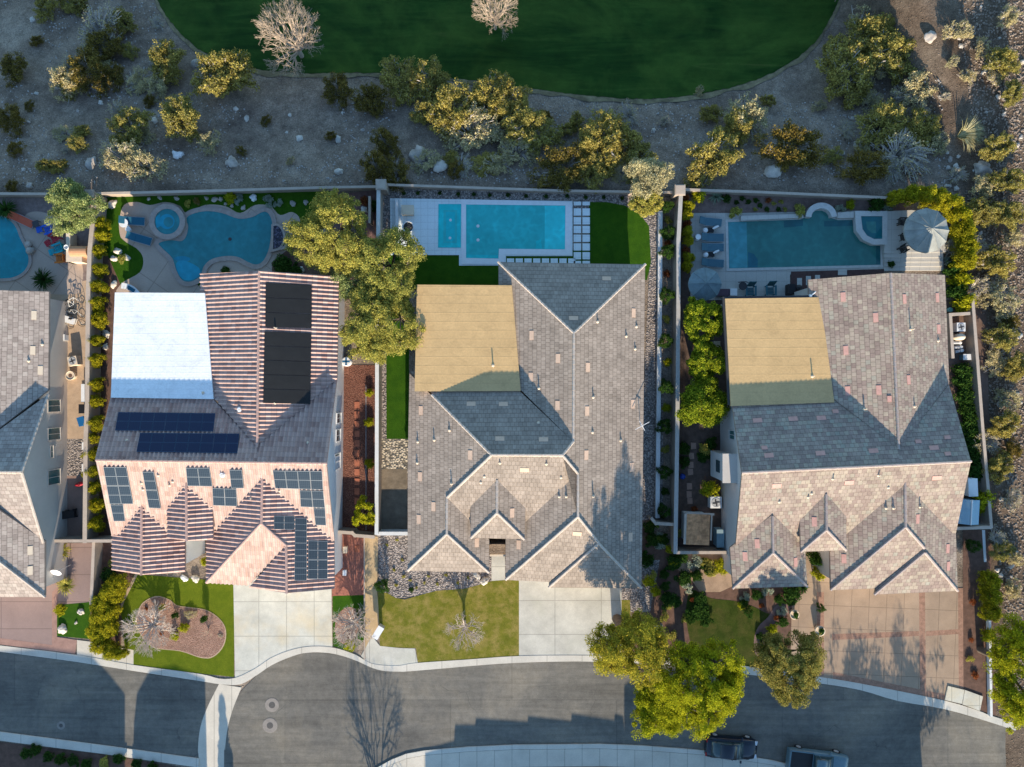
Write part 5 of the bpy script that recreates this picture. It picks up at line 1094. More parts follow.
# h3 west side
p = P(698, 529.5, 2.2); t = thing('garden_shed', 'shed with weathered brown wooden roof and pale trim in the walled side yard', 'shed', (p.x, p.y, 0.02), R(-2))
MB().box((0, 0, 1.0), (1.8, 2.3, 2.0)).build('shed_wall', WHITEW, t)
rf = MB(); 
for i in range(9): rf.box((-0.88+0.22*i, 0, 2.2+0.004*(i % 2)), (0.21, 2.6, 0.04))
rf.build('shed_roof', plain('brown_plank', (0.5, 0.25, 0.12), 0.8, 0.45, 2.5, 7, 0.4), t); MB().box((-1.08, 0, 2.12), (0.2, 2.6, 0.1)).box((0.2, 1.33, 2.125), (2.3, 0.18, 0.1)).box((1.14, 0.2, 2.12), (0.12, 2.2, 0.1)).build('roof_trim', CAPST, t)
MB().box((0, -1.16, 0.9), (0.8, 0.04, 1.7)).build('door', WOOD, t)
box_thing('storage_cabinet', 'pale blue grey cabinet between the wooden roofed shed and the house wall', 'cabinet', 720.5, 538.5, (0.6, 1.5, 1.2), paint('blue_grey_cabinet', (0.22, 0.32, 0.36)))
for k, (px, py) in enumerate(((693.5, 446), (691.5, 456), (691, 465), (690.5, 472), (689.5, 486.5), (689.2, 494.5), (690, 501))):
    slab('stepping_stone', [(px-2.6, py-3.4), (px+2.4, py-3.1), (px+2.7, py+2.8), (px-2.4, py+3.2)], 0.05, plain('rose_stepping_stone', (0.34, 0.22, 0.17), 0.9, 0.15), 'thing', 'rose coloured stepping stone in the shaded side yard path below the ficus trees', 'stepping stone', group='stepping stones in the shaded side yard')
p = P(682.5, 476.5, 0.3); tag(MB().lathe([(0.01, 0), (0.2, 0.08), (0.27, 0.26), (0.2, 0.46), (0.01, 0.52)], (0, 0, 0), 18).build('garden_ball', paint('blue_glaze', (0.02, 0.06, 0.3), 0.25), None, (p.x, p.y, 0.02)), 'glossy dark blue garden ball beside the stepping stones', 'garden ball')
p = P(716, 352, 1.4); box_thing('garden_cabinet', 'small white and tan cabinet between the ficus trees and the patio cover', 'cabinet', 717, 349, (0.5, 1.3, 1.3), WHITE, CREAM)
# h0 side yard
box_thing('utility_box', 'white meter box on the ground by the pale roofed house, lower one', 'box', 61.5, 337.5, (0.5, 0.5, 0.6), WHITE)
box_thing('utility_box', 'small white box beside the junk heap at the pale roofed house', 'box', 61, 327.5, (0.3, 0.4, 0.5), WHITE)
ac_unit('small grey fan unit high on the wall side of the pale roofed house', 52.5, 359.5, 0.5, 0.5)
pot('round cream pot with brown soil in the narrow tan side yard', 70, 375.5, 0.42, CREAM, None, 0.55)
ac_unit('tan and grey cooler unit above the round cream pot', 72.5, 361, 0.8, 0.7, 0.2, CREAM)
bin_('blue wheeled bin against the sunlit wall', 81.5, 421.5, paint('blue_bin', (0.01, 0.12, 0.3)), 0.3)
bin_('black wheeled bin against the sunlit wall above the blue bin', 82.5, 409, BLACK, 0)
box_thing('wall_panel', 'narrow white panel leaning along the sunlit wall above the black bin', 'panel', 83, 393, (0.25, 1.5, 1.0), WHITE)
for lab_, py in (('upper', 446), ('lower', 468)): box_thing('storage_box', lab_+' small white box on the gravel patch beside the sunlit wall', 'box', 83.5, py, (0.2, 0.6, 0.5), WHITE)
p = P(79, 484.5, 0.3); t = thing('kayak', 'small red kayak lying against the wall in the rose side yard', 'kayak', (p.x, p.y, 0.02), R(12)); MB().tube([(-0.55, 0, 0.12), (-0.3, 0, 0.12), (0, 0, 0.13), (0.3, 0, 0.12), (0.55, 0, 0.16)], [0.01, 0.14, 0.19, 0.14, 0.01], 12).build('hull', CR, t); MB().lathe([(0.12, 0), (0.1, 0.02), (0.09, 0.0)], (0, 0, 0.3), 14).build('cockpit_rim', BLACK, t)
p = P(66, 515, 0.9); t = thing('utility_cart', 'black cart lying in the rose side yard', 'cart', (p.x, p.y, 0.02), R(8)); b = MB(); b.box((0, 0, 0.5), (1.0, 0.6, 0.4), 0, 1.15); b.build('tray', BLACK, t); MB().tube([(-0.5, 0.2, 0.65), (-0.85, 0.2, 0.8), (-0.85, -0.2, 0.8), (-0.5, -0.2, 0.65)], 0.03).build('handle', BLACK, t)
for sx in (-0.35, 0.35):
    for sy in (-0.33, 0.33): MB().tube([(sx, sy-0.04, 0.2), (sx, sy+0.04, 0.2)], 0.2, 14).build('wheel', BLACK, t)
t = thing('side_gate', 'white metal gate between the pale roofed house and the rose side yard', 'gate', tuple(P(57, 537, 0).xy)+(0,), R(20)); fr = MB(); fr.box((0, 0, 1.7), (1.1, 0.06, 0.06)).box((0, 0, 0.15), (1.1, 0.06, 0.06)).box((-0.55, 0, 0.9), (0.06, 0.06, 1.6)).box((0.55, 0, 0.9), (0.06, 0.06, 1.6)); fr.build('gate_frame', WHITE, t); sl = MB(); [sl.box((-0.45+0.1*i, 0, 0.92), (0.04, 0.03, 1.48)) for i in range(10)]; sl.build('gate_panel', WHITE, t)
# junk: bicycles leaning by the wall
def bicycle(label, px, py, rz, col, lean=50):
    p = P(px, py, 0.5); t = thing('bicycle', label, 'bicycle', (p.x, p.y, 0.03), rz); cl, sl = math.cos(R(lean)), math.sin(R(lean))
    def ln(x, z): return (x, z*sl, max(0.03, z*cl))
    def wheel(cx):
        w = empty('wheel', (0, 0, 0), 0, t); m = MB(); m.tube([ln(cx+0.33*math.cos(a*math.pi/10), 0.34+0.33*math.sin(a*math.pi/10)) for a in range(21)], 0.022, 5, True, False); m.build('tyre', BLACK, w)
        s = MB(); [s.tube([ln(cx, 0.34), ln(cx+0.3*math.cos(a*math.pi/4), 0.34+0.3*math.sin(a*math.pi/4))], 0.006, 3) for a in range(8)]; s.build('rim', GREY, w)
    wheel(-0.52); wheel(0.52)
    m = MB(); A, B_, S_, Hd, C_ = ln(-0.52, 0.34), ln(0.52, 0.34), ln(-0.2, 0.85), ln(0.36, 0.85), ln(-0.08, 0.32)
    for a, b in ((A, S_), (A, C_), (S_, C_), (S_, Hd), (C_, Hd), (Hd, B_)): m.tube([a, b], 0.02, 6)
    m.build('frame', col, t); MB().box(tuple(Vector(ln(-0.22, 0.92))), (0.26, 0.14, 0.06)).build('saddle', BLACK, t)
    q = Vector(ln(0.38, 0.98)); MB().tube([q+Vector((-0.05, -0.1, -0.25)), q, q+Vector((-0.05, 0.1, 0.25))], 0.018, 6).build('handlebar', DARK, t)
bicycle('white bicycle topmost in the leaning heap in the tan side yard', 74, 306, R(30), WHITE); bicycle('grey bicycle in the middle of the leaning heap in the tan side yard', 73, 316, R(-15), GREY, 40); bicycle('dark bicycle lowest in the leaning heap in the tan side yard', 74, 327, R(10), DARK, 60)
box_thing('plastic_crate', 'white crate under the heap of bicycles', 'crate', 69, 320, (0.9, 0.5, 0.4), WHITE, None, -0.3)
# satellite dishes on house 0 wall
def dish(label, px, py, h, rz, loc=None):
    p = P(px, py, h); t = thing('satellite_dish', label, 'satellite dish', (p.x, p.y, h), rz)
    m = MB(); m.lathe([(0.01, 0.0), (0.2, 0.02), (0.36, 0.07), (0.44, 0.12)], (0, 0, 0), 20); c, s = math.cos(0.75), math.sin(0.75); m.v = [(v[0], v[1]*c-v[2]*s, v[1]*s+v[2]*c) for v in m.v]
    m.build('reflector', plain('dish_white', (0.7, 0.72, 0.75), 0.4, 0.03), t); MB().tube([(0, -0.2, -0.15), (0, -0.45, 0.45)], 0.02).build('arm', GREY, t); MB().lathe([(0.05, 0), (0.04, 0.1)], (0, -0.45, 0.45), 8).build('receiver', GREY, t)
    MB().tube([(0, 0, -0.05), (0, 0.1, -h+0.0 if h < 2.5 else -0.7)], 0.035).build('mast', GREY, t)
dish('oval white dish on the wall edge of the pale roofed house above the rose yard', 37.5, 479.5, 3.0, 0); dish('white dish beside the palm like plants at the front of the pale roofed house', 56.5, 571.5, 2.0, 0)
# h1 east side
p = P(346, 361.5, 0.7); t = thing('fan_unit', 'round blue and white fan unit under the tree by the pink roofed house', 'fan', (p.x, p.y, 0.02)); MB().lathe([(0.4, 0), (0.42, 0.6), (0.36, 0.66)], (0, 0, 0), 20).build('fan_case', WHITE, t); f = MB(); [f.box((0.17*math.cos(a*1.57), 0.17*math.sin(a*1.57), 0.66), (0.32, 0.16, 0.02), a*1.57) for a in range(4)]; f.build('fan', paint('blue_fan', (0.02, 0.12, 0.25)), t)
tag(MB().tube([tuple(P(366, y, 0.03)) for y in (385, 440, 500, 530)], 0.03, 6).build('irrigation_pipe', GREY), 'thin grey irrigation pipe running along the red rock yard', 'pipe')
for k in range(16):
    py = 405+k*9.6; 
    if py > 590: break
    if 523 < py < 540: continue
    slab('brick_stepper', [(354.5, py-3.2), (359.5, py-3.2), (359.5, py+3.2), (354.5, py+3.2)], 0.045, plain('brick_stepper_red', (0.4, 0.14, 0.08), 0.9, 0.2), 'thing', 'brick stepper in the line through the red yard beside the pink roofed house', 'stepping stone', group='brick steppers in the red yard')
box_thing('meter_box', 'small tan box on the brick patio beside the pink roofed house', 'box', 345, 550, (0.3, 0.5, 0.5), CREAM); box_thing('meter_box', 'small white box lower on the brick patio beside the pink roofed house', 'box', 344.5, 573, (0.25, 0.4, 0.4), WHITE)
# mailboxes, manholes
p = P(378, 632.5, 1.2); t = thing('mailbox_cluster', 'tan cluster mailbox on its grey slab by the kerb', 'mailbox', (p.x, p.y, 0.03), R(-32))
MB().box((0, 0, 0.3), (0.3, 0.3, 0.6)).build('pedestal', GREY, t); MB().box((0, 0, 0.9), (0.5, 1.1, 0.62)).build('mailbox_case', paint('pale_tan_metal', (0.5, 0.46, 0.38)), t); MB().box((0, 0, 1.23), (0.56, 1.16, 0.04)).build('lid', WHITE, t)
for i in range(4):
    for j in range(2): MB().box((0.256, -0.4+0.27*i, 0.76+0.29*j), (0.012, 0.24, 0.26)).build('door', CREAM, t)
def manhole(px, py, label, r=0.42, ro=0.85):
    p = P(px, py, 0.014); t = thing('manhole_cover', label, 'manhole cover', (p.x, p.y, 0.012))
    ring_slab2(t, r, ro)
def ring_slab2(t, r, ro):
    MB().lathe([(ro, 0.0), (ro-0.01, 0.012), (r+0.02, 0.014)], (0, 0, 0), 32, False).build('concrete_collar', plain('collar_concrete', (0.27, 0.24, 0.21), 0.9, 0.15, 2, 12), t)
    m = MB(); m.lathe([(r, 0.0), (r-0.02, 0.02), (0.3*r, 0.021), (0.001, 0.021)], (0, 0, 0), 28, False); m.build('lid', plain('iron_lid', (0.09, 0.085, 0.08), 0.7, 0.2, 5, 20, 0.5), t)
manhole(272, 705, 'upper of the two manhole covers with pale collars on the sunlit road', 0.3, 0.62); manhole(270, 725.5, 'lower of the two manhole covers with pale collars on the sunlit road', 0.3, 0.66); manhole(61, 725.5, 'small manhole cover on the shaded left street', 0.18, 0.36)
# front boulders and pots
def boulder(px, py, r, label, mat=None, group=None, flat_=0.6, h=None):
    g = gp(px, py); r *= 0.75
    o = MB().rock((0, 0, 0), r, int(px*13+py*7) % 997, flat_, 3).build('boulder', mat or PALESTONE, None, (g.x, g.y, g.z+r*flat_*0.35)); tag(o, label, 'boulder', group); return o
boulder(81.5, 611.5, 0.42, 'tan boulder at the top of the small turf patch by the rose driveway'); boulder(63, 629, 0.48, 'pale boulder at the lower left of the small turf patch'); boulder(76.5, 622.5, 0.2, 'small bluish stone between the two boulders on the small turf patch')
boulder(184.5, 578, 0.4, 'white boulder on the lawn edge by the entry of the pink roofed house', WHITE, None, 0.5); boulder(196, 578.5, 0.5, 'tan flat boulder beside the white boulder on the lawn edge')
boulder(477, 574.5, 0.45, 'peach boulder at the left of the grey entry walk'); boulder(485, 580, 0.55, 'larger peach boulder at the foot of the grey entry walk')
for x, y, r in ((113, 204.5, .5), (118, 251, .45), (114, 258.5, .4), (127, 257.5, .4), (114, 284.5, .45), (106.5, 334, .42), (106, 346.5, .4)): boulder(x, y, r, 'pale boulder along the narrow bed beside the hedge balls and turf', PALESTONE, 'pale boulders along the hedge ball bed')
for x, y, r in ((215, 199.5, .35), (221, 199.5, .3), (254, 198, .5), (206.5, 198.5, .25), (160, 198, .22), (177, 198.5, .25), (149, 199, .2), (232, 206, .25), (243.5, 208, .28), (293, 203.5, .3), (306, 202.5, .3), (225.5, 204, .2)): boulder(x, y, r, 'small boulder in the turf between the freeform pool and the rear wall', STONE if x != 254 else WHITE, 'boulders in the turf behind the freeform pool')
boulder(364.5, 210, 0.38, 'peach boulder on the plum gravel behind the big yellow tree'); boulder(302, 269.5, 0.35, 'pale stone beside the top corner of the pink roof')
t = None
for (x, y, r, lab) in ((794.5, 614.5, .42, 'round white rimmed pot left of the brick lined walk'), (820, 631, .46, 'round white rimmed pot nearest the street on the stamped driveway edge')):
    POTS = globals().setdefault('POTS', []); POTS.append((lab, x, y, r))
# ------------------------------------------------------------------ vegetation
LF_YEL = m_leaf('yellow_green_leaves', (0.18, 0.2, 0.045, 1), (0.40, 0.38, 0.09, 1), (0.64, 0.56, 0.13, 1), 0.42)
LF_GLD = m_leaf('golden_green_leaves', (0.16, 0.17, 0.02, 1), (0.38, 0.34, 0.04, 1), (0.6, 0.5, 0.06, 1), 0.4)
LF_BRI = m_leaf('bright_green_leaves', (0.17, 0.2, 0.012, 1), (0.38, 0.39, 0.02, 1), (0.58, 0.55, 0.03, 1), 0.42)
LF_OLI = m_leaf('olive_leaves', (0.135, 0.189, 0.054, 1), (0.297, 0.351, 0.121, 1), (0.486, 0.513, 0.216, 1))
LF_DRK = m_leaf('dark_green_leaves', (0.016, 0.047, 0.011, 1), (0.041, 0.095, 0.020, 1), (0.081, 0.149, 0.027, 1))
LF_HED = m_leaf('golden_hedge_leaves', (0.135, 0.162, 0.014, 1), (0.324, 0.311, 0.020, 1), (0.567, 0.486, 0.027, 1))
LF_CRE = m_leaf('creosote_leaves', (0.17, 0.15, 0.04, 1), (0.37, 0.32, 0.085, 1), (0.58, 0.49, 0.15, 1), 0.4)
LF_DIM = m_leaf('dull_olive_leaves', (0.1, 0.08, 0.025, 1), (0.22, 0.17, 0.045, 1), (0.34, 0.25, 0.06, 1), 0.4)
LF_PAL = m_leaf('pale_dry_leaves', (0.297, 0.270, 0.135, 1), (0.540, 0.472, 0.257, 1), (0.743, 0.648, 0.378, 1))
LF_BRO = m_leaf('brown_green_leaves', (0.135, 0.135, 0.027, 1), (0.297, 0.257, 0.061, 1), (0.486, 0.392, 0.108, 1))
LF_FIC = m_leaf('ficus_leaves', (0.041, 0.081, 0.011, 1), (0.189, 0.257, 0.016, 1), (0.486, 0.513, 0.041, 1))
LF_RED = m_leaf('red_brown_leaves', (0.12, 0.03, 0.015, 1), (0.25, 0.07, 0.03, 1), (0.4, 0.16, 0.05, 1))
LF_SIL = m_leaf('silver_green_leaves', (0.2, 0.26, 0.2, 1), (0.34, 0.4, 0.32, 1), (0.5, 0.54, 0.44, 1))
def leaf_cloud(name, cen, spread, per, size, seed, mat, parent, flat_=0.8, up=0.5):
    """many small leaf faces gathered round the given clump centres"""
    rs = np.random.RandomState(seed); cen = np.asarray(cen, float); n = len(cen)*per
    c = np.repeat(cen, per, 0); sp = np.repeat(np.broadcast_to(np.asarray(spread, float), (len(cen),)), per)
    d = rs.normal(size=(n, 3)); d /= np.linalg.norm(d, axis=1)[:, None]; r = rs.rand(n)**0.45
    p = c+d*(r*sp)[:, None]*np.array([1, 1, flat_])
    nr = rs.normal(size=(n, 3)); nr[:, 2] = np.abs(nr[:, 2])+up; nr += d*0.5; nr /= np.linalg.norm(nr, axis=1)[:, None]
    a = np.cross(nr, rs.normal(size=(n, 3))); a /= np.linalg.norm(a, axis=1)[:, None]; b = np.cross(nr, a)
    s = size*(0.6+0.8*rs.rand(n))[:, None]
    v = np.stack([p-a*s, p-b*s*0.55, p+a*s, p+b*s*0.55], 1).reshape(-1, 3).astype(np.float32)
    me = bpy.data.meshes.new(name); me.vertices.add(4*n); me.vertices.foreach_set('co', v.ravel()); me.loops.add(4*n); me.loops.foreach_set('vertex_index', np.arange(4*n, dtype=np.int32))
    me.polygons.add(n); me.polygons.foreach_set('loop_start', np.arange(0, 4*n, 4, dtype=np.int32)); me.update(calc_edges=True); me.validate()
    return mesh_obj(name, me, mat, parent)
def crown_points(rx, ry, rz, z0, n, seed, hollow=0.55, gaps=0.35):
    rs = np.random.RandomState(seed); out = []; off = rs.rand(3)*20
    lob = [(rs.uniform(0, 6.28), rs.uniform(0.75, 1.15)) for _ in range(5)]
    while len(out) < n:
        d = rs.normal(size=3); d /= np.linalg.norm(d)
        if d[2] < -0.35: continue
        az = math.atan2(d[1], d[0]); k = 0.86+0.14*math.sin(3*az+off[0])+0.08*math.sin(5*az+off[1])
        r = (hollow+(1-hollow)*rs.rand())
        q = d*r*k
        if noise.noise(Vector((q[0]*2.1+off[0], q[1]*2.1+off[1], q[2]*2+off[2]))) < -gaps+0.1*rs.rand(): continue
        out.append((q[0]*rx, q[1]*ry, z0+q[2]*rz))
    return out
def broad_tree(name, label, px, py, rpx, h, mat, seed, cat='tree', clumps=None, per=90, leaf=0.06, group=None, bark=None, ypx=None, hollow=0.5, gaps=0.35, base=None):
    """tapered trunk and limbs under a crown whose middle is seen at (px, py)"""
    rz = h*0.33; zc = h-rz; c = gp(px, py) if G(*P(px, py, 0).xy) < -0.3 else None
    if c is None: c = P(px, py, zc); gz = G(c.x, c.y)
    else:
        z = c.z
        for _ in range(4): c = P(px, py, z+zc); z = G(c.x, c.y)
        gz = z
    k = (H-gz-zc)/F; rx = rpx*k*1.13; ry = (ypx or rpx)*k*1.13
    t = thing(name, label, cat, (c.x, c.y, gz), 0, group); rs = random.Random(seed)
    n = int((clumps or int(26*rx*ry/2.2)+20)*2.1)
    pts = crown_points(rx*0.92, ry*0.92, rz, zc, n, seed, hollow, gaps)
    m = MB(); tr = 0.035*h+0.04; fork = (rs.uniform(-.15, .15), rs.uniform(-.15, .15), zc*0.45)
    m.tube([(0, 0, -0.4), (fork[0]*0.3, fork[1]*0.3, zc*0.2), fork], [tr*1.3, tr, tr*0.8], 8)
    m.build('trunk', bark or TRUNK, t)
    m = MB(); 
    lim = []
    for i in range(6):
        a = i*1.047+rs.uniform(-.3, .3); e = (rx*0.45*math.cos(a), ry*0.45*math.sin(a), zc+rz*rs.uniform(-.2, .35)); mid = Vector(fork).lerp(Vector(e), 0.5)+Vector((0, 0, 0.15)); lim.append(e)
        m.tube([fork, mid, e], [tr*0.55, tr*0.4, tr*0.25], 5)
    for p in pts[::2]:
        e = min(lim, key=lambda q: (q[0]-p[0])**2+(q[1]-p[1])**2); m.tube([e, (Vector(e)+Vector(p))/2+Vector((0, 0, 0.1)), p], [tr*0.2, tr*0.13, 0.012], 4)
    m.build('limbs', bark or TRUNK, t)
    leaf_cloud('crown', pts, np.random.RandomState(seed+5).uniform(0.2, 0.52, len(pts))*min(1.1, rx*0.42), int(per*1.8), leaf, seed+1, mat, t)
    return t
def bush_proto(name, r, h, mat, seed, per=60, n=26, leaf=0.06, hollow=0.5, gaps=0.5, twig=None, spread=0.3):
    t = empty(name); pts = crown_points(r*0.88, r*0.88, h*0.55, h*0.45, n, seed, hollow, gaps); m = MB()
    for p in pts[::2]:
        m.tube([(0, 0, -0.1), (p[0]*0.4, p[1]*0.4, p[2]*0.6), p], [0.03, 0.02, 0.006], 4)
    m.build('stems', twig or TRUNK, t); leaf_cloud('foliage', pts, np.random.RandomState(seed).uniform(0.7, 1.3, n)*spread*r, per, leaf, seed+1, mat, t)
    return t
def wild_proto(name, r, h, mat, seed, twig, nt=46, per=34, leaf=0.06, bare=0.3):
    """open desert shrub: many stems fanning from the root, small leaf tufts along the outer half"""
    t = empty(name); rs = random.Random(seed); m = MB(); pts = []; off = rs.uniform(0, 9)
    for i in range(nt):
        a = rs.uniform(0, 6.283); k = 0.55+0.45*rs.random(); k *= 0.8+0.25*math.sin(2*a+off)+0.12*math.sin(5*a+off)
        R_ = r*k; z = h*(1.05-0.5*(k**2))*rs.uniform(0.7, 1.05)
        p0 = Vector((0.08*math.cos(a), 0.08*math.sin(a), -0.1)); p1 = Vector((R_*0.35*math.cos(a+.2), R_*0.35*math.sin(a+.2), z*0.5)); p2 = Vector((R_*0.7*math.cos(a), R_*0.7*math.sin(a), z*0.85)); p3 = Vector((R_*math.cos(a-.1), R_*math.sin(a-.1), z))
        m.tube([p0, p1, p2, p3], [0.034, 0.026, 0.018, 0.009], 4, True, False)
        for s in (0.35, 0.6, 0.8):
            b = p1.lerp(p3, s); e = b+Vector((rs.uniform(-.35, .35), rs.uniform(-.35, .35), rs.uniform(.05, .3)))*r*0.5; m.tube([b, e], [0.012, 0.004], 3, True, False)
            if rs.random() > bare: pts.append(tuple(e))
        if rs.random() > bare: pts += [tuple(p3), tuple(p2.lerp(p3, 0.5))]
    m.build('stems', twig, t); leaf_cloud('foliage', pts, 0.11*r, int(per*1.3), leaf*0.8, seed+1, mat, t, 0.8, 0.3)
    return t
def bare_proto(name, r, h, mat, seed, depth=5, trunk=0.12, first=7):
    t = empty(name); rs = random.Random(seed); m = MB()
    def grow(p, d, L, rad, k):
        q = p+d*L; q2 = q+Vector((rs.uniform(-.1, .1), rs.uniform(-.1, .1), rs.uniform(-.02, .1)))*L
        m.tube([p, (p+q2)/2+Vector((rs.uniform(-.06, .06), rs.uniform(-.06, .06), 0))*L, q2], [rad, rad*0.8, rad*0.6], 4 if k > 2 else 3, True, False)
        if k == 0: return
        for i in range(rs.choice((2, 3, 3)) if k > 1 else 3):
            v = Vector((rs.gauss(0, 1), rs.gauss(0, 1), rs.gauss(0, .7))); nd = (d+v*0.42); nd.z = nd.z*0.85+0.06; grow(q2, nd.normalized(), L*rs.uniform(.62, .85), rad*0.58, k-1)
    z0 = h*0.22; m.tube([(0, 0, -0.3), (0.02, 0, z0)], [trunk*1.2, trunk], 7)
    m.build('trunk', mat, t); m = MB()
    for i in range(first):
        a = i*6.283/first+rs.uniform(-.3, .3); el = rs.uniform(.35, .9); grow(Vector((0.02, 0, z0*rs.uniform(.8, 1.0))), Vector((math.cos(a)*math.cos(el), math.sin(a)*math.cos(el), math.sin(el))), r*0.3, trunk*0.55, depth-1)
    m.build('branches', mat, t); return t
PROTO = {}
def make_protos():
    PROTO['creosote'] = [wild_proto('desert_shrub', 1, 0.75, LF_CRE, 11+i, GREYBARK, 80, 26, 0.036, 0.12) for i in range(3)]
    PROTO['dull'] = [wild_proto('desert_shrub', 1, 0.6, LF_DIM, 21+i, GREYBARK, 72, 26, 0.036, 0.15) for i in range(2)]
    PROTO['pale'] = [wild_proto('desert_shrub', 1, 0.6, LF_PAL, 31+i, GREYBARK, 60, 16, 0.04, 0.35) for i in range(2)]
    PROTO['twiggy'] = [wild_proto('dry_shrub', 1, 0.55, LF_PAL, 41, GREYBARK, 90, 5, 0.035, 0.7)]
    PROTO['ball'] = [bush_proto('round_bush', 1, 1.5, LF_DRK, 51, 80, 40, 0.05, 0.75, 0.9, None, 0.25)]
    PROTO['hedge'] = [bush_proto('hedge_bush', 1, 1.5, LF_HED, 61+i, 120, 70, 0.045, 0.72, 0.9, None, 0.27) for i in range(2)]
    PROTO['green'] = [bush_proto('leafy_bush', 1, 1.0, LF_BRI, 71, 60, 26, 0.07, 0.4, 0.5)]
    PROTO['darkgreen'] = [bush_proto('leafy_bush', 1, 0.9, LF_DRK, 75, 60, 26, 0.08, 0.4, 0.5)]
    PROTO['yellowbush'] = [bush_proto('leafy_bush', 1, 0.9, LF_YEL, 77, 50, 22, 0.08, 0.3, 0.4)]
    PROTO['silver'] = [bush_proto('silver_plant', 1, 0.6, LF_SIL, 81, 40, 20, 0.1, 0.3, 0.5)]
    PROTO['red'] = [bush_proto('red_shrub', 1, 0.7, LF_RED, 85, 40, 18, 0.08, 0.3, 0.4)]
USED = set()
def put(kind, px, py, rpx, label, cat='shrub', group=None, seed=None, name=None, zk=1.0, h=None):
    """a plant of this kind seen at (px, py) with this radius in px; the first of each shape is the original, the rest are copies"""
    rs = random.Random(int(px*31+py*17)); v = PROTO[kind][rs.randrange(len(PROTO[kind]))]
    g = gp(px, py); r = rpx*(H-g.z-0.6)/F; hz = (h or r*0.8)
    z = g.z
    for _ in range(3): q = P(px, py, z+hz*0.6); z = G(q.x, q.y)
    if id(v) in USED: o = copy_tree(v)
    else: o = v; USED.add(id(v))
    o.location = (q.x, q.y, z); s = r*rs.uniform(0.95, 1.05); o.scale = (s, s*rs.uniform(0.9, 1.1), s*zk if h is None else h); o.rotation_euler = (0, 0, rs.uniform(0, 6.28))
    if name: o.name = name
    for k_ in ('group',):
        if k_ in o: del o[k_]
    tag(o, label, cat, group); return o
make_protos()
LM = [((290, 38), 'the large bare tree'), ((493, 12), 'the cut off bare tree'), ((70, 207), 'the pale olive tree'), ((381, 184), 'the left square pillar'), ((680, 190), 'the peach square pillar'),
      ((773, 172), 'the cream boulder'), ((926, 230), 'the gazebo'), ((0, 0), 'the upper left corner'), ((1024, 0), 'the upper right corner'), ((215, 186), 'the freeform pool wall'), ((828, 40), 'the turf right end'), ((160, 0), 'the turf left end'),
      ((650, 178), 'the pale wall tree'), ((985, 430), 'the hillside wall'), ((520, 187), 'the aqua pool wall'), ((1024, 500), 'the hillside edge'), ((630, 98), 'the lowest turf curve'), ((845, 190), 'the teal pool wall')]
TAKEN = set()
def wild_label(look, px, py):
    c = []
    for (lx, ly), nm in LM:
        dx, dy = px-lx, py-ly; d = math.hypot(dx, dy)
        a = ('right of' if dx > 0 else 'left of') if abs(dx) > 2*abs(dy) else ('below' if dy > 0 else 'above') if abs(dy) > 2*abs(dx) else (('lower ' if dy > 0 else 'upper ')+('right of' if dx > 0 else 'left of'))
        how = 'just ' if d < 35 else '' if d < 90 else 'well '
        c.append((d, how+a+' '+nm))
    for d, s in sorted(c):
        for extra in ('', ):
            t = look+', '+s
            if t not in TAKEN: TAKEN.add(t); return t
    return look
LOOK = {'creosote': 'yellow olive desert shrub', 'dull': 'dull dark olive desert shrub', 'pale': 'pale straw coloured open shrub', 'twiggy': 'grey leafless twiggy shrub'}
def szw(r): return 'tiny ' if r < 8 else 'small ' if r < 13 else '' if r < 20 else 'large '
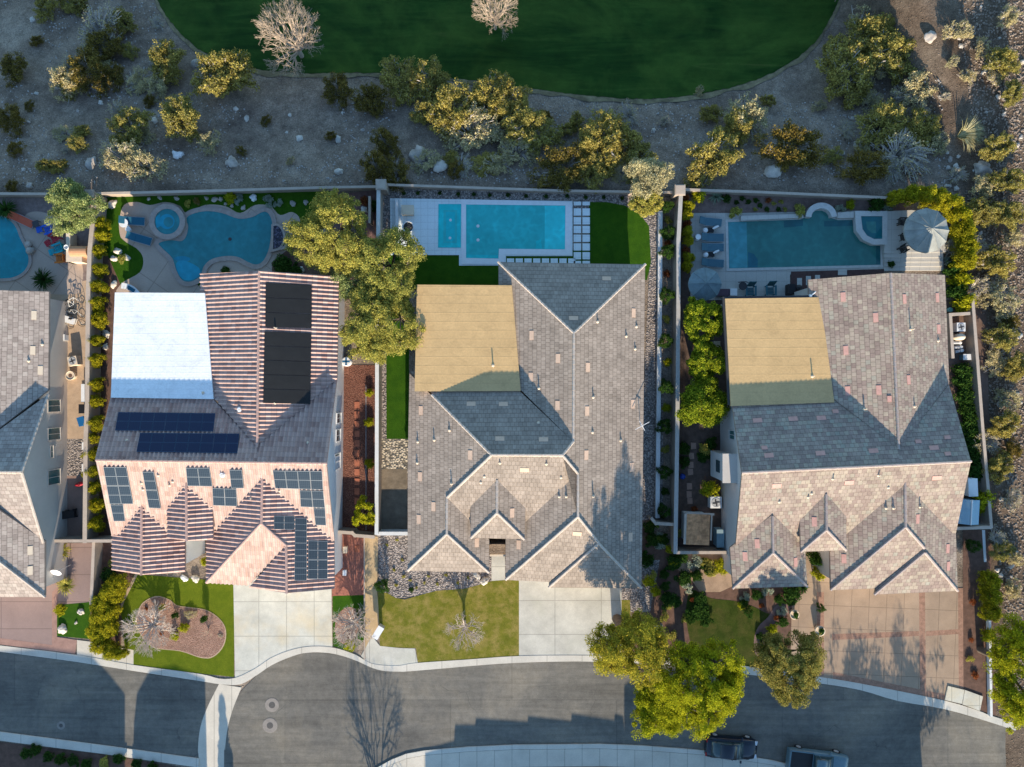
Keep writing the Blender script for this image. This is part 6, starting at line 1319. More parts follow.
WILD = [(45,5,12,'c'),(78,4,8,'d'),(95,28,22,'t'),(100,45,18,'d'),(122,20,12,'c'),(60,80,16,'p'),(85,68,20,'d'),(112,74,12,'d'),(165,60,19,'c'),(155,86,12,'p'),(220,73,24,'c'),(180,117,20,'c'),(208,141,12,'p'),(148,100,7,'d'),(115,110,11,'t'),(127,127,18,'c'),(120,155,19,'p'),(140,165,18,'p'),(43,165,9,'c'),(13,148,9,'d'),(64,163,5,'c'),(8,118,13,'d'),(10,186,7,'d'),(10,66,15,'d'),(64,150,5,'t'),(85,62,12,'t'),
 (336,88,14,'d'),(370,97,17,'d'),(400,78,17,'c'),(432,80,17,'c'),(425,112,12,'c'),(452,108,22,'c'),(470,128,19,'p'),(488,98,20,'c'),(385,141,14,'d'),(376,166,15,'d'),(396,172,12,'d'),(498,163,11,'p'),(512,105,20,'c'),(530,128,20,'c'),(518,150,14,'p'),(565,165,22,'d'),(600,143,23,'c'),(622,142,18,'c'),(592,170,15,'c'),(640,160,14,'c'),(716,155,23,'c'),(750,115,20,'p'),(712,113,10,'c'),(602,116,12,'t'),(738,125,16,'c'),
 (797,145,26,'d'),(769,100,8,'c'),(848,72,23,'c'),(835,52,12,'c'),(868,28,19,'p'),(900,14,24,'c'),(905,45,22,'c'),(880,60,18,'p'),(927,83,17,'p'),(962,28,15,'p'),(970,75,9,'p'),(883,125,20,'c'),(908,150,21,'t'),(925,128,15,'c'),(942,142,13,'p'),(1005,60,18,'c'),(1014,92,15,'c'),(1000,147,18,'c'),(1012,180,18,'c'),(985,188,15,'p'),(868,165,17,'d'),(1012,14,14,'p'),(985,45,11,'p'),
 (982,212,17,'c'),(1010,214,18,'c'),(976,248,18,'t'),(1000,262,20,'c'),(1017,238,13,'p'),(983,286,17,'t'),(1008,298,20,'p'),(1006,338,18,'c'),(1018,366,15,'c'),(990,442,16,'t'),(1006,425,17,'c'),(1012,400,14,'p'),(1000,468,16,'c'),(1016,500,14,'t'),(1012,322,12,'d'),(1018,560,10,'p'),(1015,590,12,'p'),(988,300,11,'p'),(1016,450,12,'d'),(955,60,8,'p'),(948,95,7,'t'),(35,40,7,'d'),(28,105,6,'d'),(330,135,6,'d'),(265,120,6,'d'),(290,160,5,'p'),(240,150,6,'d'),(700,90,6,'p'),(665,120,7,'t'),(455,168,9,'d'),(545,115,8,'d'),(820,105,7,'p')]
KN = {'c': 'creosote', 'd': 'dull', 'p': 'pale', 't': 'twiggy'}
for x, y, r, k in WILD:
    kd = KN[k]; put(kd, x, y, r*(1.05 if x > 940 else 1.55 if (390 < x < 650 or x > 830) and r > 9 else 1.32 if r > 9 else 1.1), wild_label(szw(r)+LOOK[kd], x, y), 'shrub', 'wild shrubs on the desert slope', h=r*0.088*1.6)
for i in range(95):
    rs = random.Random(5000+i); z_ = i % 5
    if z_ in (2, 3) and i > 18: continue
    x, y = (rs.uniform(395, 640), rs.uniform(88, 178)) if z_ == 0 else (rs.uniform(830, 940), rs.uniform(0, 175)) if z_ == 1 else (rs.uniform(950, 1022), rs.uniform(0, 300)) if z_ == 2 else (rs.uniform(996, 1022), rs.uniform(300, 620)) if z_ == 3 else (rs.uniform(50, 160), rs.uniform(0, 175))
    if y < 105 and x < 835 and y < 104+0.0*x and 160 < x: y += 25
    put(rs.choice(('pale', 'twiggy', 'twiggy', 'creosote')), x, y, rs.uniform(9, 19), 'low open grey yellow scrub among the larger desert shrubs', 'shrub', 'low scrub between the desert shrubs', h=rs.uniform(.7, 1.4))
# fan shaped grass clump
def blades(name, label, px, py, r, h, mat, n, seed, cat='grass clump', lean=None, width=0.05, group=None):
    g = gp(px, py); t = thing(name, label, cat, tuple(g), 0, group); rs = random.Random(seed); m = MB()
    for i in range(n):
        a = rs.uniform(0, 6.283) if lean is None else rs.gauss(lean, 0.65); L = r*rs.uniform(.6, 1.05); hh = h*rs.uniform(.6, 1); w_ = width; px_, py_ = -math.sin(a)*w_, math.cos(a)*w_; pts = []
        for s in (0, .35, .7, 1.0): pts.append(Vector((L*s*math.cos(a), L*s*math.sin(a), hh*math.sin(min(1.0, s*1.25)*2.2)/0.95)))
        vs = []
        for j, q in enumerate(pts): k = (1, .95, .6, .08)[j]; vs += [(q.x-px_*k, q.y-py_*k, q.z), (q.x+px_*k, q.y+py_*k, q.z)]
        m.add(vs, [(0, 1, 3, 2), (2, 3, 5, 4), (4, 5, 7, 6)])
    m.build('leaves', mat, t); return t
blades('grass_clump', 'pale fan shaped grass clump on the hillside upper left of the gazebo hedge', 957, 137, 2.0, 1.2, LF_PAL, 260, 3, lean=0.1, width=0.035)
AG = m_leaf('agave_green', (0.12, 0.18, 0.12, 1), (0.2, 0.27, 0.19, 1), (0.3, 0.37, 0.27, 1))
blades('agave', 'grey green star shaped agave behind the grey pool deck', 715, 197, 0.85, 0.5, AG, 30, 4, 'agave', None, 0.05); 
PG = m_leaf('palm_green', (0.015, 0.04, 0.01, 1), (0.03, 0.07, 0.02, 1), (0.06, 0.12, 0.03, 1))
blades('sago_palm', 'dark green sago palm at the house side of the pool with coloured chairs', 47.5, 281, 1.15, 0.9, PG, 130, 5, 'palm', None, 0.04)
blades('sago_palm', 'dark yellow green palm beside the far corner of the teal pool', 11, 211, 1.1, 0.9, LF_DRK, 150, 6, 'palm', None, 0.04)
for x, y, r, lab in ((65, 549.5, .95, 'spiky green palm like plant at the block wall beside the dish'), (69, 584, .95, 'spiky green palm like plant below the dish at the rose walk')): blades('spiky_plant', lab, x, y, r, .7, LF_YEL, 110, int(y), 'plant', None, 0.045)
blades('spiky_plant', 'spiky dark plant at the gable of the brown tiled house beside its entry walk', 801, 586, .7, .6, LF_DRK, 70, 9, 'plant', None, 0.04)
# bare trees
def place_bare(o, label, px, py, rpx, h, group=None, cat='bare tree', name=None):
    g = gp(px, py); z = g.z
    for _ in range(3): q = P(px, py, z+h*0.6); z = G(q.x, q.y)
    r = rpx*(H-z-h*0.6)/F; o.location = (q.x, q.y, z); o.scale = (r, r, h); tag(o, label, cat, group); 
    if name: o.name = name
    return o
place_bare(bare_proto('bare_tree', 1.0, 1.0, PALEBARK, 3, 6, 0.06, 18), 'large pale leafless tree standing on the edge of the dark turf', 289, 37, 40, 6.2)
place_bare(bare_proto('bare_tree', 1.0, 1.0, PALEBARK, 5, 6, 0.06, 18), 'pale leafless tree cut by the top of the photo on the dark turf', 494, 8, 29, 6.2)
place_bare(bare_proto('bare_tree', 1.0, 1.0, TWIGB, 8, 5, 0.055, 13), 'small grey leafless tree on the winter lawn', 463, 632, 25, 3.4)
place_bare(bare_proto('bare_tree', 1.0, 1.0, TWIGB, 9, 5, 0.06, 22), 'whitish leafless tree leaning over the pink gravel bed and golden hedge', 146, 629, 31, 3.0)
place_bare(bare_proto('bare_tree', 1.0, 1.0, TWIGB, 12, 5, 0.06, 22), 'grey leafless tree between the pale driveway and the mailbox', 351, 627, 27, 2.8)
place_bare(bare_proto('bare_shrub', 1.0, 1.0, PALEBARK, 14, 4, 0.04, 8), 'small leafless shrub inside the pink gravel bed', 206, 634, 9, 0.9, None, 'shrub')
# big trees
broad_tree('shade_tree', 'yellow green tree over the freeform pool deck, leftmost of the big cluster', 333, 236, 45, 6.6, LF_YEL, 101, per=80)
broad_tree('shade_tree', 'yellow green tree over the white deck, rightmost of the big cluster', 388, 264, 38, 6.8, LF_YEL, 102, per=80)
broad_tree('shade_tree', 'yellow green tree between pink roof and tan patio cover, lowest of the big cluster', 380, 322, 43, 6.4, LF_YEL, 103, per=80, ypx=49)
broad_tree('shade_tree', 'greener inner tree in the middle of the big cluster beside the pink roof', 358, 276, 28, 5.0, LF_OLI, 104, per=60)
broad_tree('olive_tree', 'pale silvery olive tree at the corner of the yard with coloured chairs', 73, 207, 27, 4.6, LF_OLI, 105, per=110)
broad_tree('small_tree', 'pale yellow tree growing over the wall above the green turf corner', 649, 178, 23, 4.4, LF_PAL, 106, per=80)
broad_tree('small_tree', 'bright green tree below the pale tree at the green turf corner', 647, 201, 18, 3.6, LF_YEL, 107, per=70)
broad_tree('street_tree', 'golden green tree between the two right driveways, leftmost of three by the street', 630, 648, 44, 9.8, LF_GLD, 108, per=95, ypx=38)
broad_tree('street_tree', 'bright green tree overhanging the street, middle of three by the street', 700, 682, 50, 9.0, LF_BRI, 109, per=100)
broad_tree('street_tree', 'bright green lower tree crown leaning farthest over the street', 662, 706, 34, 5.6, LF_BRI, 110, per=90)
broad_tree('street_tree', 'brownish olive tree beside the stamped driveway, rightmost of three by the street', 789, 664, 36, 7.8, LF_BRO, 111, per=110, ypx=38)
broad_tree('street_tree', 'green tree cut by the right edge of the photo above the street', 1020, 672, 36, 7.0, LF_BRI, 112, per=80, ypx=60)
for i, (x, y, rx, ry, lab) in enumerate(((703, 322, 20, 25, 'clipped ficus tree nearest the round parasol'), (706, 360, 20, 20, 'middle clipped ficus tree beside the tan patio cover'), (703, 402, 25, 27, 'largest clipped ficus tree, farthest from the parasol'))):
    broad_tree('ficus_tree', lab, x, y, rx, 4.2, LF_FIC, 120+i, per=100, ypx=ry, hollow=0.75, gaps=0.9, clumps=110 if i != 1 else 70)
broad_tree('small_tree', 'small bright yellow green tree at the end of the red rock yard', 364, 512, 14, 3.0, LF_BRI, 130, per=50, gaps=0.1)
# hedge along the hillside corner
for i, (x, y, r) in enumerate(((893, 199, 9), (908, 196, 11), (922, 196, 11), (936, 200, 12), (948, 207, 13), (956, 219, 13), (961, 233, 13), (963, 247, 12), (962, 261, 12))):
    put('hedge', x, y, r, 'golden hedge bush in the curved row wrapping around the gazebo terrace', 'hedge bush', 'golden hedge around the gazebo', h=1.7)
for i, (x, y, r) in enumerate(((957, 268, 12), (962, 280, 12), (958, 292, 13), (966, 302, 11))): put('darkgreen' if i in (0, 2) else 'green', x, y, r, 'green hedge bush in the row between the brown roof and the hillside wall', 'hedge bush', 'green hedge beside the brown tiled house', h=1.7)
# hedge balls by the first wall
HB = [(103, 225, 9), (104, 236, 8), (99.7, 251, 8.5), (100.7, 270, 8.5), (99.7, 286.6, 8), (98.7, 304, 8.5), (99.7, 320, 9), (97.4, 341, 7), (97.4, 360, 8.5), (97.4, 384.5, 8.5), (97.4, 401, 8), (96.7, 423, 8.5), (94, 438, 7.5), (92.5, 453.7, 8), (93, 471.5, 8), (94.5, 487, 8.5), (98.5, 504.5, 8.5), (98, 523, 8.5)]
for i, (x, y, r) in enumerate(HB): put('hedge', x, y, r, 'yellow green hedge ball in the row between the sunlit wall and the pink roof', 'hedge bush', 'hedge balls along the sunlit wall', h=1.15)
for i, (x, y) in enumerate(((666, 207), (668, 233), (666.7, 252), (666.7, 296), (665.5, 341), (665.5, 386.7), (663.7, 427), (663.7, 472), (663.7, 511))):
    put('ball', x, y, 8.5 if i else 7.5, 'dark green clipped ball bush between the low white wall and the grey wall', 'round bush', 'dark ball bushes between the grey tiled and brown tiled houses', h=1.1)
for i, (x, y, k) in enumerate(((668, 220, 'yellowbush'), (668, 243, 'red'), (667, 319, 'yellowbush'), (668, 362, 'green'), (667, 408, 'green'), (665.5, 450, 'yellowbush'), (665, 492, 'darkgreen'), (667, 273, 'red'))):
    put(k, x, y, 5.5, 'low loose plant between two dark ball bushes along the low white wall', 'plant', 'low plants between the dark ball bushes', h=0.5)
for i in range(9): put('hedge' if i % 3 else 'red', 686.5+(i % 2)*1.5, 198+i*8.6, 6.5, 'orange tinted hedge bush in the row left of the grey deck', 'hedge bush', 'hedge row left of the grey deck', h=1.0)
# yard and front plants
P_ = [('green', 699, 196, 9, 'bright yellow green bush at the wall pillar by the grey deck', 1.0), ('yellowbush', 736, 211, 8, 'pale green bush on the raised wall at the left corner of the deep teal pool', .9), ('yellowbush', 801, 210.5, 8, 'pale green bush left of the curved pool alcove', .9), ('silver', 841, 208, 6, 'silver green plant right of the curved pool alcove', .7), ('green', 851, 204, 6, 'small green bush right of the silver plant at the curved alcove', .6),
 ('darkgreen', 877, 203.5, 9, 'dark green bush behind the corner spa', 1.2), ('silver', 890, 207, 7.5, 'pale grey green plant between the corner spa and the gazebo', .8), ('silver', 950, 262, 6.5, 'round pale plant in the pot at the foot of the terrace steps', .8), ('darkgreen', 892, 263.5, 4.5, 'dark small plant on the terrace steps beside the corner spa', .6),
 ('darkgreen', 727, 198, 6, 'dark bush right of the star shaped agave', .7), ('red', 769, 200, 4.5, 'orange red flowering plant in the bed behind the deep teal pool', .4),
 ('darkgreen', 282, 266, 13, 'dark green shrub at the top edge of the pink roof', .9), ('darkgreen', 296, 270, 8, 'smaller dark shrub next to the shrub at the top of the pink roof', .7), ('darkgreen', 225, 271, 6, 'low dark plant at the top of the pink roof near the pool', .4),
 ('green', 230, 197, 8, 'green shrub in the turf behind the freeform pool', .7), ('silver', 238, 198, 6.5, 'grey plant beside the green shrub behind the freeform pool', .5), ('silver', 268, 200, 7, 'grey green plant behind the right end of the freeform pool', .6), ('yellowbush', 187, 203, 5, 'yellow plant in the turf behind the freeform pool', .5), ('dull', 196, 201, 5, 'brown tuft beside the yellow plant behind the freeform pool', .4), ('silver', 278, 203, 5.5, 'dry grey plant right of the grey green plant behind the freeform pool', .4),
 ('yellowbush', 121.5, 258, 6, 'small plant between the pale boulders on the turf edge', .5), ('red', 364, 200, 7, 'rusty shrub at the left square pillar', .6), ('darkgreen', 373, 205, 6, 'green shrub right of the rusty shrub below the left square pillar', .9),
 ('green', 369, 393, 5.5, 'small yellow plant at the pipe in the red rock yard, topmost', .6), ('green', 368.5, 422.5, 6, 'small yellow green plant at the pipe, second from the top', .6), ('green', 369.5, 464, 7, 'small green plant at the pipe, third from the top', .7),
 ('ball', 383, 586, 8, 'round clipped green bush on the pebble bed by the winter lawn', 1.0), ('darkgreen', 411, 590, 3.5, 'tiny green tuft on the pebble bed by the winter lawn', .25),
 ('yellowbush', 705, 450, 9, 'golden plant below the largest ficus tree', .7), ('darkgreen', 684, 448, 8, 'dark shrub at the grey wall below the ficus trees', .9), ('darkgreen', 703.5, 458, 7, 'dark round shrub right of the stepping stones', .6), ('darkgreen', 684, 462, 8, 'dark shrub at the grey wall next to the blue ball', .8), ('green', 711, 489, 11, 'trimmed round bright bush above the white air conditioner', 1.6), ('red', 694, 509, 5, 'small red plant at the corner of the wooden roofed shed', .4),
 ('darkgreen', 712, 444, 8, 'dark shrub between the golden plant and the house wall', .7), ('yellowbush', 967, 378, 7, 'yellow green shrub at the hillside wall below the pale box', .8), ('darkgreen', 966, 392, 9, 'dark shrub in the narrow yard, first below the yellow green one', 1.0), ('red', 974, 392, 6, 'orange brown shrub against the hillside wall', .8), ('darkgreen', 972, 412, 10, 'dark shrub in the narrow yard, second below the yellow green one', 1.1), ('darkgreen', 975, 430, 10, 'dark shrub in the narrow yard beside the tip of the dark roof', 1.1), ('darkgreen', 977, 448, 10, 'dark shrub in the narrow yard at the gable corner', 1.1), ('darkgreen', 979, 466, 10, 'dark shrub in the narrow yard above the upright cabinet', 1.1),
 ('green', 984, 501, 14, 'green bush overhanging the wall by the pale blue shed', 1.6), ('ball', 972.5, 545.5, 7.5, 'dark ball bush in front of the pale blue shed yard', .9),
 ('hedge', 987, 580, 11, 'top part of the clipped golden hedge right of the stamped driveway', 1.5), ('hedge', 988, 596, 11, 'middle part of the clipped golden hedge right of the stamped driveway', 1.5), ('hedge', 988, 611, 11, 'lower part of the clipped golden hedge right of the stamped driveway', 1.5), ('red', 974, 602, 5, 'red shrub left of the clipped golden hedge by the stamped driveway', .6), ('green', 989, 636, 9, 'green bush between the golden hedge and the right street tree', 1.0), ('red', 972, 640, 4, 'small red plant, upper one beside the stamped driveway edge', .4), ('yellowbush', 971, 659, 5, 'small yellow plant beside the stamped driveway edge', .4), ('red', 976, 676, 6, 'rusty plant above the utility pad', .4),
 ('darkgreen', 793, 594, 12, 'dark leafy shrub at the left gable of the brown tiled house', 1.0), ('silver', 746, 598, 6, 'blue green plant at the left gable of the brown tiled house', .6), ('green', 742, 606, 5, 'light green plant at the rim of the shaded lawn', .4), ('ball', 748, 611.5, 6, 'black green ball shrub on the shaded lawn', .8), ('ball', 820, 607.5, 4.5, 'small bright ball bush in the strip beside the stamped driveway', .8), ('darkgreen', 760, 637, 5, 'dark tuft on the mauve path edge', .5), ('green', 772, 630, 7, 'green plant beside the mauve path', .6), ('red', 777, 618, 5, 'reddish plant between the mauve path and the round pots', .5), ('silver', 783, 612, 6, 'grey blue plant left of the upper round pot', .5), ('darkgreen', 818, 560, 9, 'leafy green shrub in the entry court of the brown tiled house, upper', 2.6), ('green', 819, 574, 8, 'leafy yellow shrub in the entry court of the brown tiled house, lower', 2.2),
 ('red', 693, 600, 5, 'dark red plant at the left rim of the shaded lawn', .5), ('darkgreen', 699, 611, 12, 'dark spreading shrub at the left rim of the shaded lawn', .8), ('green', 722, 566, 11, 'light green shrub in front of the walled shed yard, right', .7), ('yellowbush', 708, 564, 9, 'yellowish shrub in front of the walled shed yard, left', .6), ('darkgreen', 674, 562, 10, 'green shrub left of the yellowish shrub before the shed yard', .8), ('darkgreen', 684, 578, 10, 'green shrub below the end of the grey wall', .8), ('darkgreen', 648, 560, 9, 'green shrub right of the grey roof corner, upper', .9), ('green', 650, 582, 8, 'green shrub right of the grey roof corner, lower', .8), ('darkgreen', 652, 540, 8, 'dark shrub below the short return wall', .8), ('darkgreen', 668, 600, 10, 'dark shrub above the golden street tree', .9), ('darkgreen', 665, 540, 7, 'dark shrub between short return wall and shed yard wall', .8),
 ('darkgreen', 108, 577, 10, 'dark shrub at the top of the golden curved hedge', 1.0), ('yellowbush', 112, 562, 7, 'yellow shrub at the left corner of the pink roof', .7), ('green', 59.5, 610, 8, 'yellow green shrub at the corner of the small turf patch', .6), ('green', 204, 562, 5, 'slender green shrub in the entry of the pink roofed house', 1.2),
 ('green', 161, 608, 4, 'small green plant in the top of the pink gravel bed', 1.2), ('green', 174, 636, 6, 'small green plant in the lower left of the pink gravel bed', .5), ('green', 183, 628, 6, 'small green plant in the middle of the pink gravel bed', .6), ('darkgreen', 174, 616, 4, 'dark small plant in the middle of the pink gravel bed', 1.3), ('pale', 190, 615, 7, 'pale tan shrub in the pink gravel bed', .5), ('darkgreen', 203, 620, 4, 'dark small plant in the right of the pink gravel bed', 1.4), ('red', 161, 634, 3, 'tiny brown plant in the lower left of the pink gravel bed', .3), ('red', 146, 609, 2.8, 'tiny brown plant in the upper left of the pink gravel bed', .3), ('twiggy', 220, 636, 3.5, 'tiny grey tuft at the right end of the pink gravel bed', .3),
 ('darkgreen', 360, 614, 6, 'dark green shrub beside the grey leafless tree, upper', .7), ('green', 350, 645, 8, 'green shrub beneath the grey leafless tree by the kerb', .6), ('darkgreen', 361, 633, 5, 'dark green shrub beside the grey leafless tree, lower', .6)]
for k, x, y, r, lab, hh in P_: put(k, x, y, r, lab, 'plant', h=hh)
# golden curved hedge in front of the pink roof
for i, (x, y, r) in enumerate(((119, 584, 12), (112, 592, 13), (104, 603, 13), (101, 616, 13), (100, 630, 13), (103, 643, 12), (113, 650, 10), (122, 652, 8), (110, 612, 12), (111, 626, 12))):
    put('hedge', x, y, r, 'dense golden hedge bush in the curved clump between the walk and the green lawn', 'hedge bush', 'golden curved hedge by the left street', h=1.2, name='hedge_bush')
for i, (x, y) in enumerate(((25, 755), (35, 750), (47, 757), (60, 760), (72, 762), (85, 765), (103, 763), (118, 760), (135, 765), (152, 768))): put('darkgreen' if i not in (6,) else 'yellowbush', x, y, 7, 'round dark bush in the planted strip below the left street', 'round bush', 'bushes below the left street', h=.7)
# tufts in beds
for x, y in Z(360, 570, 3.89, [(195, 40), (220, 70), (265, 25), (300, 55), (335, 20), (140, 60), (380, 50), (420, 30), (250, 50), (170, 25)])+[(387, 545), (397, 540), (394, 570), (402, 560)]: put('yellowbush', x, y, 2.2, 'tiny green tuft on the pebble bed below the grey roof', 'plant', 'tiny tufts on the pebble bed', h=.2)
for x, y in Z(680, 180, 5.115, [(320, 95), (350, 110), (390, 105), (385, 150), (445, 150), (505, 150), (540, 150), (410, 130), (480, 120), (520, 110), (290, 115)]): put('yellowbush' if int(x) % 2 else 'darkgreen', x, y, 3.2, 'small low plant in the gravel bed behind the deep teal pool', 'plant', 'small plants behind the deep teal pool', h=.3)
for x, y in ((404, 193), (418, 193), (440, 193), (458, 194), (474, 194), (490, 195), (508, 195), (526, 196), (546, 196), (567, 196), (586, 197), (604, 197), (622, 198)): put('darkgreen', x, y, 2.6, 'tiny dark plant in the gravel behind the white deck', 'plant', 'tiny plants in the gravel behind the white deck', h=.3)
# pots with plants
for lab, x, y, r in POTS:
    p = P(x, y, .6); t = thing('plant_pot', lab, 'plant pot', (p.x, p.y, 0.03)); MB().lathe([(r*0.6, 0), (r*0.9, .45), (r, .6), (r*0.85, .6), (r*0.8, .52)], (0, 0, 0), 20).build('pot', CREAM, t)
    cp = crown_points(r*.6, r*.6, .25, .65, 12, int(x)); leaf_cloud('plant', cp, .14, 40, .06, int(y), LF_DRK, t)
# stones on the slope
BO = [(155, 'x')]
for x, y, r, m_, lab in ((178, 155, .55, WHITE, 'white boulder below the rounded olive shrubs on the left slope'), (155, 121, .42, PALESTONE, 'pale boulder left of the olive shrub with yellow tips on the left slope'), (33, 20, .3, PALESTONE, 'small pale rock near the upper left corner'), (195, 64, .45, STONE, 'grey boulder between two yellow olive shrubs near the turf'), (247, 119, .3, PALESTONE, 'small pale rock right of the left slope shrubs'), (232, 163, .7, STONE, 'blue grey boulder above the wall behind the freeform pool'), (300, 139, .4, PALESTONE, 'pale rock in the open slope, left of a pair'), (338, 140, .4, PALESTONE, 'pale rock in the open slope, right of a pair'), (339, 172, .5, PALESTONE, 'long pale rock above the wall by the big tree'), (290, 115, .2, PALESTONE, 'tiny pale rock on the open slope'), (441, 167, .85, PALESTONE, 'whitish boulder above the wall behind the white deck'), (420, 157, 1.1, STONE, 'large dull blue boulder left of the whitish boulder'), (498, 130, .3, PALESTONE, 'small rock among the pale shrubs in the middle of the slope'), (773, 172, 1.0, PALESTONE, 'big rounded cream boulder above the wall behind the deep teal pool'), (930, 37, .55, STONE, 'long grey boulder among the large shrubs near the upper right corner'), (981, 169, .9, STONE, 'tilted pale slab on the rocky hillside above the gazebo hedge'), (766, 150, .4, PALESTONE, 'pale rock above the big cream boulder'), (92, 164, .6, STONE, 'grey rock left of the pale straw shrub'), (30, 186, .4, STONE, 'blue grey rock above the wall at the left edge'), (557, 131, .3, PALESTONE, 'small pale rock by the branching shrub'), (536, 176, .5, STONE, 'grey rock above the wall left of the golden shrubs')):
    boulder(x, y, r, lab, m_)
for i in range(150):   # loose stones too many to place by hand: each one its own
    rs = random.Random(900+i)
    if i < 60: x, y = rs.uniform(946, 1022), rs.uniform(5, 620)
    elif i < 75: x, y = rs.uniform(945, 958), rs.uniform(150, 205)
    else: x, y = rs.uniform(5, 930), rs.uniform(70, 180)
    if y < 102 and 165 < x < 835: continue
    if x < 996 and y > 300 and x > 940: x += 50 - (0 if x < 970 else 20)
    if x < 975 and y > 205: continue
    if x > 1022: continue
    boulder(x, y, rs.uniform(.12, .3), 'small pale loose stone lying on the desert slope', PALESTONE if i % 3 else STONE, 'small loose stones on the desert slope')
def scatter(name, label, n, region, rr, mat, seed):
    rs = random.Random(seed); mb = MB(); base = []
    for s in range(6):
        q = MB().rock((0, 0, 0), 1, s+seed, .6, 1); base.append((q.v, q.f))
    k = 0
    while k < n:
        x, y = region(rs)
        g = gp(x, y); r = rs.uniform(*rr); v, f = base[rs.randrange(6)]; a = rs.uniform(0, 6.28); c, s = math.cos(a)*r, math.sin(a)*r
        mb.add([(g.x+p[0]*c-p[1]*s, g.y+p[0]*s+p[1]*c, g.z+p[2]*r+r*0.15) for p in v], f); k += 1
    tag(mb.build(name, mat), label, 'gravel', None, 'stuff')
def reg_hill(rs):
    while True:
        x, y = rs.uniform(940, 1040), rs.uniform(-10, 700)
        if (y < 190 and x > 980-(190-y)*0.12) or (190 <= y < 290 and x > 966) or (y >= 290 and x > 978+(y-290)*0.065+3): return x, y
def reg_slope(rs):
    while True:
        x, y = rs.uniform(-10, 945), rs.uniform(-10, 184)
        if y < 104 and 160 < x < 845: 
            if y < 30 or not (y > 60+abs(x-500)*-0.0+30): continue
            if y < 102: continue
        if x > 845 and y < 75: continue
        if noise.noise(Vector((x*0.012, y*0.012, 2))) > -0.15: return x, y
scatter('hillside_rubble', 'broken pale stones covering the rocky hillside beyond the wall', 7500, reg_hill, (.03, .12), plain('rubble_stone', (0.27, 0.215, 0.17), 0.9, 0.35, 1.2, 10, .5), 3)
scatter('slope_gravel', 'scattered stones over the shaded desert slope', 3200, reg_slope, (.03, .1), plain('slope_stone', (0.4, 0.37, 0.34), 0.9, 0.3, 1.2, 10, .5), 5)
def reg_bed(rs):
    while True:
        x, y = rs.uniform(383, 490), rs.uniform(540, 598)
        if y < 592+(8*math.sin((x-383)/107*3.14) if x < 430 else -(x-430)*0.18) and x > 380: return x, y

for i in range(34):
    rs = random.Random(300+i); x, y = rs.uniform(648, 690), rs.uniform(528, 640)
    if i > 22: x, y = rs.uniform(690, 732), rs.uniform(556, 578)
    put(rs.choice(('darkgreen', 'darkgreen', 'green', 'yellowbush', 'silver')), x, y, rs.uniform(5, 9), 'loose green undergrowth shrub in the bed between the grey and brown tiled houses', 'shrub', 'undergrowth between the two right front yards', h=rs.uniform(.4, .9))

for i, (x, y) in enumerate(((963, 372), (964, 384), (967, 398), (968, 410), (971, 421), (972, 434), (975, 444), (976, 456), (978, 470))):
    put('darkgreen', x, y, 10 if i % 2 else 12, 'dark leafy shrub in the continuous row between the brown tiled house and the hillside wall', 'shrub', 'shrub row in the narrow side yard', h=1.2)
for i, (x, y, k, r) in enumerate(((700, 600, 'darkgreen', 9), (691, 618, 'darkgreen', 9), (706, 622, 'darkgreen', 8), (744, 604, 'darkgreen', 6), (757, 596, 'darkgreen', 7), (768, 592, 'silver', 6), (779, 600, 'darkgreen', 6), (762, 606, 'red', 4), (770, 640, 'darkgreen', 8), (764, 650, 'darkgreen', 7), (783, 622, 'darkgreen', 7), (790, 600, 'darkgreen', 8))):
    put(k, x, y, r, 'dark mixed planting around the rim of the shaded lawn', 'shrub', 'planting around the shaded lawn', h=.7)
# ------------------------------------------------------------------ cars
def loft(prof_top, half, zb, n=None):
    """prof_top: (x, z_top, half_width) stations from tail to nose"""
    m = MB(); vs = []; fs = []; K = 8
    for x, zt, hw, z0 in prof_top:
        h = zt-z0
        ring = [(-hw*0.96, z0), (-hw, z0+h*0.35), (-hw*0.985, z0+h*0.72), (-hw*0.86, zt-0.02), (-hw*0.4, zt+0.015), (hw*0.4, zt+0.015), (hw*0.86, zt-0.02), (hw*0.985, z0+h*0.72), (hw, z0+h*0.35), (hw*0.96, z0)]
        K = len(ring); vs += [(x, a, b) for a, b in ring]
    for i in range(len(prof_top)-1):
        for k in range(K): fs.append((i*K+k, i*K+(k+1) % K, (i+1)*K+(k+1) % K, (i+1)*K+k))
    fs.append(tuple(range(K))); fs.append(tuple(range(len(vs)-K, len(vs)))[::-1])
    m.add(vs, fs, True); return m
def fixn(o):
    bm = bmesh.new(); bm.from_mesh(o.data); bmesh.ops.recalc_face_normals(bm, faces=bm.faces[:]); bm.to_mesh(o.data); bm.free()
    for p in o.data.polygons: p.use_smooth = len(p.vertices) == 4
    return o
def carpaint(name, c):
    m = plain(name, c, 0.25, 0.03, 1, 5, 0.0, 0.4); m.node_tree.nodes['Principled BSDF'].inputs['Coat Weight'].default_value = 0.25; return m
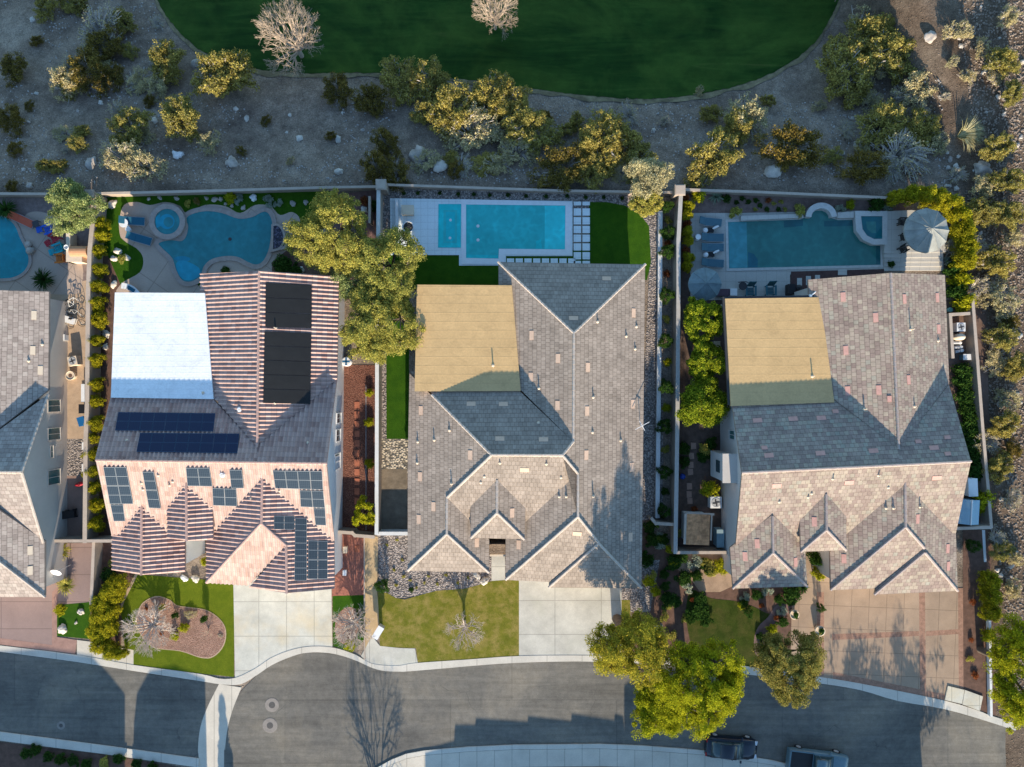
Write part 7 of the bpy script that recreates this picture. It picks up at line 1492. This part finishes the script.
def car(label, px, py, rz, L, W, paintm, kind, name):
    p = P(px, py, 1.0); t = thing(name, label, 'car' if kind == 'car' else 'pickup truck', (p.x, p.y, 0.012), rz); h = L/2; hw = W/2
    if kind == 'car':
        st = [(-h, .72, hw*.78, .38), (-h+.12, .9, hw*.92, .3), (-h*.72, 1.0, hw, .24), (-h*.3, .98, hw, .22), (0, .97, hw, .22), (h*.35, .96, hw, .22), (h*.62, .9, hw*.98, .24), (h*.86, .78, hw*.92, .28), (h-.05, .62, hw*.8, .34), (h, .55, hw*.7, .4)]
        gl = [(-h*.82, .98, hw*.7, .9), (-h*.55, 1.34, hw*.74, .92), (-h*.15, 1.46, hw*.76, .92), (h*.12, 1.44, hw*.76, .92), (h*.42, .99, hw*.8, .9)]
        rf = [(-h*.52, 1.385, hw*.66, 1.33), (-h*.15, 1.5, hw*.68, 1.42), (h*.1, 1.485, hw*.68, 1.4)]
    else:
        st = [(-h, .98, hw*.93, .4), (-h+.06, 1.02, hw*.97, .35), (-h*.5, 1.03, hw, .3), (-h*.12, 1.04, hw, .28), (h*.3, 1.05, hw, .28), (h*.55, 1.06, hw, .28), (h*.8, 1.0, hw*.96, .3), (h-.08, .9, hw*.88, .36), (h, .75, hw*.8, .42)]
        gl = [(-h*.2, 1.02, hw*.82, .95), (-h*.16, 1.66, hw*.76, .95), (h*.16, 1.72, hw*.76, .95), (h*.46, 1.05, hw*.84, .95)]
        rf = [(-h*.19, 1.7, hw*.7, 1.62), (0, 1.77, hw*.72, 1.66), (h*.15, 1.75, hw*.7, 1.64)]
    fixn(loft(st, 0, 0).build('body', paintm, t)); fixn(loft(gl, 0, 0).build('window_glass', GLASS, t)); fixn(loft(rf, 0, 0).build('roof', paintm, t))
    if kind != 'car':
        MB().box((-h*.6, 0, 1.07), (L*.36, W*.84, .05)).build('bed_cover', BLACK, t)
        MB().box((-h*.6, hw*.93, 1.08), (L*.38, .1, .07)).box((-h*.6, -hw*.93, 1.08), (L*.38, .1, .07)).box((-h+.07, 0, 1.08), (.1, W*.9, .07)).build('bed_rail', paintm, t)
    for sx in (-.62, .64):
        for sy in (-1, 1):
            w_ = empty('wheel', (h*sx, sy*(hw-.1), .34), 0, t); MB().tube([(0, -.11, 0), (0, .11, 0)], .34, 20).build('tyre', BLACK, w_); MB().tube([(0, -.12, 0), (0, .12, 0)], .21, 12).build('rim', GREY, w_)
    for sy in (-1, 1):
        MB().box((h*.93, sy*hw*.62, .66), (.22, .34, .12), sy*-.2).build('headlight', plain('lamp_glass', (0.6, 0.62, 0.65), .1, .02), t)
        MB().box((-h*.97, sy*hw*.66, .82), (.14, .3, .12)).build('tail_light', plain('tail_red', (0.3, 0.01, 0.01), .2, .02), t)
        MB().box((h*.34, sy*(hw+.09), 1.0), (.14, .18, .12)).build('mirror', paintm, t)
        MB().box((-h*.05, sy*hw*.75, 1.2), (.05, .05, .5)).build('door_pillar', paintm, t)
    MB().box((h*.99, 0, .5), (.06, W*.42, .16)).build('grille', BLACK, t)
    return t
car('dark navy car parked along the pavement, left of the two at the kerb', 732.5, 750, R(-4), 4.55, 1.84, carpaint('navy_car_paint', (0.006, 0.012, 0.025)), 'car', 'parked_car')
car('pale blue pickup truck with dark bed cover, cut by the bottom of the photo', 819, 764, R(-7), 5.3, 1.95, carpaint('ice_blue_paint', (0.11, 0.18, 0.21)), 'truck', 'pickup_truck')

# ------------------------------------------------------------------ across the street (beyond the lower edge of the photo): what casts the shadows on the road
tag(MB().sheet([tuple(P(x, y, 0.005)) for x, y in ((-160, 712), (0, 742), (100, 754), (198, 770), (198, 1100), (-160, 1100))]).build('ground_beyond_street', BARK), kind='structure')
tag(MB().sheet([tuple(P(x, y, 0.006)) for x, y in ((352, 1100), (360, 800), (385, 776), (430, 764), (600, 760), (760, 772), (1100, 860), (1200, 1100))]).build('front_yards_beyond_street', TANSOIL), kind='structure')
def far_house(label, parts, roofm):
    """parts: x0, x1, y0, y1, height"""
    t = thing('house_across_street', label, 'house', (parts[0][0], parts[0][2], 0)); o = t.location
    for x0, x1, y0, y1, h in parts:
        c = ((x0+x1)/2-o.x, (y0+y1)/2-o.y); MB().box((c[0], c[1], h/2-.1), (x1-x0, y1-y0, h+.2-.3), 0).build('wall', STUC2, t)
        MB().box((c[0], c[1], h-.08), (x1-x0+.16, y1-y0+.16, .18)).build('parapet', roofm, t)
        MB().box((c[0], (y1-o.y)+.03, 1.6), (1.6, .06, 1.2)).build('window', GLASS, t)
def sh(py, y_wall, px=512):
    """height of a wall top at y_wall whose shadow ends at photo row py"""
    Y = (383.5-py)*H/F; return (Y-y_wall)*math.tan(R(SUN_EL))
def XX(px): return (px-512)*H/F
yw = -44.0
def shx(px, py): return XX(px)+((383.5-py)*H/F-yw)*math.tan(R(SUN_AZ))
def shadow_house(label, edge, depth=9.0, y_wall=-44.0):
    """a house beyond the frame whose roof line throws exactly this shadow edge (photo points) on the road"""
    t = thing('house_across_street', label, 'house', (shx(edge[0][0], edge[0][1]), y_wall, 0)); o = t.location
    pts = [(shx(px, py)-o.x, max(1.0, sh(py, y_wall))) for px, py in edge]
    poly = [(pts[0][0], 0.0)]+pts+[(pts[-1][0], 0.0)]; n = len(poly)
    tri = tessellate_polygon([[Vector((x, z, 0)) for x, z in poly]]); mb = MB()
    vs = [(x, 0.0, z) for x, z in poly]+[(x, -depth, z) for x, z in poly]; fs = [tuple(q) for q in tri]+[tuple(i_+n for i_ in q)[::-1] for q in tri]
    w_ = mb.add(vs, fs).build('wall', STUC2, t)
    r_ = MB()
    for i in range(n-1): r_.add([vs[i], vs[i+1], vs[n+i+1], vs[n+i]], [(0, 1, 2, 3)])
    r_.build('roof', CAPT2, t)
    m0, m1 = pts[0][0], pts[-1][0]
    for k in range(max(1, int(abs(m1-m0)/4))): MB().box((m0+2+4*k, .03, 1.5), (1.4, .06, 1.2)).build('window', GLASS, t)
yw = -44.0
def sh(py, y_wall, px=512): return ((383.5-py)*H/F-y_wall)*math.tan(R(SUN_EL))
def XX(px): return (px-512)*H/F
def shx(px, py): return XX(px)+((383.5-py)*H/F-yw)*math.tan(R(SUN_AZ))
shadow_house('stepped stucco house across the street casting the stair shaped shadow', [(425, 748), (454, 739.7), (455, 723.6), (475, 723.6), (476, 717), (527.6, 720.6), (528, 714.8), (571, 719.8), (571.6, 712.4), (614, 719), (615, 712.7), (623, 714.8)])
shadow_house('tall stucco house across the street shading the right half of the road', [(624, 684), (640, 672), (700, 664), (780, 662), (800, 668), (905, 682), (918, 700), (921, 750)], 9.2)
shadow_house('stucco house across the street shading the left street', [(-150, 660), (40, 646), (92, 654), (110, 674), (125, 693), (121, 727), (121, 764)], 9.4)
shadow_house('narrow stucco house across the street between the sunlit wedge and the gutter apron', [(133, 764), (134, 722), (137, 692), (150, 668), (175, 664), (205, 676), (207, 764)], 9.6)
o = bare_proto('bare_tree', 1, 1, GREYBARK, 33, 6, .035, 9); o.location = (XX(370)+.9, -39.5, 0); o.scale = (3.2, 3.2, 5.6); tag(o, 'tall leafless tree across the street casting the branching shadow on the road', 'bare tree')
def far_tree(label, px, py, base_y, r, seed, mat=LF_OLI):
    h = sh(py, base_y)*0.96; X = shx_at(px, py, base_y); t = thing('tree_across_street', label, 'tree', (X, base_y, 0)); pts = crown_points(r, r, h*.3, h*.7, int(r*r*5), seed, .05, .6)
    MB().tube([(0, 0, 0), (0, 0, h*.5)], [.25, .14], 8).build('trunk', TRUNK, t)
    leaf_cloud('crown', pts, .7, 60, .11, seed, mat, t)
def cone_tree(label, px, py, by, r):
    h = sh(py, by); t = thing('tree_across_street', label, 'tree', (shx_at(px, py, by), by, 0)); MB().tube([(0, 0, 0), (0, 0, h*.6)], [.16, .05], 8).build('trunk', TRUNK, t)
    rs = np.random.RandomState(4); pts = []
    for i in range(150): u = rs.rand()**1.3; a = rs.rand()*6.28; k = r*(1-u)*(0.5+0.5*rs.rand()); pts.append((k*math.cos(a), k*math.sin(a), .3+u*(h-.5)))
    leaf_cloud('crown', pts, .25, 60, .1, 9, LF_DRK, t)
def shx_at(px, py, by): return XX(px)+((383.5-py)*H/F-by)*math.tan(R(SUN_AZ))
cone_tree('narrow cypress across the street shading the gutter apron', 221, 690, -40, 1.1)
far_tree('tree across the street shading the stamped driveway, left one', 855, 605, -42, 3.2, 53); far_tree('tree across the street shading the stamped driveway, right one', 905, 600, -43, 3.0, 54); far_tree('tree across the street shading the olive street tree', 770, 640, -41, 2.2, 55); far_tree('tree across the street shading the middle of the right road', 905, 640, -42, 2.8, 56)
# ------------------------------------------------------------------ light, sky and camera
sc = bpy.context.scene
w = bpy.data.worlds.new('World'); sc.world = w; w.use_nodes = True
nt = w.node_tree; bg = nt.nodes['Background']; sky = nt.nodes.new('ShaderNodeTexSky'); sky.sky_type = 'NISHITA'; sky.sun_disc = False
sky.sun_elevation = R(SUN_EL); sky.sun_rotation = R(180-SUN_AZ); sky.altitude = 800; sky.air_density = 1.0; sky.dust_density = 0.4; sky.ozone_density = 2.0
SKY_K = 0.15
tint = nt.nodes.new('ShaderNodeMix'); tint.data_type = 'RGBA'; tint.blend_type = 'MULTIPLY'; tint.inputs[0].default_value = 1.0; tint.inputs[7].default_value = (0.84, 0.97, 0.98, 1)
nt.links.new(sky.outputs[0], tint.inputs[6]); nt.links.new(tint.outputs[2], bg.inputs[0]); bg.inputs[1].default_value = SKY_K
L = bpy.data.lights.new('sun', 'SUN'); L.energy = 4.5; L.angle = R(0.5); L.color = (1.0, 0.85, 0.65)
lo = bpy.data.objects.new('sun', L); C.objects.link(lo)
d = Vector((-math.sin(R(SUN_AZ))*math.cos(R(SUN_EL)), math.cos(R(SUN_AZ))*math.cos(R(SUN_EL)), -math.sin(R(SUN_EL))))
lo.rotation_euler = d.to_track_quat('-Z', 'Y').to_euler(); lo.location = (3, -60, 30)
cam = bpy.data.cameras.new('camera'); co = bpy.data.objects.new('camera', cam); C.objects.link(co); sc.camera = co
cam.sensor_width = 36; cam.lens = 36*F/1024; cam.clip_end = 2000; cam.clip_start = 0.5; co.location = (0, 0, H); co.rotation_euler = (0, 0, 0)
sc.view_settings.view_transform = 'Standard'; sc.view_settings.look = 'None'; sc.view_settings.exposure = 0; sc.view_settings.gamma = 1
sc.cycles.film_exposure = 2.3   # the lens is opened for the low sun
sc.cycles.max_bounces = 6; sc.cycles.diffuse_bounces = 3; sc.cycles.glossy_bounces = 2; sc.cycles.transmission_bounces = 3; sc.cycles.use_denoising = True
